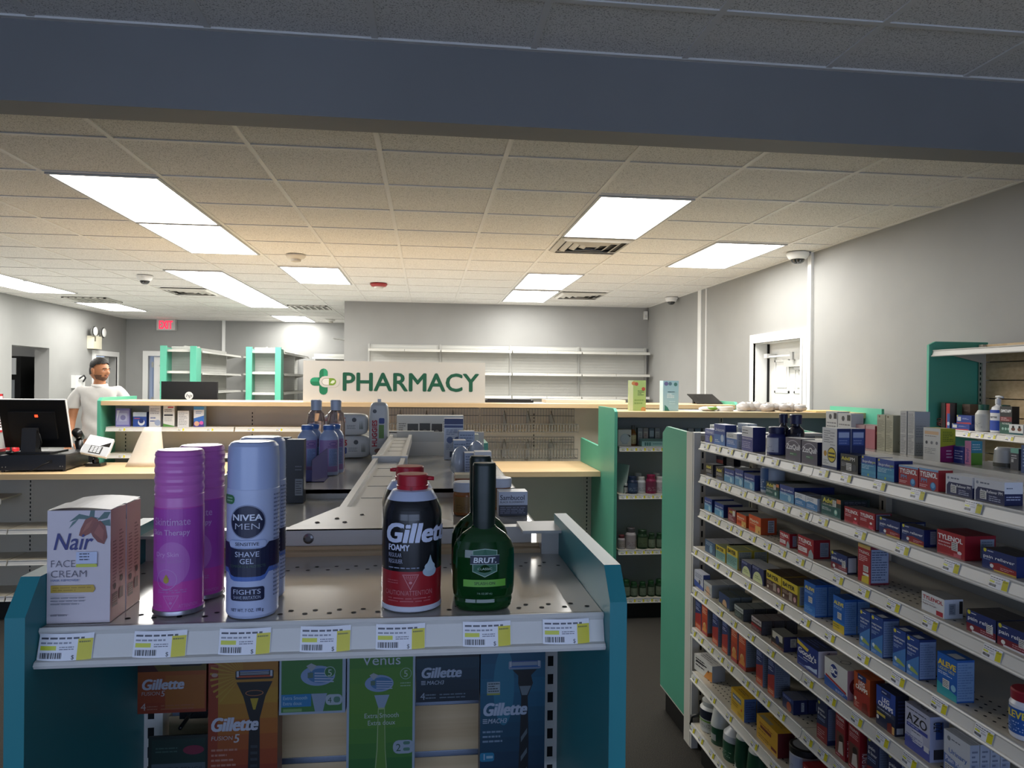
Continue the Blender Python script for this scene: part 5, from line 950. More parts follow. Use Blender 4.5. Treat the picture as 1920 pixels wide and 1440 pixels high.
for lb, X, Y in (('white bottle with dark green cap in front on the wall shelf', 2.865, 3.425), ('white bottle with dark green cap further back on the wall shelf', 2.94, 3.375)):
    r = .038
    bottle('medicine_bottle', lb, 'bottle', X, Y, 1.4025, [('body', MB().lathe([(0, 0), (r * .98, .001), (r, .005), (r, .09), (r * .7, .108), (r * .55, .112), (0, .112)], P('c6c6c2', .4))), ('cap', MB().lathe([(r * .62, .11), (r * .64, .138), (0, .14)], P('1f5648', .4))), ('wrapper', lbl(r, .015, .085, 'bcbcb8', '6a6a70', 2.2, 5))], -PI / 2, 'goods on the wall shelf')
r = .04
bottle('lotion_bottle', 'white and blue lotion pump bottle on the wall shelf', 'bottle', 2.86, 3.325, 1.4025, [('body', MB().lathe([(0, 0), (r * .96, .001), (r, .01), (r, .1), (r * .8, .128), (r * .35, .138), (r * .3, .15), (0, .15)], P('e0e0e2', .3), sy=.7)),
  ('pump', MB().lathe([(.013, .145), (.013, .17), (.006, .172), (.006, .178), (0, .178)], P('e4e4e4', .35)).tube([(-.012, -.002, .181), (.01, -.002, .183), (.034, -.002, .178)], .0055, P('e4e4e4', .35))),
  ('wrapper', MB().rect(drum(r, sy=.7), -.034, .012, .034, .062, '2c4cac', .001, nu=12).rect(drum(r, sy=.7), -.034, .1, .034, .115, '2c4cac', .001, nu=12).text(drum(r, sy=.7), 'sarna', 0, .074, .014, '2a2c3c', .0012, 'c', 0, .044))], -PI / 2)

# ------------------------------------------------------------------ shaving goods on the foreground display
Z0 = SZ + .0006
STY['nair'] = dict(base='cdbfc2', f=[('r', 0, 0, 1, 1, 'd3c8cc'),
  ('p', [(.34, .90), (.5, .97), (.66, .95), (.84, .93), (.66, .92), (.5, .925)], '4f6c68'), ('p', [(.66, .95), (.68, 1.0), (.75, 1.0), (.74, .93)], '4f6c68'), ('p', [(.78, .91), (.9, .985), (1, .985), (.95, .93)], '4f6c68'), ('p', [(.82, .90), (.99, .92), (1, .86), (.92, .865)], '4f6c68'), ('p', [(.34, .84), (.4, .9), (.5, .93), (.44, .89)], '5c7874'),
  ('p', [(.5, .78), (.53, .84), (.6, .92), (.7, .945), (.8, .92), (.82, .88), (.76, .83), (.66, .79), (.56, .765)], '8c4a3c'), ('p', [(.55, .80), (.62, .88), (.72, .92), (.66, .85)], 'a4604c'), ('p', [(.68, .82), (.74, .89), (.84, .91), (.92, .86), (.95, .76), (.9, .70), (.8, .72), (.72, .77)], '84453a'), ('p', [(.74, .8), (.82, .88), (.9, .82), (.88, .73)], '9c584a'),
  ('t', 'Nair', .40, .655, .145, '272c74', {'w': .58, 'sh': .22, 'b': .005}), ('t', 'FACE', .07, .50, .062, '55505f', {'al': 'l', 'w': .38, 'b': -.012}), ('t', 'CREAM', .07, .41, .062, '55505f', {'al': 'l', 'w': .56, 'b': -.012}), ('t', 'HAIR REMOVER', .07, .375, .018, '6c7ca8', {'al': 'l', 'w': .44}),
  ('p', [(.07, .34), (.74, .34), (.77, .305), (.74, .275), (.07, .275)], 'c4a23c'), ('s', .1, .285, .7, .33, 2, 'a4822c'), ('s', .07, .16, .6, .24, 3, '9c98a0'), ('r', .07, .245, .6, .247, 'a8a4ac'), ('s', .07, .06, .5, .09, 1, '8c8890'),
  ('r', .47, .53, .8, .635, 'c4cce4'), ('s', .52, .555, .78, .63, 3, '3c405c'), ('r', .47, .50, .8, .528, 'c8cc4c')],
  s=[('s', .14, .3, .4, .72, 14, '9c6c5c'), ('s', .55, .35, .85, .8, 14, '9c6c5c'), ('r', .1, .12, .45, .24, '6c463c'), ('s', .12, .14, .42, .22, 4, 'c89c84'), ('c', .25, .3, .03, '5c3a30'), ('c', .7, .34, .03, '5c3a30'), ('r', .55, .16, .8, .26, '7c5448')], side='d8ac96', l=[])
for i, (y, lb) in enumerate(((.7845, 'face cream hair remover box at the front of the shaving display'), (.8225, 'face cream hair remover box directly behind the front one'))):
    w, d, h = .0595, .0365, .1125
    q = dict(STY['nair']); base = q.pop('base')
    mb = MB(); mb = carton_mb(w, d, h, base, **q)
    # loose lifted lid
    vs = []
    for j in range(9):
        t = j / 8; zz = h + .0006 + .0028 * math.sin(t * PI) * (1 - .3 * t)
        vs += [(-w / 2 + w * t, -d / 2, zz), (-w / 2 + w * t, d / 2, zz + .0012)]
    mb.add(vs, [(2 * j, 2 * j + 2, 2 * j + 3, 2 * j + 1) for j in range(8)], 'd6d0ce')
    o = mb.build('hair_remover_box', None, (-.3438 + .0004 * i, y, Z0), 0); tag(o, lb, 'box', 'hair remover boxes')

def haz(mb, S, u, v, s, ink):
    """caution triangle pointing down with rays"""
    mb.poly(S, [(u - s, v + s * .9), (u + s, v + s * .9), (u, v - s)], ink, .0008)
    mb.poly(S, [(u - s * .86, v + s * .8), (u + s * .86, v + s * .8), (u, v - s * .82)], mb._bg, .0009)
    for k in range(-3, 4): mb.poly(S, [(u + k * s * .03, v + .05 * s), (u + k * s * .26 - s * .04, v + s * .72), (u + k * s * .26 + s * .04, v + s * .72)], ink, .00095)
    mb.disc(S, u, v - s * .08, s * .2, s * .16, ink, .001)
def pink_can(x, y, lb):
    r = .0245; H = .169
    pk = P('c84cae', .32, coat=.2)
    S = drum(r)
    mb = MB(); mb.lathe([(0, .0005), (r - .001, .0005), (r + .0006, .002), (r + .0006, .006), (r, .007), (r, .112)], pk).lathe([(r - .001, .0004), (r + .0012, .002), (r + .001, .0058), (r, .0065)], P('b4b4bc', .25, .9))
    sh = MB(); sh.rect(S, -.031, .008, .031, .111, 'b04cb0', .0003, nu=20); sh.rect(S, -.031, .008, .031, .036, 'c844a4', .0005, nu=20)
    sh.disc(S, -.004, .055, .0175, .0225, 'bc6cbc', .0006, 40)
    sh.text(S, 'Skintimate', -.005, .0945, .0075, 'cf9cd2', .001, 'c', .005, w=.037); sh.text(S, 'Skin Therapy', -.006, .0845, .0055, 'd2a4d4', .001, 'c', .01, w=.038)
    sh.text(S, 'Dry Skin', -.009, .0625, .0045, 'd8a8d8', .001, 'c', 0, w=.023); sh.text(S, 'Peau s\u00e8che', -.008, .056, .0042, 'b87cb8', .001, 'c', 0, w=.028)
    sh.ring(S, -.009, .039, .0105, .0105, .0007, 'c088c4', .0008); sh.poly(S, [(-.009, .0445), (-.0062, .0395), (-.0065, .0365), (-.009, .0348), (-.0115, .0365), (-.0118, .0395)], 'b09a34', .001)
    sh.small(S, -.018, .0245, .012, .029, 2, 'b870b4', .0008)
    sh._bg = 'c844a4'; haz(sh, S, -.0045, .0155, .0078, 'c878bc')
    sh.text(S, 'CAUTION', -.021, .0095, .0036, 'c070b4', .0009, 'c', 0, w=.015); sh.text(S, 'ATTENTION', .0125, .0095, .0036, 'c878bc', .0009, 'c', 0, w=.019)
    pr = [(r * 1.0, .111), (r * .98, .113), (r * .98, .122), (r * 1.0, .124)]
    for k in range(4):
        z = .125 + k * .0098; pr += [(r * .965, z), (r * 1.0, z + .0035), (r * 1.0, z + .0062), (r * .965, z + .0095)]
    pr += [(r * .99, .1655), (r * .95, .169), (r * .88, .1705), (0, .1695)]
    cp = MB().lathe(pr, P('d070c0', .3, coat=.2))
    bottle('shave_gel_can', lb, 'can', x, y, Z0, [('can', mb), ('printing', sh), ('cap', cp)], .18, 'magenta shave gel cans')
pink_can(-.259, .800, 'magenta shave gel can with ridged cap, front of two'); pink_can(-.2525, .853, 'magenta shave gel can with ridged cap, behind the front one')
def blue_can(x, y, lb):
    r = .0262; S = drum(r)
    w = P('b9c4e2', .35); nv = '1b2140'
    mb = MB(); mb.lathe([(0, .0005), (r - .002, .0005), (r, .004), (r, .132), (r - .0006, .133)], w)
    sh = MB()
    sh.rrect(S, -.033, .1175, -.0135, .127, .0045, '3a7c4c', .0006); sh.small(S, -.0255, .1195, -.0155, .1255, 2, 'a8ccb0', .0009)
    sh.disc(S, 0, .1, .0185, .0175, '8a93b0', .0006, 40); sh.disc(S, 0, .1, .0172, .0163, nv, .0008, 40)
    sh.text(S, 'NIVEA', 0, .1015, .0062, 'dfe3f0', .0012, 'c', .02, w=.029); sh.text(S, 'MEN', 0, .0925, .0062, 'c4c8d8', .0012, 'c', -.01, w=.024)
    n = 18
    def band(f0, f1, m, nn):
        vs = []
        for i in range(n + 1):
            u = -.040 + .08 * i / n; vs += [S(u, f0(u), nn), S(u, f1(u), nn)]
        sh.add(vs, [(2 * i, 2 * i + 2, 2 * i + 3, 2 * i + 1) for i in range(n)], m)
    st = lambda u, a, b: a if abs(u) < .017 else (b if abs(u) > .021 else a + (b - a) * (abs(u) - .017) / .004)
    band(lambda u: st(u, .0395, .0475), lambda u: st(u, .0475, .054), '5070b8', .0006)
    band(lambda u: st(u, .044, .0525), lambda u: st(u, .0725, .0785), nv, .0008)
    sh.rrect(S, -.0195, .0735, .0195, .0815, .003, '8fa0cc', .0009); sh.rrect(S, -.0189, .0741, .0189, .0809, .0026, 'b9c4e2', .0011)
    sh.text(S, 'SENSITIVE', 0, .0758, .0034, '2c3454', .0014, 'c', .01, w=.023)
    sh.text(S, 'SHAVE', 0, .0645, .0052, 'c6cde4', .0012, 'c', .005, w=.0235); sh.text(S, 'GEL', 0, .0575, .0052, 'c6cde4', .0012, 'c', .005, w=.013)
    sh.text(S, 'COMFORTS & PROTECTS', 0, .0535, .0026, '44624e', .0012, 'c', 0, w=.036)
    sh.rrect(S, -.0175, .0195, .0175, .0335, .0025, nv, .0006); sh.text(S, 'FIGHTS', 0, .0265, .0047, 'c6cde4', .0012, 'c', .005, w=.027); sh.text(S, 'SHAVE IRRITATION', 0, .0215, .0032, 'aeb6d0', .0012, 'c', 0, w=.027)
    sh.text(S, 'NET WT. 7 OZ. 198 g', 0, .0085, .0032, '2c3454', .0008, 'c', .005, w=.033)
    sb = drum(r, face=-PI / 2 + 1.45)
    sh.small(sb, -.01, .02, .012, .128, 26, '7c86a8', .0006)
    cp = MB().lathe([(r - .0003, .1325), (r - .0004, .165), (r - .0012, .176), (r - .004, .1795), (r - .006, .1805), (0, .181)], P('aebce0', .3, coat=.2))
    bottle('shave_gel_can', lb, 'can', x, y, Z0, [('can', mb), ('printing', sh), ('cap', cp)], 0, 'pale blue shave gel cans')
blue_can(-.1805, .7865, 'pale blue sensitive shave gel can with navy disc, front of two'); blue_can(-.1855, .848, 'pale blue sensitive shave gel can, behind the front one')
def foam_can(x, y, lb, rot=0., spout=1):
    r = .0322
    rf = lambda v: r if v < .098 else r * (1 - .42 * ((v - .098) / .032) ** 2)
    S = drum(rf)
    pts = [(0, .0005), (r - .002, .0005), (r + .0004, .002), (r + .0004, .0068, P('c9ccd8', .3)), (r, .0072, P('9c1c26', .28, coat=.3)), (r, .044), (r, .0441, P('101218', .25, coat=.3)), (r, .098)]
    pts += [(rf(.098 + .0032 * k), .098 + .0032 * k) for k in range(1, 7)]
    pts += [(rf(.1173), .1173, P('b8c0d8', .3)), (rf(.1235), .1235), (rf(.1265), .1265), (.016, .128), (0, .128)]
    mb = MB(); mb.lathe(pts, P('c9ccd8', .3))
    sh = MB()
    SG = drum(rf); sh.text(SG, 'Gillette', -.0275, .0755, .0195, 'cfd5ea', .0012, 'l', .03, .2, w=.084)
    sh.text(S, 'FOAMY', -.0235, .0665, .0062, 'c8cee2', .001, 'l', .025, w=.0235)
    sh.text(S, 'REGULAR', -.0235, .0595, .0042, 'a8aec4', .001, 'l', 0, w=.0155); sh.text(S, 'REGULIER', -.0235, .053, .0042, 'a8aec4', .001, 'l', 0, w=.0165); sh.small(S, -.0235, .0468, .012, .0495, 1, '8c92a8', .001)
    sh.disc(S, .0225, .0435, .0085, .0055, 'a8bcc8', .001); sh.disc(S, .0225, .0485, .0065, .0045, 'b4c6d0', .0011); sh.poly(S, [(.018, .0505), (.027, .0505), (.0245, .0555), (.0228, .061), (.0205, .055)], 'b4c6d0', .0012)
    sh._bg = '9c1c26'; haz(sh, S, .0015, .0335, .0088, 'c87c80')
    sh.small(S, -.025, .031, -.011, .036, 2, 'b85c60', .0009); sh.text(S, 'CAUTION/ATTENTION', -.0015, .0195, .005, 'c07478', .001, 'c', 0, w=.053); sh.small(S, -.024, .0115, .026, .0175, 2, 'b05458', .0009)
    cp = MB(); rd = P('b01c2c', .35)
    cp.lathe([(.0168, .1262), (.0172, .131), (.0172, .1315), (.0165, .132), (.0168, .1425), (.016, .1438), (0, .1442)], rd)
    for k in range(6): cp.box(-.0012, .0012, -.0176, -.017, .1275, .131, rd)
    cp.tube([(.014 * spout, 0, .139), (.0235 * spout, 0, .1387)], .0024, rd, 8)
    bottle('shave_foam_can', lb, 'can', x, y, Z0, [('can', mb), ('printing', sh), ('cap', cp)], rot, 'red and black shaving foam cans')
foam_can(-.0148, .7985, 'red and black shaving foam can with red cap, front of two', -.06); foam_can(-.0195, .872, 'red and black shaving foam can, behind the front one', -.2, -1)
def green_bottle(x, y, lb):
    gl = P('0f4a1c', .08, trans=.45, coat=.4); dk = P('0c1f16', .35)
    prof = [(0, .0005), (.028, .0008), (.0305, .004), (.0315, .010), (.031, .0135), (.0325, .0165), (.0335, .024), (.0335, .058), (.0328, .066), (.0295, .074), (.0235, .081), (.017, .0855), (.0135, .088), (.0125, .09), (0, .09)]
    mb = MB(); mb.lathe(prof, gl, sy=.55, seg=48)
    S = drum(.0335, sy=.55)
    SF = flat((0, -.0186, 0), (1, 0, 0), (0, 0, 1))
    def SE(u, v, n): return Vector((u, -.55 * math.sqrt(max(.0335 ** 2 - u * u, 0)) - n, v))
    sh = MB()
    pts = [(-.0125, .0655), (0, .0672), (.0125, .0655), (.0125, .044), (0, .0385), (-.0125, .044)]
    sh.poly(SE, [(u * 1.06, .053 + (v - .053) * 1.06) for u, v in pts], '8fa89a', .0007); sh.poly(SE, pts, '1f5c44', .0009)
    sh.rect(SE, -.0155, .0512, .0155, .0612, '9fb4b0', .0011, nu=8); sh.rect(SE, -.0155, .0517, .0155, .0607, '16243a', .0013, nu=8); sh.text(SE, 'BRUT.', 0, .0532, .0055, 'd4d8dc', .0015, 'c', .02, .12, w=.024)
    sh.text(SE, 'CLASSIC', 0, .0455, .0024, 'a8bcb0', .0013, 'c', .005, w=.0155)
    sh.rect(SE, -.0225, .0275, .0225, .035, '68a838', .0009, nu=10); sh.text(SE, 'SPLASH-ON', 0, .0298, .003, '2c4a1c', .0012, 'c', .01, w=.022); sh.text(SE, '7 FL OZ (207 mL)', 0, .0195, .0018, '8fa89a', .0009, 'c', 0, w=.016)
    cp = MB(); q = [(.0118, .086), (.0122, .095), (.0128, .125), (.0128, .1545), (.0118, .1572), (0, .1575)]
    cp.lathe(q, dk, sy=.72, seg=28); 
    bottle('aftershave_bottle', lb, 'bottle', x, y, Z0, [('glass', mb), ('printing', sh), ('cap', cp)], 0, 'green aftershave bottles')
green_bottle(.0628, .782, 'green aftershave bottle with tall dark cap, front of two'); green_bottle(.0640, .856, 'green aftershave bottle with tall dark cap, behind the front one')

# ------------------------------------------------------------------ razor packs on the hooks
SHADE_MUL = .52  # packs painted darker for the shade under the shelf lip
def grad(mb, S, w, h, cols, n=.00005, ang=0):
    k = len(cols)
    for i, c in enumerate(cols): mb.rect(S, 0, h * i / k, w, h * (i + 1) / k, c, n)
def blades(mb, S, u, v, w, dark, cart, n):
    """razor head seen from the front"""
    mb.rrect(S, u - w / 2, v, u + w / 2, v + w * .34, w * .05, dark, n); mb.rect(S, u - w * .46, v + w * .07, u + w * .46, v + w * .14, cart, n + .0001)
    for k in range(3): mb.rect(S, u - w * .38, v + w * (.17 + .05 * k), u + w * .38, v + w * (.2 + .05 * k), 'a8b0bc', n + .0001)
    mb.rect(S, u - w * .4, v + w * .3, u + w * .4, v + w * .35, '3a5c9c', n + .0001)
    for s in (-1, 1): mb.rect(S, u + s * w * .44 - w * .03, v + w * .1, u + s * w * .44 + w * .03, v + w * .32, 'c4c8d0', n + .0002)
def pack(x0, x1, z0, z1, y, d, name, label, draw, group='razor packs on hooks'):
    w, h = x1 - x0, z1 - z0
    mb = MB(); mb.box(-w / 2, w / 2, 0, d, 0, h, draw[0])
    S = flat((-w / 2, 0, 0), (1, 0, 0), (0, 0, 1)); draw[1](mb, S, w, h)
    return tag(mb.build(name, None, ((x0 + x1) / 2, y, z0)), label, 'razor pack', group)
def d_fus(mb, S, w, h):
    H0 = h; S0 = S; S = lambda u, v, n: S0(u, v if v < .52 * H0 else .52 * H0 + (v - .52 * H0) * .72, n) if v < H0 * 1.02 and n > .00015 else S0(u, v, n)
    n = 12; cols = ['7c2416', '8c2c16', '983616', 'a44616', 'ac5618', 'b46818', 'b87c1c', 'bc8c20', 'b88420', 'b47a20', 'b07020', 'ac661e']
    grad(mb, S, w, h, cols); mb.rect(S, 0, 0, w * .14, h, 'a03c18', .0001)
    for k in range(14):
        a = .5 + k * .17; mb.poly(S, [(w * .5, h * .74), (w * .5 + w * .48 * math.cos(a + 1.2), h * .74 + h * .2 * math.sin(a + 1.2)), (w * .5 + w * .48 * math.cos(a + 1.26), h * .74 + h * .2 * math.sin(a + 1.26))], 'c09a30', .00012)
    u = w * .66; dk = '17181c'
    mb.poly(S, [(u - w * .26, h * .77), (u + w * .26, h * .77), (u + w * .16, h * .66), (u + w * .08, h * .50), (u + w * .09, 0), (u - w * .1, 0), (u - w * .07, h * .5), (u - w * .16, h * .66)], dk, .0002)
    mb.poly(S, [(u - w * .06, h * .645), (u + w * .06, h * .645), (u + w * .015, h * .56), (u - w * .015, h * .56)], 'b8a024', .0003)
    mb.ring(S, u, h * .685, w * .13, h * .022, w * .012, 'c07a44', .0003)
    blades(mb, S, u, h * .79, w * .55, '1b1c22', 'b8502c', .0003)
    for k in range(9): mb.rect(S, u - w * .05, h * (.06 + .035 * k), u + w * .05, h * (.075 + .035 * k), '3a4048', .0003)
    mb.disc(S, u + w * .22, h * .965, w * .09, w * .09, '2a1c1c', .0005); mb.rect(S, u + w * .15, h * .95, u + w * .29, h * .97, 'b84c30', .0006)
    mb.text(S, 'Gillette', w * .04, h * .44, h * .07, 'd4d8e6', .0007, 'l', .03, .2, w=w * .66); mb.text(S, 'FUSION', w * .05, h * .39, h * .022, 'd0c4c0', .0007, 'l', 0, .1, w=w * .3); mb.text(S, '5', w * .37, h * .375, h * .045, 'd4d0d0', .0007, 'l', .01, .15)
    mb.small(S, w * .05, h * .24, w * .42, h * .35, 4, 'c88c78', .0005); mb.text(S, '2', w * .05, h * .16, h * .04, 'd8c8c4', .0006, 'l', .0); mb.rect(S, w * .14, h * .165, w * .26, h * .19, 'c8a89c', .0006); mb.small(S, w * .05, h * .06, w * .3, h * .13, 2, 'c8a098', .0006)
    mb.text(S, '5', w * .06, h * .965, h * .024, 'd0a898', .0006, 'l'); mb.disc(S, w * .09, h * .83, w * .045, w * .04, 'c8a898', .0006); mb.rect(S, w * .03, h * .9, w * .18, h * .902, 'd0a080', .0006)
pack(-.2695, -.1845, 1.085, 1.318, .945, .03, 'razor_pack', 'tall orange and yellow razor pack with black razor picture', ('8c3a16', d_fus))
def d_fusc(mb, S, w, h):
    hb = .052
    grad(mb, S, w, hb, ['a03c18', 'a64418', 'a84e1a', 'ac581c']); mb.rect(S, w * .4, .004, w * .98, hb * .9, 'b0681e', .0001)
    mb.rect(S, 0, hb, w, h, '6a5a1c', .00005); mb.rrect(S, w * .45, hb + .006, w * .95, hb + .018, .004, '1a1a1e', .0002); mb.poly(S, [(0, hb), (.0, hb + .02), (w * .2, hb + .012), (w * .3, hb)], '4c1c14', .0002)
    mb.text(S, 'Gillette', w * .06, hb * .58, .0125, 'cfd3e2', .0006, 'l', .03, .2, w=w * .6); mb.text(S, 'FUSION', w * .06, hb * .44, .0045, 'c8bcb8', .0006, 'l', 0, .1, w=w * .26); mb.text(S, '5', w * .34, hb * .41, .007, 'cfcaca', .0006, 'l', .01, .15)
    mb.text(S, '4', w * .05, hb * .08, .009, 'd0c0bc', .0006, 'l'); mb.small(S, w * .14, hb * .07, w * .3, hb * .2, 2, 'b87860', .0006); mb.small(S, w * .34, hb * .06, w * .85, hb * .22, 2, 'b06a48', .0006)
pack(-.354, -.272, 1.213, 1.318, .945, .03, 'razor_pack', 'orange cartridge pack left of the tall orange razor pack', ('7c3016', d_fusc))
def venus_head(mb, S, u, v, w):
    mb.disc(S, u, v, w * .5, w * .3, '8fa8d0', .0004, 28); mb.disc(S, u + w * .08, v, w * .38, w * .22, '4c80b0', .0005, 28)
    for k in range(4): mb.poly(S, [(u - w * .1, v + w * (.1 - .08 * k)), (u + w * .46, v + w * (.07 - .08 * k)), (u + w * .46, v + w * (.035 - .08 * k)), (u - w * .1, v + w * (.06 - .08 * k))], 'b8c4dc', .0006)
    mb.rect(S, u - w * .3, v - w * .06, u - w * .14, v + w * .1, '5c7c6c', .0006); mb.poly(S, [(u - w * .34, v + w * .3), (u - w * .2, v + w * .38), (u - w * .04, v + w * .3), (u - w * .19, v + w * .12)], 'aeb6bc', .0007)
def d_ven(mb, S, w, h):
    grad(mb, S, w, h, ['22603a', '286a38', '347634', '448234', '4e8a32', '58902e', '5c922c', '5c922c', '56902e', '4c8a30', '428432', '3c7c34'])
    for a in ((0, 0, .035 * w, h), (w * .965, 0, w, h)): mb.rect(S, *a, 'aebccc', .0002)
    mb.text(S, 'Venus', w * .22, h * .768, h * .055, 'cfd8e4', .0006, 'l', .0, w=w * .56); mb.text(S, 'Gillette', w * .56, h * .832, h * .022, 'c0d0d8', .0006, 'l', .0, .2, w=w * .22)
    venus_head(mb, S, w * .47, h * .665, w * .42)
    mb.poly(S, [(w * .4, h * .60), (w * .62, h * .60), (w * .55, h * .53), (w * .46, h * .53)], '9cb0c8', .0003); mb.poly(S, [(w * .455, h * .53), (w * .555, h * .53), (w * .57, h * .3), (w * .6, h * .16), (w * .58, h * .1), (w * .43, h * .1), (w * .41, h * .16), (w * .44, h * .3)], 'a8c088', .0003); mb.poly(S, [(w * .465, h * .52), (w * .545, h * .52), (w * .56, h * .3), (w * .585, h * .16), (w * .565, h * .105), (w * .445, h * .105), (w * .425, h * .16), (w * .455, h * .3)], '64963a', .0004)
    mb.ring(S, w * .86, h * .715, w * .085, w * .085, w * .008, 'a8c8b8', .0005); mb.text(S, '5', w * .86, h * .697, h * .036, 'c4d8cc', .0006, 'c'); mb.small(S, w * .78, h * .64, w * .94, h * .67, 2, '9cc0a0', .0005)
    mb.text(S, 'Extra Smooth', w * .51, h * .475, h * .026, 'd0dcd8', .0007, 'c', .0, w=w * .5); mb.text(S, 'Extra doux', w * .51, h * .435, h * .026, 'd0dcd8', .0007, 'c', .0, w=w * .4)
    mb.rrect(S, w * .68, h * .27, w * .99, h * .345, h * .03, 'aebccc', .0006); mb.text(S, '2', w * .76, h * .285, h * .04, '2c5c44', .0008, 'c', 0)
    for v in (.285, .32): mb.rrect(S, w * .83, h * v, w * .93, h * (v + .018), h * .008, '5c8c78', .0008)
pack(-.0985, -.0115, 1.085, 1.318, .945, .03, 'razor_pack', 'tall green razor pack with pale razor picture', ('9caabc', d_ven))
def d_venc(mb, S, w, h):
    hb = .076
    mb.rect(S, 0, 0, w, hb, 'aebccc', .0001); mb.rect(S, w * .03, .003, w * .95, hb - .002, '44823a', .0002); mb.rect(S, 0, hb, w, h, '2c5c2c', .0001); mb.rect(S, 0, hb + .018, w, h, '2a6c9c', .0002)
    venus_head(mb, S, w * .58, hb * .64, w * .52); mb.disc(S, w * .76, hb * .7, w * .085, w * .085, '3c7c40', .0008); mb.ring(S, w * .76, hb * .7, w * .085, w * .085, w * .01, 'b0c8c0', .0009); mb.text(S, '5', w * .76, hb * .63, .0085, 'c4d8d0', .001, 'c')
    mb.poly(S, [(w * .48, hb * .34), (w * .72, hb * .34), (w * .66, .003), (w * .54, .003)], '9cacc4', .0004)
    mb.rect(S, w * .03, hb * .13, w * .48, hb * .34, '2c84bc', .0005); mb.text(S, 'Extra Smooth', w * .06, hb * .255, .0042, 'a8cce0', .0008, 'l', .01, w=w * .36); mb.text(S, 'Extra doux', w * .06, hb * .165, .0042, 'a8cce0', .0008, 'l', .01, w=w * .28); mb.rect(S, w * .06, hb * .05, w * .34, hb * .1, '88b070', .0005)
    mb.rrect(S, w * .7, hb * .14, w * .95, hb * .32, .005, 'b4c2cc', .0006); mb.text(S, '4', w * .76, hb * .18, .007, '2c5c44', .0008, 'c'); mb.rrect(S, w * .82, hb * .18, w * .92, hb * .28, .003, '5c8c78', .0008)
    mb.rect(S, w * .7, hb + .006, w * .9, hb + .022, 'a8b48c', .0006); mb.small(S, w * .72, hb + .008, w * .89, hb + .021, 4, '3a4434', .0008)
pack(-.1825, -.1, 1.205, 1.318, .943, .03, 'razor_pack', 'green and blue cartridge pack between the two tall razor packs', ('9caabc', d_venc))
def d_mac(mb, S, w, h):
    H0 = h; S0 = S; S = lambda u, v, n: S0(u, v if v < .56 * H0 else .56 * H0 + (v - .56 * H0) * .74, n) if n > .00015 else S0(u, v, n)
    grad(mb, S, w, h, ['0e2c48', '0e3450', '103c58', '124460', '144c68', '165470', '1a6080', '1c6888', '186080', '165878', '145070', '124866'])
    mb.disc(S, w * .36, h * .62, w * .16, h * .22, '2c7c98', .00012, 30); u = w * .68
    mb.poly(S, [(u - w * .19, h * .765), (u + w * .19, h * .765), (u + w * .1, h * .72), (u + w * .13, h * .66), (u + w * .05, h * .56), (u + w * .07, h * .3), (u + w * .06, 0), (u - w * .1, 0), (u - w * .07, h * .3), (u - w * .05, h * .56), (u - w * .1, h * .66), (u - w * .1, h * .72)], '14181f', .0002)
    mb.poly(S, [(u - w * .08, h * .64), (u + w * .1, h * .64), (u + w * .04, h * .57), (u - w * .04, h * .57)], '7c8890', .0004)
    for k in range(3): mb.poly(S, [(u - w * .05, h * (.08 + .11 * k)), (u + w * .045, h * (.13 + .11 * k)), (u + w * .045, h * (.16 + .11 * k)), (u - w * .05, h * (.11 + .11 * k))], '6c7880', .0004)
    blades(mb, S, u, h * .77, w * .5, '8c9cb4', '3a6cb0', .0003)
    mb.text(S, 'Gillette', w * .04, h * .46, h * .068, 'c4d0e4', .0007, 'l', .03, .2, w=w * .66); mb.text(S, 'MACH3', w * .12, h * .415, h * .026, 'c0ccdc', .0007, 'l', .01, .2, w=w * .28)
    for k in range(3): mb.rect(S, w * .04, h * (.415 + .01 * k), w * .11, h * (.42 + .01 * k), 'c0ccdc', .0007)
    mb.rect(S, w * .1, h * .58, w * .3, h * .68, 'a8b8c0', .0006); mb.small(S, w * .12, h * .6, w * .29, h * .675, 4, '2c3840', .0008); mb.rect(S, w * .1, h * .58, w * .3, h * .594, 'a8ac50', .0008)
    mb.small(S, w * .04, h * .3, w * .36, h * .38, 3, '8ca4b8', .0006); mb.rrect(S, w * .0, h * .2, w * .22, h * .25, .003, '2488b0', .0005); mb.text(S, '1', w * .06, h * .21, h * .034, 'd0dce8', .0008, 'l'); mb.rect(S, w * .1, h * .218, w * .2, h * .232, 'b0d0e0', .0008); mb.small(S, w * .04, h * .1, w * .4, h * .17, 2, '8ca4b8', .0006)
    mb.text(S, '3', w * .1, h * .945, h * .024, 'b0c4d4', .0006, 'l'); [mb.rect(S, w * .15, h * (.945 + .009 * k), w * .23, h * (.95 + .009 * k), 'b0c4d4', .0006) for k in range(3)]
pack(.0735, .1595, 1.085, 1.318, .945, .03, 'razor_pack', 'tall dark blue razor pack with grey razor picture', ('10384e', d_mac))
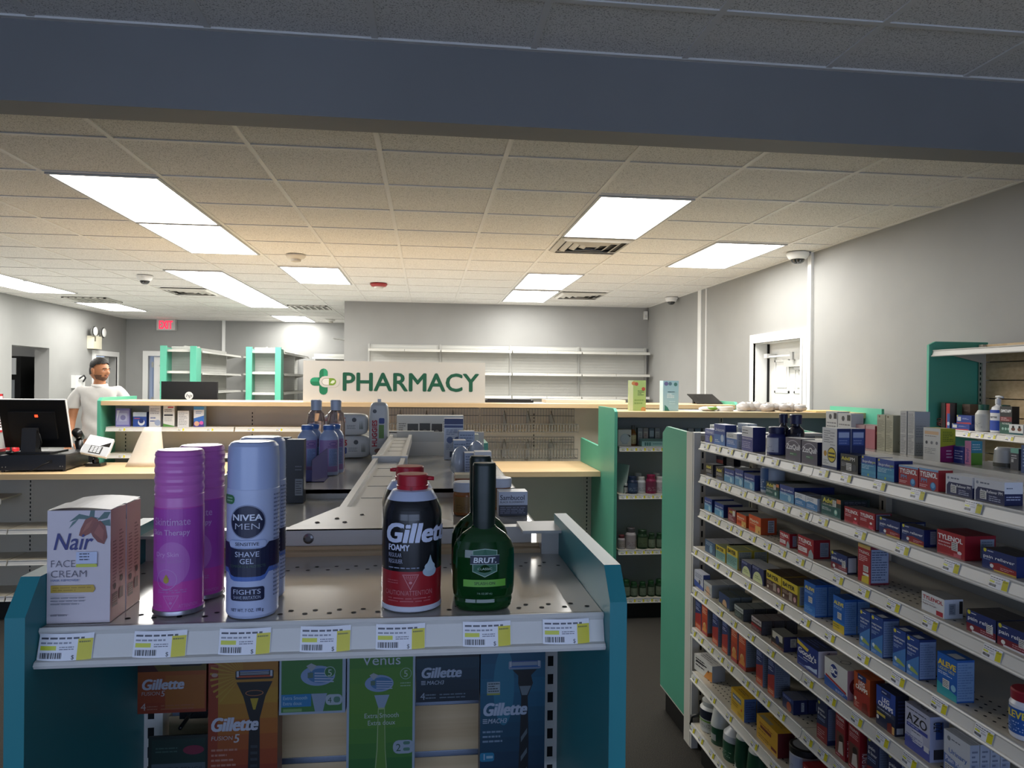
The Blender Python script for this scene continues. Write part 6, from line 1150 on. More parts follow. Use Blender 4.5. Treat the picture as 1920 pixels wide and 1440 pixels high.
def d_macc(mb, S, w, h):
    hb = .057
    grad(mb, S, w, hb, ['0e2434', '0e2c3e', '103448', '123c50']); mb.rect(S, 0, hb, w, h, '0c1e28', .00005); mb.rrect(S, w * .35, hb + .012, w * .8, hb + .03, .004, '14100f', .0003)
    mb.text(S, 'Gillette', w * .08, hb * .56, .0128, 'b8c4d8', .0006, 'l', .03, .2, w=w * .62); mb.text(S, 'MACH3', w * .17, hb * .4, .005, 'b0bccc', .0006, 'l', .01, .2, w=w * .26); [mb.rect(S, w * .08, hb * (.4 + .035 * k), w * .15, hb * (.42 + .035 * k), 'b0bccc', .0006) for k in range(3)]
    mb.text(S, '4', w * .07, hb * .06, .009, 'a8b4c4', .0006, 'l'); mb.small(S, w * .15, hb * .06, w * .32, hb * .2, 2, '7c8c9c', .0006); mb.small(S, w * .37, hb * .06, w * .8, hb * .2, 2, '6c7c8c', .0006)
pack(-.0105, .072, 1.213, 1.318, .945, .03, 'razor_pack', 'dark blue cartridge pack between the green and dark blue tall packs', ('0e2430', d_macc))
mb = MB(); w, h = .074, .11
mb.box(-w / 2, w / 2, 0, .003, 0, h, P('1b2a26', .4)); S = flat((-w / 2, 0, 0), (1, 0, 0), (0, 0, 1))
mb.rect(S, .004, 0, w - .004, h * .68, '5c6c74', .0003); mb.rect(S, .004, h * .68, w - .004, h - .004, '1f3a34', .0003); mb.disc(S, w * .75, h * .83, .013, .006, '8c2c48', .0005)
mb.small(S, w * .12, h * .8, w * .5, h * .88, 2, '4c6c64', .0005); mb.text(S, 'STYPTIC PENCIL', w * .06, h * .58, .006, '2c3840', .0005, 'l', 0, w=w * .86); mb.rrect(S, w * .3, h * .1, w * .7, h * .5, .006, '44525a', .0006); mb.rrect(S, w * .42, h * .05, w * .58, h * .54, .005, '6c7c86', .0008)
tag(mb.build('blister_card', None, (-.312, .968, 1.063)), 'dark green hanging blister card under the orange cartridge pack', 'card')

SHADE_MUL = 1.0
# ------------------------------------------------------------------ goods on the centre gondola
STY.update({
 'blackcare': dict(base='17171b', f=[('r', .5, .12, .95, .38, '7c7e84'), ('s', .55, .14, .9, .36, 6, '2a2a2e'), ('s', .5, .5, .95, .6, 2, '5c5c62')], side='17171b'),
 'barcode': dict(base='c4c6c4', f=[('s', .05, .05, .95, .95, 18, '4a4c4e'), ('r', .1, .82, .6, .96, '26282c')]),
 'bluebag': dict(base='c9ced8', f=[('r', 0, .86, 1, 1, '232f60'), ('r', 0, .78, 1, .84, '3c4a78'), ('s', .1, .6, .9, .74, 4, '5c6888'), ('c', .3, .48, .08, '5c6c94'), ('c', .7, .48, .08, '5c6c94'), ('r', .3, .06, .7, .2, '3c465c'), ('s', .1, .24, .9, .4, 5, '7c88a4')], side='a9b2c4', top='d8dade'),
 'printgrey': dict(base='9fabc0', f=[('s', .08, .05, .92, .92, 10, '66748c')], side='3c4660', top='d0d2d4'),
 'greentop': dict(base='dcdcd8', f=[('r', .04, .2, .96, .78, '3f7c2c'), ('s', .12, .3, .9, .7, 3, '2c5c1f'), ('r', .04, .78, .96, .84, 'c4b48c')], top='e4e4e0'),
 'orangebox': dict(base='9c5c30', f=[('s', .1, .1, .9, .8, 4, '7a4420'), ('r', 0, .86, 1, 1, 'd8c8a0')], top='d8ccac'),
 'sambu': dict(base='c9d0e0', f=[('r', 0, 0, 1, .44, '232638'), ('t', 'Sambucol', .47, .66, .2, '232a48', {'w': .84}), ('t', 'BLACK ELDERBERRY', .47, .53, .08, '3c4460', {'w': .84}), ('s', .05, .08, .92, .38, 4, '8c90a4')], top='d8dade', side='b8c0d0'),
 'longwhite': dict(base='cfd0cc', f=[('r', .16, .12, .32, .66, '3c3c38'), ('r', .34, .14, .5, .68, '3a3a38'), ('r', .52, .1, .68, .66, '3c3a38'), ('c', .24, .3, .1, '8c8c86'), ('c', .42, .32, .1, '7c7c78'), ('c', .6, .3, .1, '86847e'), ('s', .03, .1, .14, .7, 7, '6c6c6a'), ('s', .7, .1, .82, .8, 7, '6c6c6a')], top='e4e4e0'),
})
c = lambda st, lb, X0, X1, Y, d, z, h, rot=0, nm='medicine_box', g='goods on the centre gondola': carton(nm, lb, 'box', (X0 + X1) / 2, Y + d / 2, z + .0008, X1 - X0, d, h, rot, st, g)
c('blackcare', 'black care box behind the blue cans, left of two', -.388, -.366, 2.0, .03, 1.3055, .17)
c('blackcare', 'black care box behind the blue cans, right of two', -.366, -.322, 1.96, .035, 1.3055, .168)
c('barcode', 'white box covered in fine print behind the magenta cans', -.421, -.395, 1.46, .05, 1.3055, .135)
tag(MB().box(-.02, .02, -.03, .03, 0, .13, P('17443c', .4)).box(-.018, .018, -.028, .028, .13, .136, P('12362f', .4)).build('bottle_box', None, (-.4, 1.62, 1.3062)), 'dark teal box between the magenta and blue cans', 'box')
c('longwhite', 'long white box with three dark pictures on the far end display', -.128, .159, 3.14, .08, 1.3805, .103, nm='long_box')
c('bluebag', 'tall white box with navy top on the right-hand centre shelf', .068, .14, 2.79, .05, 1.3305, .158)
c('printgrey', 'grey-blue printed box below the tall navy-topped one', .118, .176, 2.66, .06, 1.3305, .118)
c('olive', 'small pale box behind the grey-blue printed one', .15, .20, 2.78, .05, 1.3305, .098)
c('printgrey', 'grey-blue box with navy edge in the middle of the shelf', .088, .13, 2.39, .06, 1.3305, .106)
c('printgrey', 'grey printed box behind the clear bag', .112, .152, 2.13, .05, 1.3305, .09)
c('greentop', 'white box with green front behind the aftershave bottles', .139, .187, 2.08, .05, 1.3305, .098)
c('orangebox', 'orange-brown box behind the honey-coloured jar', .078, .142, 1.96, .05, 1.3055, .073)
c('sambu', 'white and navy elderberry box right of the aftershave', .176, .2465, 1.745, .05, 1.3055, .058)
for x, y, lb in ((.095, 1.775, 'amber gummy jar with white lid left of the aftershave'), (.19, 1.845, 'amber gummy jar with white lid behind the elderberry box')):
    r = .029
    bottle('gummy_jar', lb, 'jar', x, y, 1.3062, [('jar', MB().lathe([(0, 0), (r * .96, .001), (r, .006), (r, .05), (r * .9, .058), (0, .058)], P('9c5c28', .15, coat=.5))), ('lid', MB().lathe([(r * .98, .057), (r, .076), (r * .94, .08), (0, .081)], P('cdd3e0', .35))), ('wrapper', lbl(r, .008, .046, '8a6a3c', '5c4424', 2.2, 5))], 0, 'amber gummy jars')
for x, y, lb in ((.165, 2.40, 'clear wrapped bag at the shelf edge'), (.105, 2.20, 'clear cap-shaped wrapper beside the printed boxes')):
    mb = MB(); rg = random.Random(int(x * 1000)); mb.ball((0, 0, .05), .03, .03, .055, P('c9d2e0', .15, trans=.3), 14, 10)
    mb.v = [(a * (1 + rg.uniform(-.15, .15)), b * (1 + rg.uniform(-.15, .15)), max(q, .0)) for a, b, q in mb.v]
    tag(mb.build('clear_bag', None, (x, y, 1.3312)), lb, 'bag', 'clear bags on the centre gondola')
# lilac bottles, their tray and clear bottles behind
def lilac(x, y, lb):
    w, d = .06, .042; mb = MB()
    mb.lathe([(0, 0), (.0295, .001), (.031, .006), (.031, .11), (.029, .122), (.024, .132), (.017, .14), (.0165, .146), (0, .146)], P('a9b6d4', .3), sy=.72)
    S = drum(.031, sy=.72); sh = MB(); sh.rect(S, -.034, .012, .034, .112, '9c7cae', .0006, nu=14); sh.rect(S, .0, .03, .03, .085, '8fa0c8', .0009, nu=6); sh.small(S, .002, .032, .028, .083, 11, '60709c', .0011); sh.ring(S, .014, .1, .012, .006, .0016, '5c4c8c', .0011); sh.small(S, -.002, .088, .028, .094, 1, '7c5c98', .0011)
    cp = MB().lathe([(.0185, .144), (.0188, .156), (.017, .1585), (0, .159)], P('4a74b8', .35))
    bottle('lotion_bottle', lb, 'bottle', x, y, 1.3312, [('body', mb), ('printing', sh), ('cap', cp)], .12, 'lilac lotion bottles')
lilac(-.375, 2.345, 'lilac lotion bottle with blue cap, left of the front two'); lilac(-.308, 2.345, 'lilac lotion bottle with blue cap, right of the front two')
lilac(-.366, 2.405, 'lilac lotion bottle with blue cap, left of the second row'); lilac(-.298, 2.405, 'lilac lotion bottle with blue cap, right of the second row')
for x, lb in ((-.371, 'clear bottle with pale cap behind the lilac bottles, left'), (-.306, 'clear bottle with pale cap behind the lilac bottles, right')):
    bottle('clear_bottle', lb, 'bottle', x, 2.50, 1.3312, [('body', MB().lathe([(0, 0), (.029, .001), (.031, .006), (.031, .16), (.026, .19), (.016, .2), (.016, .205), (0, .205)], P('cdb8ae', .05, trans=.75), sy=.75)), ('cap', MB().lathe([(.0175, .2), (.018, .232), (.016, .235), (0, .235)], P('b4bac6', .3)))], 0, 'clear bottles behind the lilac ones')
mb = MB(); y0 = 2.235; nv = P('39356f', .45)
mb.box(-.41, -.335, y0 - .05, y0 - .048, 0, .035, nv); mb.box(-.41, -.409, y0 - .05, y0 + .06, 0, .05, nv); mb.box(-.41, -.30, y0 - .05, y0 + .06, 0, .0015, nv)
mb.add([(-.335, y0 - .05, 0), (-.335, y0 - .05, .065), (-.305, y0 + .06, .09), (-.305, y0 + .06, 0)], [(0, 1, 2, 3)], P('5c5698', .45))
mb.add([(-.336, y0 - .05, 0), (-.336, y0 - .05, .065), (-.306, y0 + .06, .09), (-.306, y0 + .06, 0)], [(0, 1, 2, 3)], nv)
S = flat((-.41, y0 - .0505, 0), (1, 0, 0), (0, 0, 1)); mb.rrect(S, .008, .006, .03, .028, .001, 'a8acc4', .0004); mb.rrect(S, .011, .009, .027, .025, .001, '2a2654', .0006)
tag(mb.build('display_tray', None, (0, 0, 1.3312)), 'dark purple cardboard display tray holding the lilac bottles', 'tray')
def soft_pack(name, lb, loc, w, d, h, rot=0, up=False):
    mb = MB(); N = 9; vs = []; fs = []
    wt = P('d6d6d2', .35)
    def sup(u, v, ax):   # superellipsoid from a cube grid
        p = [0, 0, 0]; p[ax[0]] = ax[1]; p[ax[2]] = u; p[ax[3]] = v
        q = 5.; L = sum(abs(t) ** q for t in p) ** (1 / q)
        return (p[0] / L * w / 2, p[1] / L * d / 2, h / 2 + p[2] / L * h / 2)
    for a, s, b, c2 in ((0, 1, 1, 2), (0, -1, 2, 1), (1, 1, 2, 0), (1, -1, 0, 2), (2, 1, 0, 1), (2, -1, 1, 0)):
        g = [sup(-1 + 2 * i / N, -1 + 2 * j / N, (a, s, b, c2)) for j in range(N + 1) for i in range(N + 1)]
        mb.add(g, [(j * (N + 1) + i, j * (N + 1) + i + 1, (j + 1) * (N + 1) + i + 1, (j + 1) * (N + 1) + i) for j in range(N) for i in range(N)], wt, True)
    S = flat((-w / 2, -d / 2, 0), (1, 0, 0), (0, 0, 1))
    if up:
        mb.text(S, 'HUGGIES', w * .42, h * .22, w * .24, 'b8202c', .002, 'l', .03, rot=1, w=h * .46); mb.rect(S, w * .52, h * .36, w * .78, h * .6, '6c9444', .002); mb.rrect(S, w * .52, h * .62, w * .8, h * .72, .004, '2c4488', .002)
        mb.disc(S, w * .3, h * .84, w * .1, w * .1, '55585a', .002); mb.disc(S, w * .5, h * .14, w * .2, w * .12, '7c4a34', .002); mb.disc(S, w * .62, h * .09, w * .24, w * .08, '4c6c34', .0021)
        mb.box(-w * .09, w * .09, -.003, .003, h - .004, h + .012, wt)
    else:
        mb.text(S, 'HUGGIES', w * .04, h * .58, h * .24, 'b8202c', .002, 'l', .03, w=w * .46); mb.rect(S, w * .1, h * .28, w * .34, h * .46, '7c8c3c', .002); mb.rrect(S, w * .38, h * .22, w * .5, h * .5, .004, '2c4488', .002)
        mb.disc(S, w * .7, h * .72, h * .1, h * .1, '55585a', .002); mb.small(S, w * .54, h * .3, w * .74, h * .5, 3, '8c8e8c', .002); [mb.poly(S, [(w * (.82 + .03 * k), h * .3), (w * (.83 + .03 * k), h * .7), (w * (.84 + .03 * k), h * .3)], '5c6c5c', .002) for k in range(3)]
    return tag(mb.build(name, None, loc, rot), lb, 'wipes pack', 'baby wipe packs')
soft_pack('wipes_pack', 'white baby wipes pack lying at the bottom of the pair', (-.305, 2.88, 1.3312), .175, .09, .088); soft_pack('wipes_pack', 'white baby wipes pack lying on top of another', (-.312, 2.88, 1.4195), .17, .085, .085)
soft_pack('wipes_pack', 'white baby wipes pack standing on its end', (-.185, 2.87, 1.3312), .075, .07, .218, 0, True)

# ------------------------------------------------------------------ goods on the wood-topped run
STY.update({
 'greenst': dict(base='9cb46c', f=[('r', 0, 0, .22, 1, 'c8d0a4'), ('c', .25, .9, .07, 'b87c44', .9), ('c', .42, .88, .06, 'a8503c'), ('c', .85, .72, .06, 'a84c34'), ('s', .5, .5, .9, .68, 4, '3c5a2c'), ('s', .3, .2, .9, .4, 2, '7c9850'), ('c', .85, .05, .08, 'c08a4c')], side='b4c48c', top='c8d0a4'),
 'bluest': dict(base='9cc0cc', f=[('c', .2, .9, .07, '6c6c98'), ('c', .45, .9, .06, '5c7c8c'), ('c', .8, .88, .06, '4c7c78'), ('s', .3, .6, .75, .66, 1, '2c4c5c'), ('s', .25, .42, .8, .58, 3, 'e0ecf0'), ('p', [(.1, 0), (.1, .2), (.3, .12), (.42, 0)], '2c7468'), ('s', .4, .2, .8, .35, 2, 'b4d4dc')], side='c4d8e0', top='c4dce4'),
 'babyb': dict(base='d2d2c8', f=[('c', .52, .45, .3, 'b4bec4'), ('r', .3, .12, .72, .5, 'b4bec4'), ('c', .7, .6, .2, '4a5054', .5), ('c', .56, .44, .27, 'c4ccd0')]),
 'slima': dict(base='8c8c90', f=[('r', .1, .0, .9, .8, 'b4b4b0'), ('c', .5, .2, .1, '8c8c84'), ('s', .2, .4, .8, .7, 3, '6c6c70')], top='3a3c40'),
 'slimb': dict(base='94908c', f=[('r', .1, .0, .9, .8, 'bcb0a4'), ('c', .5, .25, .13, '7c2c20'), ('s', .2, .5, .8, .7, 2, '8a4030')], top='3a3c40'),
 'slimc': dict(base='5c6c78', f=[('r', .1, .5, .9, .85, 'a4b4bc'), ('c', .5, .25, .14, '3c5464')], top='2c3438'),
 'boxA': dict(base='44506c', f=[('t', 'Spiral', .5, .6, .1, 'd0d0e0', {'w': .6})]),
 'purplepack': dict(base='7c78b8', f=[('r', .06, .1, .94, .9, 'a4a4cc'), ('r', .25, .3, .8, .75, 'b8bcd8'), ('c', .52, .5, .14, '8484b4'), ('p', [(.05, .3), (.3, .9), (.1, .9)], 'd8dae8')]),
 'bluejar': dict(base='34509c', f=[('r', 0, .7, 1, 1, 'b8c4d0'), ('c', .62, .3, .22, 'd8dce4'), ('c', .62, .4, .16, '2c3c7c'), ('s', .1, .5, .5, .64, 1, 'c06068')], side='2a4080'),
 'whitepr': dict(base='d8d8d8', f=[('s', .1, .6, .9, .9, 4, '8a8c94'), ('s', .1, .2, .6, .5, 2, '5c6ca0'), ('c', .75, .2, .14, 'a0acc8')], side='b8b8bc'),
 'whitegr': dict(base='dcdcd8', f=[('r', .4, .9, .9, .97, 'c04c4c'), ('s', .1, .7, .8, .86, 2, '6a6c70'), ('r', .08, .52, .85, .6, '44464a'), ('s', .1, .26, .8, .48, 4, 'a4a4a4'), ('p', [(0, 0), (0, .16), (1, .04), (1, 0)], '5c9448')], side='bcbcb8'),
 'whiteln': dict(base='d8d8d8', f=[('s', .1, .1, .9, .9, 8, '9a9ca0')], side='b4b4b4'),
 'bluekid': dict(base='dce0e8', f=[('r', .0, .84, 1, 1, '4c90c8'), ('p', [(0, 0), (0, .42), (1, .56), (1, 0)], '3c70c0'), ('r', 0, 0, 1, .26, '4c3c90'), ('c', .3, .16, .12, 'd8a890'), ('c', .75, .2, .09, 'd060a8'), ('s', .2, .62, .8, .78, 2, '6c94c8')], side='8cb4dc'),
})
gk = 'boxes on the back counter shelf'
for st, lb, x0, x1, h, d, tl in (('purplepack', 'clear-wrapped purple pack leaning at the green end', -2.42, -2.315, .142, .03, 0), ('bluejar', 'blue box with a jar picture on the back counter shelf', -2.285, -2.185, .115, .06, 0), ('whitepr', 'tall white box beside the blue jar box', -2.165, -2.08, .165, .06, 0),
                              ('whitegr', 'white box with green bottom edge', -2.06, -1.975, .165, .06, 0), ('whiteln', 'shorter plain white box with fine print', -1.95, -1.865, .128, .07, 0), ('bluekid', 'white and blue box with child picture', -1.83, -1.752, .162, .06, 0)):
    carton('medicine_box', lb, 'box', (x0 + x1) / 2, 5.99, 1.2558, x1 - x0, d, h, 0, st, gk)
o = carton('display_box', 'green fruit-printed box standing on the wood top', 'box', 1.485, 5.0, 1.4408, .115, .07, .215, -.12, 'greenst', 'boxes on the wood top')
o = carton('display_box', 'pale blue flower-printed box standing on the wood top', 'box', 1.722, 5.0, 1.4408, .115, .07, .215, .03, 'bluest', 'boxes on the wood top')
zz = 1.1958
carton('medicine_box', 'white box with bottle-shaped window on the top green-end shelf', 'box', 1.375, 4.95, zz, .095, .07, .115, 0, 'babyb', 'goods on the green-ended run')
bottle('syrup_bottle', 'amber bottle with dark cap on the top green-end shelf', 'bottle', 1.445, 4.95, zz, [('body', MB().lathe([(0, 0), (.022, .001), (.023, .005), (.023, .085), (.012, .11), (.011, .118), (0, .118)], P('7a4a1c', .12, coat=.4))), ('cap', MB().lathe([(.013, .116), (.013, .142), (0, .143)], P('4a4844', .4))), ('wrapper', lbl(.023, .015, .075, 'cfc08c', '5c4420', 1.9, 4))])
for st, lb, x in (('slima', 'slim grey box, first of four behind the teal card', 1.507), ('slimb', 'slim box with red picture, second of four behind the teal card', 1.547), ('slimc', 'slim blue-grey box, third of four behind the teal card', 1.591), ('slima', 'slim pale box, fourth of four behind the teal card', 1.633)):
    carton('medicine_box', lb, 'box', x, 5.0, zz, .036, .04, .122, 0, st, 'goods on the green-ended run')
mb = MB(); mb.prism(lambda a, o, z: (a, o, z), [(0, 0), (0, .035), (.004, .037), (.06, .05), (.06, 0)], -.085, .085, P('8cc0c4', .4)); S = flat((-.085, -.0005, .0), (1, 0, 0), (0, 0, 1))
mb.rect(S, 0, .0, .17, .035, 'a8d4d4', .0002); [mb.rect(S, .02 + .016 * (k % 3), .006 + .012 * (k // 3), .032 + .016 * (k % 3), .015 + .012 * (k // 3), '2c6c6c', .0004) for k in range(6)]; mb.small(S, .08, .012, .15, .022, 1, '2c7480', .0004)
tag(mb.build('card_tray', None, (1.575, 4.885, zz)), 'pale teal card tray on the top green-end shelf', 'tray')
mb = MB(); mb.prism(lambda a, o, z: (a + z * .0, o, z), [(0, 0), (.003, 0), (.063, .2), (.06, .2)], 0, .002, 'b4ccc8')
mb = MB(); mb.box(-.001, .001, -.07, .07, 0, .2, P('c4d0cc', .4)).box(.001, .0016, -.068, .068, .002, .198, P('4a8478', .4)); 
o = mb.build('display_card', None, (1.352, 4.96, .8668)); o.rotation_euler = (0, .18, .35); tag(o, 'teal card leaning against the green end panel', 'card')
def pot(x, y, z, r, H, body, cap, lc, ink, lb, nm='supplement_bottle', g='goods on the green-ended run'):
    return bottle(nm, lb, 'bottle', x, y, z, [('body', MB().lathe([(0, 0), (r * .97, .001), (r, .004), (r, H * .68), (r * .8, H * .78), (r * .7, H * .8), (0, H * .8)], P(body, .3))), ('cap', MB().lathe([(r * .78, H * .79), (r * .8, H * .98), (r * .72, H), (0, H)], P(cap, .4))), ('wrapper', lbl(r, H * .12, H * .62, lc, ink, 2.4, 4))], 0, g)
zz = .8658
pot(1.385, 4.91, zz, .015, .07, '2a2c30', 'd0d0cc', 'a8a8a4', '6c2c2c', 'tiny dark dropper bottle on the second green-end shelf')
pot(1.433, 4.91, zz, .037, .12, '24304c', '22304e', '3a4c6c', 'a8b4c8', 'navy supplement jar on the second green-end shelf')
pot(1.499, 4.92, zz, .031, .115, 'c4c8cc', 'd8d8d8', 'b8bcc4', '2c3854', 'white-lidded jar right of the navy jar')
pot(1.566, 4.91, zz, .037, .13, '8c2850', '94204c', '7c3450', 'd0b0bc', 'magenta supplement jar on the second green-end shelf')
pot(1.634, 4.92, zz, .031, .115, 'c4c0c4', 'd8d8d8', 'bcb4bc', '5c2c44', 'white-lidded jar right of the magenta jar')
pot(1.499, 5.0, zz, .031, .13, 'c4c8cc', 'd0d0d0', 'b8bcc4', '2c3854', 'white-lidded jar behind another beside the navy jar'); pot(1.634, 5.0, zz, .031, .13, 'c4c0c4', 'd0d0d0', 'bcb4bc', '5c2c44', 'white-lidded jar behind another beside the magenta jar')
zz = .4808; dg = '1f3a24'
pot(1.358, 4.91, zz, .026, .095, 'b0a4a8', '6c2c34', 'a89c98', '5c2c34', 'small pink-capped bottle on the third green-end shelf'); pot(1.424, 4.91, zz, .036, .145, 'b4acb0', '5a5458', 'b0a4a8', '6c2c3c', 'larger pinkish bottle on the third green-end shelf')
pot(1.508, 4.91, zz, .038, .13, dg, '26442c', '5c6c50', '2a3826', 'largest green bottle on the third green-end shelf'); pot(1.574, 4.91, zz, .026, .105, dg, '26442c', '84907c', '3a4836', 'middle green bottle on the third green-end shelf'); pot(1.634, 4.91, zz, .028, .105, dg, '26442c', '788474', '3a4836', 'last visible green bottle on the third green-end shelf')
zz = .1458
for i, (x, r, H) in enumerate(((1.392, .031, .118), (1.45, .026, .1), (1.513, .026, .1), (1.574, .025, .108), (1.634, .03, .115))):
    pot(x, 4.91, zz, r, H, dg, '2a5c34', '84907c', '3a4836', 'green supplement bottle, %s from the green panel on the lowest shelf' % ('first', 'second', 'third', 'fourth', 'fifth')[i])
for i, x in enumerate((1.83, 1.88, 1.93, 1.99)): carton('medicine_box', 'dark slim box, %s of four half hidden behind the medicine gondola' % ('first', 'second', 'third', 'fourth')[i], 'box', x, 5.0, 1.1958, .04, .04, .12, 0, ('slimc', 'slima', 'slimc', 'slima')[i], 'goods on the green-ended run')
mb = MB(); mb.lathe([(.055, 0), (.06, .004), (.06, .03), (.055, .034), (.04, .034), (.038, .0)], P('d8d8d4', .35)); tag(mb.build('tape_roll', None, (2.14, 5.0, 1.4408)), 'white roll on the wood top beside the clear bags', 'roll')
mb = MB(); mb.ball((0, 0, .017), .075, .05, .0168, P('dcdedc', .3)); mb.ball((.01, -.02, .02), .05, .034, .0155, P('6c9c3c', .3)); tag(mb.build('soft_packet', None, (2.01, 4.98, 1.4408)), 'white and green soft packet on the wood top', 'packet')
mb = MB(); rg = random.Random(5)
for i in range(9):
    x = 2.28 + i * .05; mb.ball((x, 4.99 + rg.uniform(-.04, .04), 1.441 + .028), .05, .06, .03 + rg.uniform(-.006, .012), P('dcd6d2', .12, trans=.35, coat=.3), 12, 8)
mb.v = [(a + rg.uniform(-.006, .006), b + rg.uniform(-.006, .006), max(1.4408, q + rg.uniform(-.005, .005))) for a, b, q in mb.v]
tag(mb.build('plastic_bag', None, (0, 0, 0)), 'crumpled clear plastic bag on the wood top', 'bag')
tag(MB().box(1.86, 2.4, 4.95, 5.2, 1.4405, 1.4425, 'dcdcd8').build('paper_sheet'), 'flat white sheet under the white packets on the wood top', 'sheet')
tag(MB().box(2.76, 3.02, 4.86, 5.15, 1.4405, 1.4475, 'd9c07c').build('envelope'), 'flat yellow envelope on the wood top', 'envelope')
# ------------------------------------------------------------------ on the back counter: sign, monitors, tablet
F = Fix('pharmacy_sign', 'white board sign with green cross, pill and green capital letters', 'sign', (-.26, 6.03, 1.459))
F.part('board', MB().box(-1.0, .482, 6.02, 6.04, 1.459, 1.795, P('d2cdc4', .5)))
S = flat((-1.0, 6.0195, 1.459), (1, 0, 0), (0, 0, 1)); mb = MB()
[mb.text(S, 'PHARMACY', .315 + a, .095 + b, .145, P('17573a', .45), .0008 + .0001 * i, 'l', .0, w=1.107) for i, (a, b) in enumerate(((0, 0), (.010, 0), (.005, .004), (.005, -.004), (.0025, 0), (.0075, 0)))]; F.part('lettering', mb)
mb = MB(); g1, g2, cu, cv = P('1f7a50', .45), P('2f9a6c', .45), .162, .165
def cap_v(u, v0, v1, r, m, n): mb.rrect(S, u - r, v0, u + r, v1, r * .999, m, n)
cap_v(cu, .058, .272, .0335, g1, .0006); mb.rrect(S, .055, cv - .034, .25, cv + .034, .0339, g1, .0007)
mb.poly(S, [(cu + .0335 * math.cos(a), .238 + .0335 * math.sin(a)) for a in [PI / 2 - .1 * k for k in range(32)] if True][:16] + [(cu + .0335, .2), (cu, .2)], g2, .0009)
mb.poly(S, [(.12, cv + .034), (.089, cv + .034), (.07, cv + .028), (.058, cv + .014), (.0555, cv), (.12, cv)], g2, .0009)
mb.rrect(S, .128, cv - .046, .29, cv + .046, .0459, P('d2cdc4', .5), .001)
mb.rrect(S, .148, cv - .029, .262, cv + .029, .0289, P('7c6a4c', .45), .0013); mb.rrect(S, .151, cv - .026, .259, cv + .026, .0259, P('e6e2da', .5), .0016)
mb.poly(S, [(.205, cv - .029), (.233, cv - .029)] + [(.233 + .029 * math.cos(a), cv + .029 * math.sin(a)) for a in [-PI / 2 + PI * k / 12 for k in range(13)]] + [(.205, cv + .029)], P('7a9c2c', .45), .0019)
mb.poly(S, [(.215, cv - .012), (.235, cv - .016), (.252, cv - .004), (.25, cv + .012), (.23, cv + .01)], P('dfe6cc', .5), .0022)
F.part('emblem', mb)
F = Fix('computer_monitor', 'black monitor with round white badge behind the back counter', 'monitor', (-2.13, 6.8, 1.101))
F.part('screen_back', MB().box(-2.37, -1.885, 6.8, 6.83, 1.315, 1.612, P('0c0d10', .45)).box(-2.25, -2.0, 6.83, 6.85, 1.38, 1.55, P('101116', .4)))
mb = MB(); S = flat((-2.13, 6.7995, 1.48), (1, 0, 0), (0, 0, 1)); mb.disc(S, 0, .004, .036, .036, 'd8d8d8', .0006); mb.text(S, 'hp', 0, -.008, .03, '16171a', .0012, 'c', .0, .25, w=.05); F.part('badge', mb)
F.part('stand', MB().box(-2.16, -2.10, 6.84, 6.87, 1.11, 1.45, P('101114', .4)).box(-2.25, -2.01, 6.78, 6.95, 1.101, 1.115, P('101114', .4)))
mb = MB(); mb.prism(lambda a, o, z: (a, o, z), [(6.12, .0), (6.12, .006), (6.36, .085), (6.36, .078)], 2.36, 2.60, P('0e0e10', .25)); F = mb; mb.box(2.40, 2.56, 6.30, 6.33, 0, .06, P('18181a', .4)); tag(mb.build('tablet', None, (0, 0, 1.4588)), 'black tilted tablet at the right end of the back counter', 'tablet')
tag(MB().box(.5, .92, 6.2, 6.4, 0, .022, P('141416', .4)).box(.52, .9, 6.215, 6.385, .022, .03, P('202124', .5)).build('keyboard', None, (0, 0, 1.4588)), 'flat black keyboard on the back counter right of the sign', 'keyboard')
tag(MB().box(1.03, 1.74, 6.2, 6.44, 0, .028, P('ddd2be', .5)).build('board_offcut', None, (0, 0, 1.4588)), 'pale flat board lying on the back counter', 'board')

# ------------------------------------------------------------------ on the checkout
CT = .9858
BK = P('0d0d0f', .35)
F = Fix('cash_drawer', 'black metal cash drawer under the checkout screen', 'cash drawer', (-2.68, 5.52, CT)); F.o.location.x = -2.70; F.o.rotation_euler = (0, 0, .1)
mb = MB(); mb.box(-2.885, -2.48, 5.30, 5.74, CT + .012, CT + .115, BK); F.part('case', mb)
F.part('socket', MB().box(-2.60, -2.565, 5.297, 5.30, CT + .055, CT + .08, P('030303', .6)))
for x in (-2.87, -2.495): F.part('foot', MB().lathe([(0, 0), (.012, 0), (.012, .013), (0, .013)], BK, c=(x, 5.315, CT)).lathe([(0, 0), (.012, 0), (.012, .013), (0, .013)], BK, c=(x, 5.72, CT)))
mb = MB()
for x in (-2.87, -2.85, -2.515, -2.50): mb.ball((x, 5.2995, CT + .035), .004, .002, .004, P('8a8a8a', .3, .8), 8, 6)
F.part('screw', mb)
F.part('cable', MB().tube([(-2.58, 5.296, CT + .067), (-2.62, 5.285, CT + .05), (-2.68, 5.27, CT + .012), (-2.72, 5.275, CT + .005)], .0025, P('101012', .4)))
ZD = CT + .1155
F = Fix('checkout_screen', 'large black checkout screen seen from behind on the cash drawer', 'monitor', (-2.75, 5.5, ZD))
tilt = math.radians(17)
def TM(x, y, z): return (x, 5.50 - z * math.sin(tilt) + y * math.cos(tilt), ZD + .035 + z * math.cos(tilt) + y * math.sin(tilt))
def tbox(mb, x0, x1, y0, y1, z0, z1, m):
    n0 = len(mb.v); mb.box(x0, x1, y0, y1, z0, z1, m); mb.v[n0:] = [TM(*v) for v in mb.v[n0:]]; return mb
F.part('screen_back', tbox(MB(), -2.965, -2.525, 0, .02, 0, .355, P('0b0b0d', .4)))
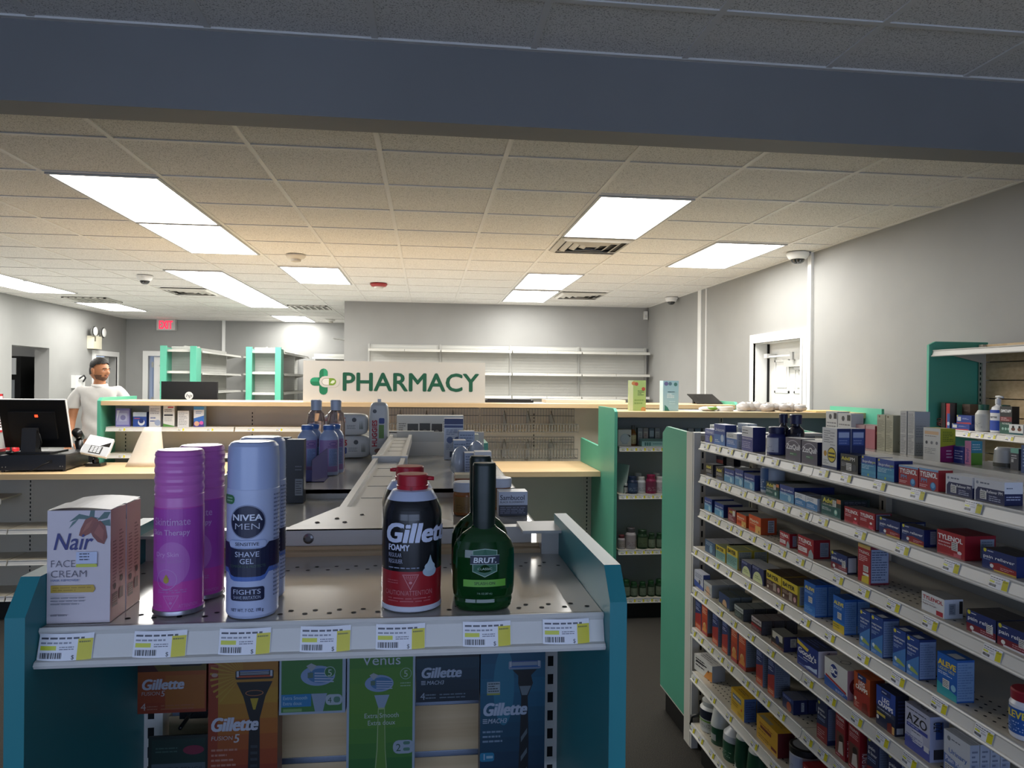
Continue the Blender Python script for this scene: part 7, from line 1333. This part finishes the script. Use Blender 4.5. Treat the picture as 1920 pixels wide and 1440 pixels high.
F.part('edge_trim', tbox(tbox(tbox(MB(), -2.968, -2.965, .002, .022, 0, .357, 'c9c9c8'), -2.525, -2.522, .002, .022, 0, .357, 'c9c9c8'), -2.968, -2.522, .002, .022, .355, .358, 'c9c9c8'))
F.part('rear_housing', tbox(MB(), -2.905, -2.60, -.018, 0, .07, .27, P('111114', .45)))
F.part('indicator_light', tbox(MB(), -2.728, -2.708, -.0195, -.018, .235, .252, P('ff3a1e', .4, emit=4.)))
F.part('stand', MB().prism(lambda a, o, z: (a, o, z), [(5.50, .01), (5.465, .2), (5.44, .2), (5.40, .01)], -2.80, -2.705, P('232326', .4)) if 0 else MB().add([(x, y, ZD + z) for x in (-2.805, -2.71) for y, z in ((5.385, .008), (5.40, .175), (5.43, .18), (5.47, .008))], [(0, 1, 2, 3), (7, 6, 5, 4), (0, 4, 5, 1), (1, 5, 6, 2), (2, 6, 7, 3), (3, 7, 4, 0)], P('242427', .4)))
F.part('base', MB().box(-2.86, -2.60, 5.36, 5.62, ZD, ZD + .012, P('131315', .4)))
F.part('cable', MB().tube([(-2.71, 5.41, ZD + .16), (-2.685, 5.395, ZD + .13), (-2.675, 5.40, ZD + .08), (-2.70, 5.42, ZD + .03)], .004, P('0a0a0a', .4)))
mb = MB(); mb.ball((-2.845, 5.33, ZD + .014), .03, .02, .0138, BK); tag(mb.build('mouse'), 'black mouse at the left edge of the cash drawer', 'mouse')
tag(MB().box(-3.08, -2.985, 5.36, 5.60, CT, CT + .12, P('1c1c1e', .5)).box(-3.075, -2.99, 5.40, 5.55, CT + .12, CT + .14, P('9c1c28', .5)).build('receipt_printer'), 'dark device with red top left of the cash drawer', 'printer')
F = Fix('card_terminal', 'white and grey card payment terminal tilted on a black stand', 'card terminal', (-2.43, 5.64, CT))
F.part('stand', MB().box(-2.475, -2.37, 5.60, 5.70, CT, CT + .022, BK).lathe([(.022, .02), (.022, .05), (.014, .055), (.014, .09), (0, .09)], BK, c=(-2.425, 5.65, CT)))
tl = math.radians(38)
def KM(x, y, z): return (-2.42 + x * math.cos(.2) , 5.60 + z * math.cos(tl) * 1. + y * -math.sin(tl) + x * .1, CT + .075 + z * math.sin(tl) + y * math.cos(tl) - x * .22)
def kpoly(pts, th, m, z0=0.):
    mb = MB(); n = len(pts); vs = [KM(u, z0, v) for u, v in pts] + [KM(u, z0 + th, v) for u, v in pts]
    return mb.add(vs, [tuple(range(n - 1, -1, -1)), tuple(range(n, 2 * n))] + [(i, (i + 1) % n, n + (i + 1) % n, n + i) for i in range(n)], m)
F.part('body', kpoly([(-.085, 0), (.09, 0), (.095, .04), (.085, .19), (-.08, .19), (-.09, .04)], .02, P('d8d8d8', .35)))
F.part('lower_panel', kpoly([(-.082, .004), (.087, .004), (.092, .04), (.088, .09), (-.086, .09)], .002, P('a9abae', .35), .02)); F.part('screen', kpoly([(.02, .095), (.082, .098), (.08, .15)], .002, P('141518', .15), .02))
F.part('keypad', kpoly([(-.035, .012), (.045, .012), (.045, .085), (-.035, .085)], .003, P('151517', .4), .0215)); mb = MB()
for i in range(3):
    for j in range(4):
        q = [(-.028 + i * .023 + a, .018 + j * .016 + b) for a, b in ((0, 0), (.019, 0), (.019, .012), (0, .012))]; mb.add([KM(u, .0265, v) for u, v in q], [(0, 1, 2, 3)], 'c4c6c8')
F.part('keys', mb)
F = Fix('barcode_scanner', 'black handheld scanner upright behind the card terminal', 'scanner', (-2.600, 5.790, CT))
F.part('body', MB().tube([(-2.590, 5.790, CT + .01), (-2.595, 5.790, CT + .1), (-2.605, 5.780, CT + .18)], .028, BK, 12)); F.part('head', MB().tube([(-2.610, 5.810, CT + .2), (-2.595, 5.730, CT + .245)], .034, BK, 12)); F.part('painted_highlight', MB().tube([(-2.590, 5.745, CT + .215), (-2.585, 5.750, CT + .2)], .008, P('d0d4e0', .2)))  # pale tube painted in as the glint on the black scanner
F.part('cable', MB().tube([(-2.575, 5.780, CT + .02), (-2.545, 5.710, CT + .06), (-2.565, 5.670, CT + .02), (-2.605, 5.640, CT + .004)], .003, BK))
mb = MB(); wp = noise_mat('white_paper_bag', 'e2d6c4', 'ece2d2', 6, .3, .7, rough=.7, bump=.25)
vs = []
for t in range(9):
    z = .285 * t / 8; f = t / 8; xl = -.12 + .112 * f + .004 * math.sin(f * 6); xr = .118 - .006 * f; yd = .075 * (1 - f * .85)
    vs += [(xl, -yd, z), ((xl + xr) / 2, -yd - .012 * (1 - f), z), (xr, -yd, z), (xr - .01, yd, z), ((xl + xr) / 2, yd + .01, z), (xl + .01, yd, z)]
mb.add(vs, [(6 * t + k, 6 * t + (k + 1) % 6, 6 * t + 6 + (k + 1) % 6, 6 * t + 6 + k) for t in range(8) for k in range(6)] + [(5, 4, 3, 2, 1, 0), (48, 49, 50, 51, 52, 53)], wp, True)
tag(mb.build('paper_bag', None, (-2.075, 5.66, CT)), 'plain white standing paper bag on the checkout counter', 'bag')

# ------------------------------------------------------------------ the man behind the counter
def skin(name, nodes, edges, mat, levels=2, root=0):
    bm = bmesh.new(); ly = bm.verts.layers.skin.verify()
    vs = []
    for i, (p, r) in enumerate(nodes):
        v = bm.verts.new(p); r = r if isinstance(r, tuple) else (r, r); v[ly].radius = r; v[ly].use_root = (i == root); vs.append(v)
    for a, b in edges: bm.edges.new((vs[a], vs[b]))
    me = bpy.data.meshes.new(name); bm.to_mesh(me); bm.free()
    o = bpy.data.objects.new(name, me); COL.objects.link(o)
    m = o.modifiers.new('skin', 'SKIN'); m.use_smooth_shade = True; m.branch_smoothing = .6
    s = o.modifiers.new('sub', 'SUBSURF'); s.levels = levels; s.render_levels = levels
    bpy.context.view_layer.update(); dg = bpy.context.evaluated_depsgraph_get()
    me2 = bpy.data.meshes.new_from_object(o.evaluated_get(dg)); bpy.data.objects.remove(o); bpy.data.meshes.remove(me)
    me2.materials.clear(); me2.materials.append(mat)
    for p in me2.polygons: p.use_smooth = True
    return me2
M_SKIN = noise_mat('skin', 'a9714f', 'b67e5b', 14, .35, .65, rough=.5)
M_SHIRT = noise_mat('white_cotton', 'cfcdca', 'd8d6d3', 7, .3, .7, rough=.85, bump=.35, detail=3.)
M_PANTS = noise_mat('dark_trousers', '1d1f24', '24272d', 30, .3, .7, rough=.85)
M_HAIR = noise_mat('black_hair', '0f0d0c', '1c1816', 90, .3, .7, rough=.6, bump=.6, stretch=(1, 3, 1))
M_STUB = noise_mat('stubble', '5c3d2e', '70503e', 160, .35, .65, rough=.7)
g = math.exp
def head_r(d):
    """radius of the head in direction d (facing -Y, z up)"""
    x, y, z = d
    a, b, c = .077, (.098 if y < 0 else .1), .118
    r = 1 / math.sqrt((x / a) ** 2 + (y / b) ** 2 + (z / c) ** 2)
    front = max(0., -y)
    r *= 1 - .14 * max(0., -z - .25) * (1 - front * .55)                       # jaw narrows, chin stays forward
    r += .020 * g(-((x / .16) ** 2 + ((z + .16) / .15) ** 2)) * (front > .3)    # nose
    r += .010 * g(-((x / .20) ** 2 + ((z + .28) / .06) ** 2)) * (front > .3)    # nose tip
    r += .006 * g(-(((z - .20) / .09) ** 2)) * g(-((x / .5) ** 2)) * (front > .3)   # brow
    for s in (-1, 1):
        r -= .009 * g(-(((x - s * .36) / .15) ** 2 + ((z - .04) / .10) ** 2)) * (front > .3)   # eye sockets
        r += .004 * g(-(((x - s * .5) / .2) ** 2 + ((z + .2) / .14) ** 2)) * (front > .2)      # cheeks
    r += .006 * g(-((x / .24) ** 2 + ((z + .52) / .05) ** 2)) * (front > .3)    # lips
    r += .005 * g(-((x / .24) ** 2 + ((z + .62) / .05) ** 2)) * (front > .3)
    r -= .003 * g(-((x / .26) ** 2 + ((z + .575) / .02) ** 2)) * (front > .3)
    r += .010 * g(-((x / .3) ** 2 + ((z + .82) / .13) ** 2)) * (front > .1)     # chin
    return r
def head_shell(keep, off, mat_unused=None):
    bm = bmesh.new(); bmesh.ops.create_icosphere(bm, subdivisions=5, radius=1)
    for v in list(bm.verts):
        d = v.co.normalized()
        if keep and not keep(d): bm.verts.remove(v); continue
        v.co = d * (head_r(d) + (off(d) if callable(off) else off))
    return bm
HEAD_C = Vector((0, -.012, 1.668)); HT = Matrix.Translation(HEAD_C) @ Matrix.Rotation(math.radians(58), 4, 'Z') @ Matrix.Rotation(math.radians(-2), 4, 'X')
nodes = [((0, 0, .96), (.15, .10)), ((0, 0, 1.12), (.13, .095)), ((0, 0, 1.28), (.15, .105)), ((0, .0, 1.42), (.13, .09)), ((0, .0, 1.50), .06), ((0, -.006, 1.575), .056), ((.004, -.008, 1.62), .054),
         ((-.17, .0, 1.455), .062), ((-.225, .01, 1.32), .050), ((-.245, -.005, 1.185), .042), ((-.235, -.10, 1.08), .036), ((-.225, -.19, 1.0), .025), ((-.222, -.215, .975), .027),
         ((.17, .0, 1.455), .062), ((.225, .01, 1.32), .050), ((.245, -.005, 1.185), .042), ((.235, -.10, 1.08), .036), ((.225, -.19, 1.0), .025), ((.222, -.215, .975), .027),
         ((-.095, 0, .88), .09), ((-.105, -.005, .50), .062), ((-.11, .01, .30), .056), ((-.11, .01, .09), .042), ((.095, 0, .88), .09), ((.105, -.005, .50), .062), ((.11, .01, .30), .056), ((.11, .01, .09), .042)]
edges = [(0, 1), (1, 2), (2, 3), (3, 4), (4, 5), (5, 6), (3, 7), (7, 8), (8, 9), (9, 10), (10, 11), (11, 12), (3, 13), (13, 14), (14, 15), (15, 16), (16, 17), (17, 18), (0, 19), (19, 20), (20, 21), (21, 22), (0, 23), (23, 24), (24, 25), (25, 26)]
body = skin('body', nodes, edges, M_SKIN)
bm = bmesh.new(); bm.from_mesh(body)
hb = head_shell(None, 0.)
tmp = bpy.data.meshes.new('h'); hb.to_mesh(tmp); hb.free(); tmp.transform(HT); bm.from_mesh(tmp); bpy.data.meshes.remove(tmp)
for s in (-1, 1):       # ears
    for (cx, cy, cz, rx, ry, rz) in ((s * .077, .012, -.005, .010, .021, .032), (s * .082, .016, .01, .007, .016, .022)):
        e = bmesh.new(); bmesh.ops.create_uvsphere(e, u_segments=14, v_segments=10, radius=1); e.transform(HT @ Matrix.Translation((cx, cy, cz)) @ Matrix.Rotation(s * .35, 4, 'Z') @ Matrix.Diagonal((rx, ry, rz, 1)))
        tmp = bpy.data.meshes.new('e'); e.to_mesh(tmp); e.free(); bm.from_mesh(tmp); bpy.data.meshes.remove(tmp)
for s in (-1, 1):       # hands: palm, four unequal bent fingers, a thumb from the side
    W0 = Vector((s * .222, -.215, .975)); fwd = Vector((-s * .04, -.62, -.78)).normalized(); side = Vector((-s, -.05, 0)).normalized(); nrm = fwd.cross(side) * s
    nodes = [(W0, (.026, .017)), (W0 + fwd * .045, (.040, .015)), (W0 + fwd * .085, (.042, .013))]; edges = [(0, 1), (1, 2)]
    pm = skin('palm', nodes, edges, M_SKIN); bm.from_mesh(pm); bpy.data.meshes.remove(pm)
    for k, (o, L) in enumerate(((.030, .070), (.010, .078), (-.011, .073), (-.031, .058))):
        b = W0 + fwd * .080 + side * o; dr = fwd; nn = [(b, .0095)]; p = b
        for j, f in enumerate((.42, .33, .25)):
            dr = (dr - Vector((0, 0, .0)) + nrm * (-.22 - .12 * j - .04 * k) * 1.).normalized() if j else dr
            p = p + dr * L * f; nn.append((p, .0092 - .0009 * j))
        fm = skin('finger', nn, [(0, 1), (1, 2), (2, 3)], M_SKIN, 1); bm.from_mesh(fm); bpy.data.meshes.remove(fm)
    b = W0 + fwd * .030 + side * .028; t1 = b + (fwd * .6 + side * .7).normalized() * .035; t2 = t1 + (fwd * .85 + side * .35).normalized() * .03; t3 = t2 + (fwd - nrm * .2).normalized() * .022
    fm = skin('thumb', [(b, .013), (t1, .011), (t2, .0098), (t3, .0085)], [(0, 1), (1, 2), (2, 3)], M_SKIN, 1); bm.from_mesh(fm); bpy.data.meshes.remove(fm)
body.clear_geometry(); bm.to_mesh(body); bm.free()
for p in body.polygons: p.use_smooth = True; p.material_index = 0
PX, PY, PR = -3.40, 8.0, math.radians(12)
man = bpy.data.objects.new('person', body); COL.objects.link(man)
rm = man.modifiers.new('remesh', 'REMESH'); rm.mode = 'VOXEL'; rm.voxel_size = .0055; rm.use_smooth_shade = True
bpy.context.view_layer.update(); me2 = bpy.data.meshes.new_from_object(man.evaluated_get(bpy.context.evaluated_depsgraph_get()))
man.modifiers.clear(); man.data = me2; me2.materials.clear(); me2.materials.append(M_SKIN); me2.name = 'person'
for p in me2.polygons: p.use_smooth = True; p.material_index = 0
man.location = (PX, PY, 0.0); man.rotation_euler = (0, 0, PR); man.scale = (1.025, 1.025, 1.025)
tag(man, 'man in a white t-shirt standing behind the checkout, looking aside', 'person')
def wear(name, me):
    o = bpy.data.objects.new(name, me); COL.objects.link(o); o.parent = man; return o
# t-shirt: torso with two short sleeves; boundary loops are open at neck, cuffs and hem
tn = [((0, 0, .93), (.185, .125)), ((0, 0, 1.08), (.172, .122)), ((0, 0, 1.26), (.19, .130)), ((0, .0, 1.42), (.172, .115)), ((0, .0, 1.498), (.105, .086)), ((0, -.003, 1.530), (.072, .068)), ((0, -.003, 1.538), (.069, .066)),
      ((-.165, .002, 1.478), .078), ((-.222, .008, 1.385), .077), ((-.243, .01, 1.30), .075), ((-.243, .01, 1.285), .074), ((.165, .002, 1.478), .078), ((.222, .008, 1.385), .077), ((.243, .01, 1.30), .075), ((.243, .01, 1.285), .074)]
sh = skin('t_shirt', tn, [(0, 1), (1, 2), (2, 3), (3, 4), (4, 5), (5, 6), (3, 7), (7, 8), (8, 9), (9, 10), (3, 11), (11, 12), (12, 13), (13, 14)], M_SHIRT, 3)
rg = random.Random(3)
for v in sh.vertices:
    c = v.co; k = 1.0
    f = math.sin(c.x * 26 + c.z * 20 + 1.5 * math.sin(c.z * 17)) * .006 * min(1, max(0, (1.38 - c.z) * 5)) + math.sin(c.z * 42 - abs(c.x) * 30) * .003
    n = Vector((c.x, c.y, 0)).normalized() if abs(c.x) < .2 else Vector((0, c.y, 0))
    v.co = c + n * f
wear('t_shirt', sh)
mb = MB(); N = 32
vs = []
for r, z in ((.074, 1.518), (.0755, 1.53), (.070, 1.541), (.062, 1.535)):
    vs += [(r * math.cos(2 * PI * k / N), -.004 + r * .96 * math.sin(2 * PI * k / N), z - .018 * max(0, -math.sin(2 * PI * k / N))) for k in range(N)]
mb.add(vs, [(j * N + k, j * N + (k + 1) % N, (j + 1) * N + (k + 1) % N, (j + 1) * N + k) for j in range(3) for k in range(N)], M_SHIRT, True); mb.build('collar', man)
tr = skin('trousers', [((0, 0, .97), (.168, .118)), ((-.10, 0, .84), .108), ((-.108, -.005, .50), .083), ((-.112, .01, .09), .072), ((.10, 0, .84), .108), ((.108, -.005, .50), .083), ((.112, .01, .09), .072)], [(0, 1), (1, 2), (2, 3), (0, 4), (4, 5), (5, 6)], M_PANTS)
wear('trousers', tr)
for s in (-1, 1):
    mb = MB(); mb.ball((s * .115, -.06, .045), .05, .145, .044, P('17171a', .5), 16, 10); mb.v = [(x, y, max(z, .002)) for x, y, z in mb.v]; mb.build('shoe', man)
def shell(name, keep, off, mat):
    b = head_shell(keep, off); me = bpy.data.meshes.new(name); b.to_mesh(me); b.free(); me.transform(HT); me.materials.append(mat)
    for p in me.polygons: p.use_smooth = True
    return wear(name, me)
def hairline(d): return d.z > (.62 if d.y < -.25 else (.62 + (d.y + .25) * -1.1 if d.y < .05 else (.16 - .5 * max(0, d.y))))
shell('hair', lambda d: hairline(d) or (d.y > .12 and d.z > -.38), lambda d: .0035 + .017 * max(0., min(1., (d.z - .45) * 3.2)) + .0015 * math.sin(d.x * 40 + d.y * 33), M_HAIR)
shell('beard', lambda d: d.y < .02 and ((d.z < -.62) or (-.50 < d.z < -.40 and abs(d.x) < .32 and d.y < -.5) or (abs(d.x) > .45 and -.75 < d.z < -.45)), .0016, M_STUB)
mb = MB()
for s in (-1, 1):
    for k in range(5):
        d = Vector((s * (.18 + .085 * k), -1, .24 + .03 * math.sin(k * .8))).normalized(); p = HT @ (d * (head_r(d) + .001)); mb.ball(p, .0065, .0065, .0038, '120f0e', 8, 6)
mb.build('eyebrows', man)
for s in (-1, 1):
    d = Vector((s * .36, -.9, .05)).normalized(); c = HT @ (d * (head_r(d) - .006)); q = HT.to_3x3() @ Vector((s * .05, -1, 0)).normalized()
    mb = MB(); mb.ball(c, .0105, .0105, .008, 'd8d2cc', 12, 8); p = c + q * .0075; mb.ball(p, .0045, .0045, .0045, '1c120c', 10, 8); mb.build('eye', man)
mb = MB()
for z, k in ((-.535, '8c5244'), (-.605, '9c6050')):
    pts = []
    for x in (-.24, -.16, -.08, 0, .08, .16, .24):
        d = Vector((x, -.85, z - .02 * (x / .24) ** 2 * (-1 if z > -.57 else 1))).normalized(); pts.append(HT @ (d * (head_r(d) - .001)))
    mb.tube(pts, .0042, k, 8)
mb.build('lips', man)
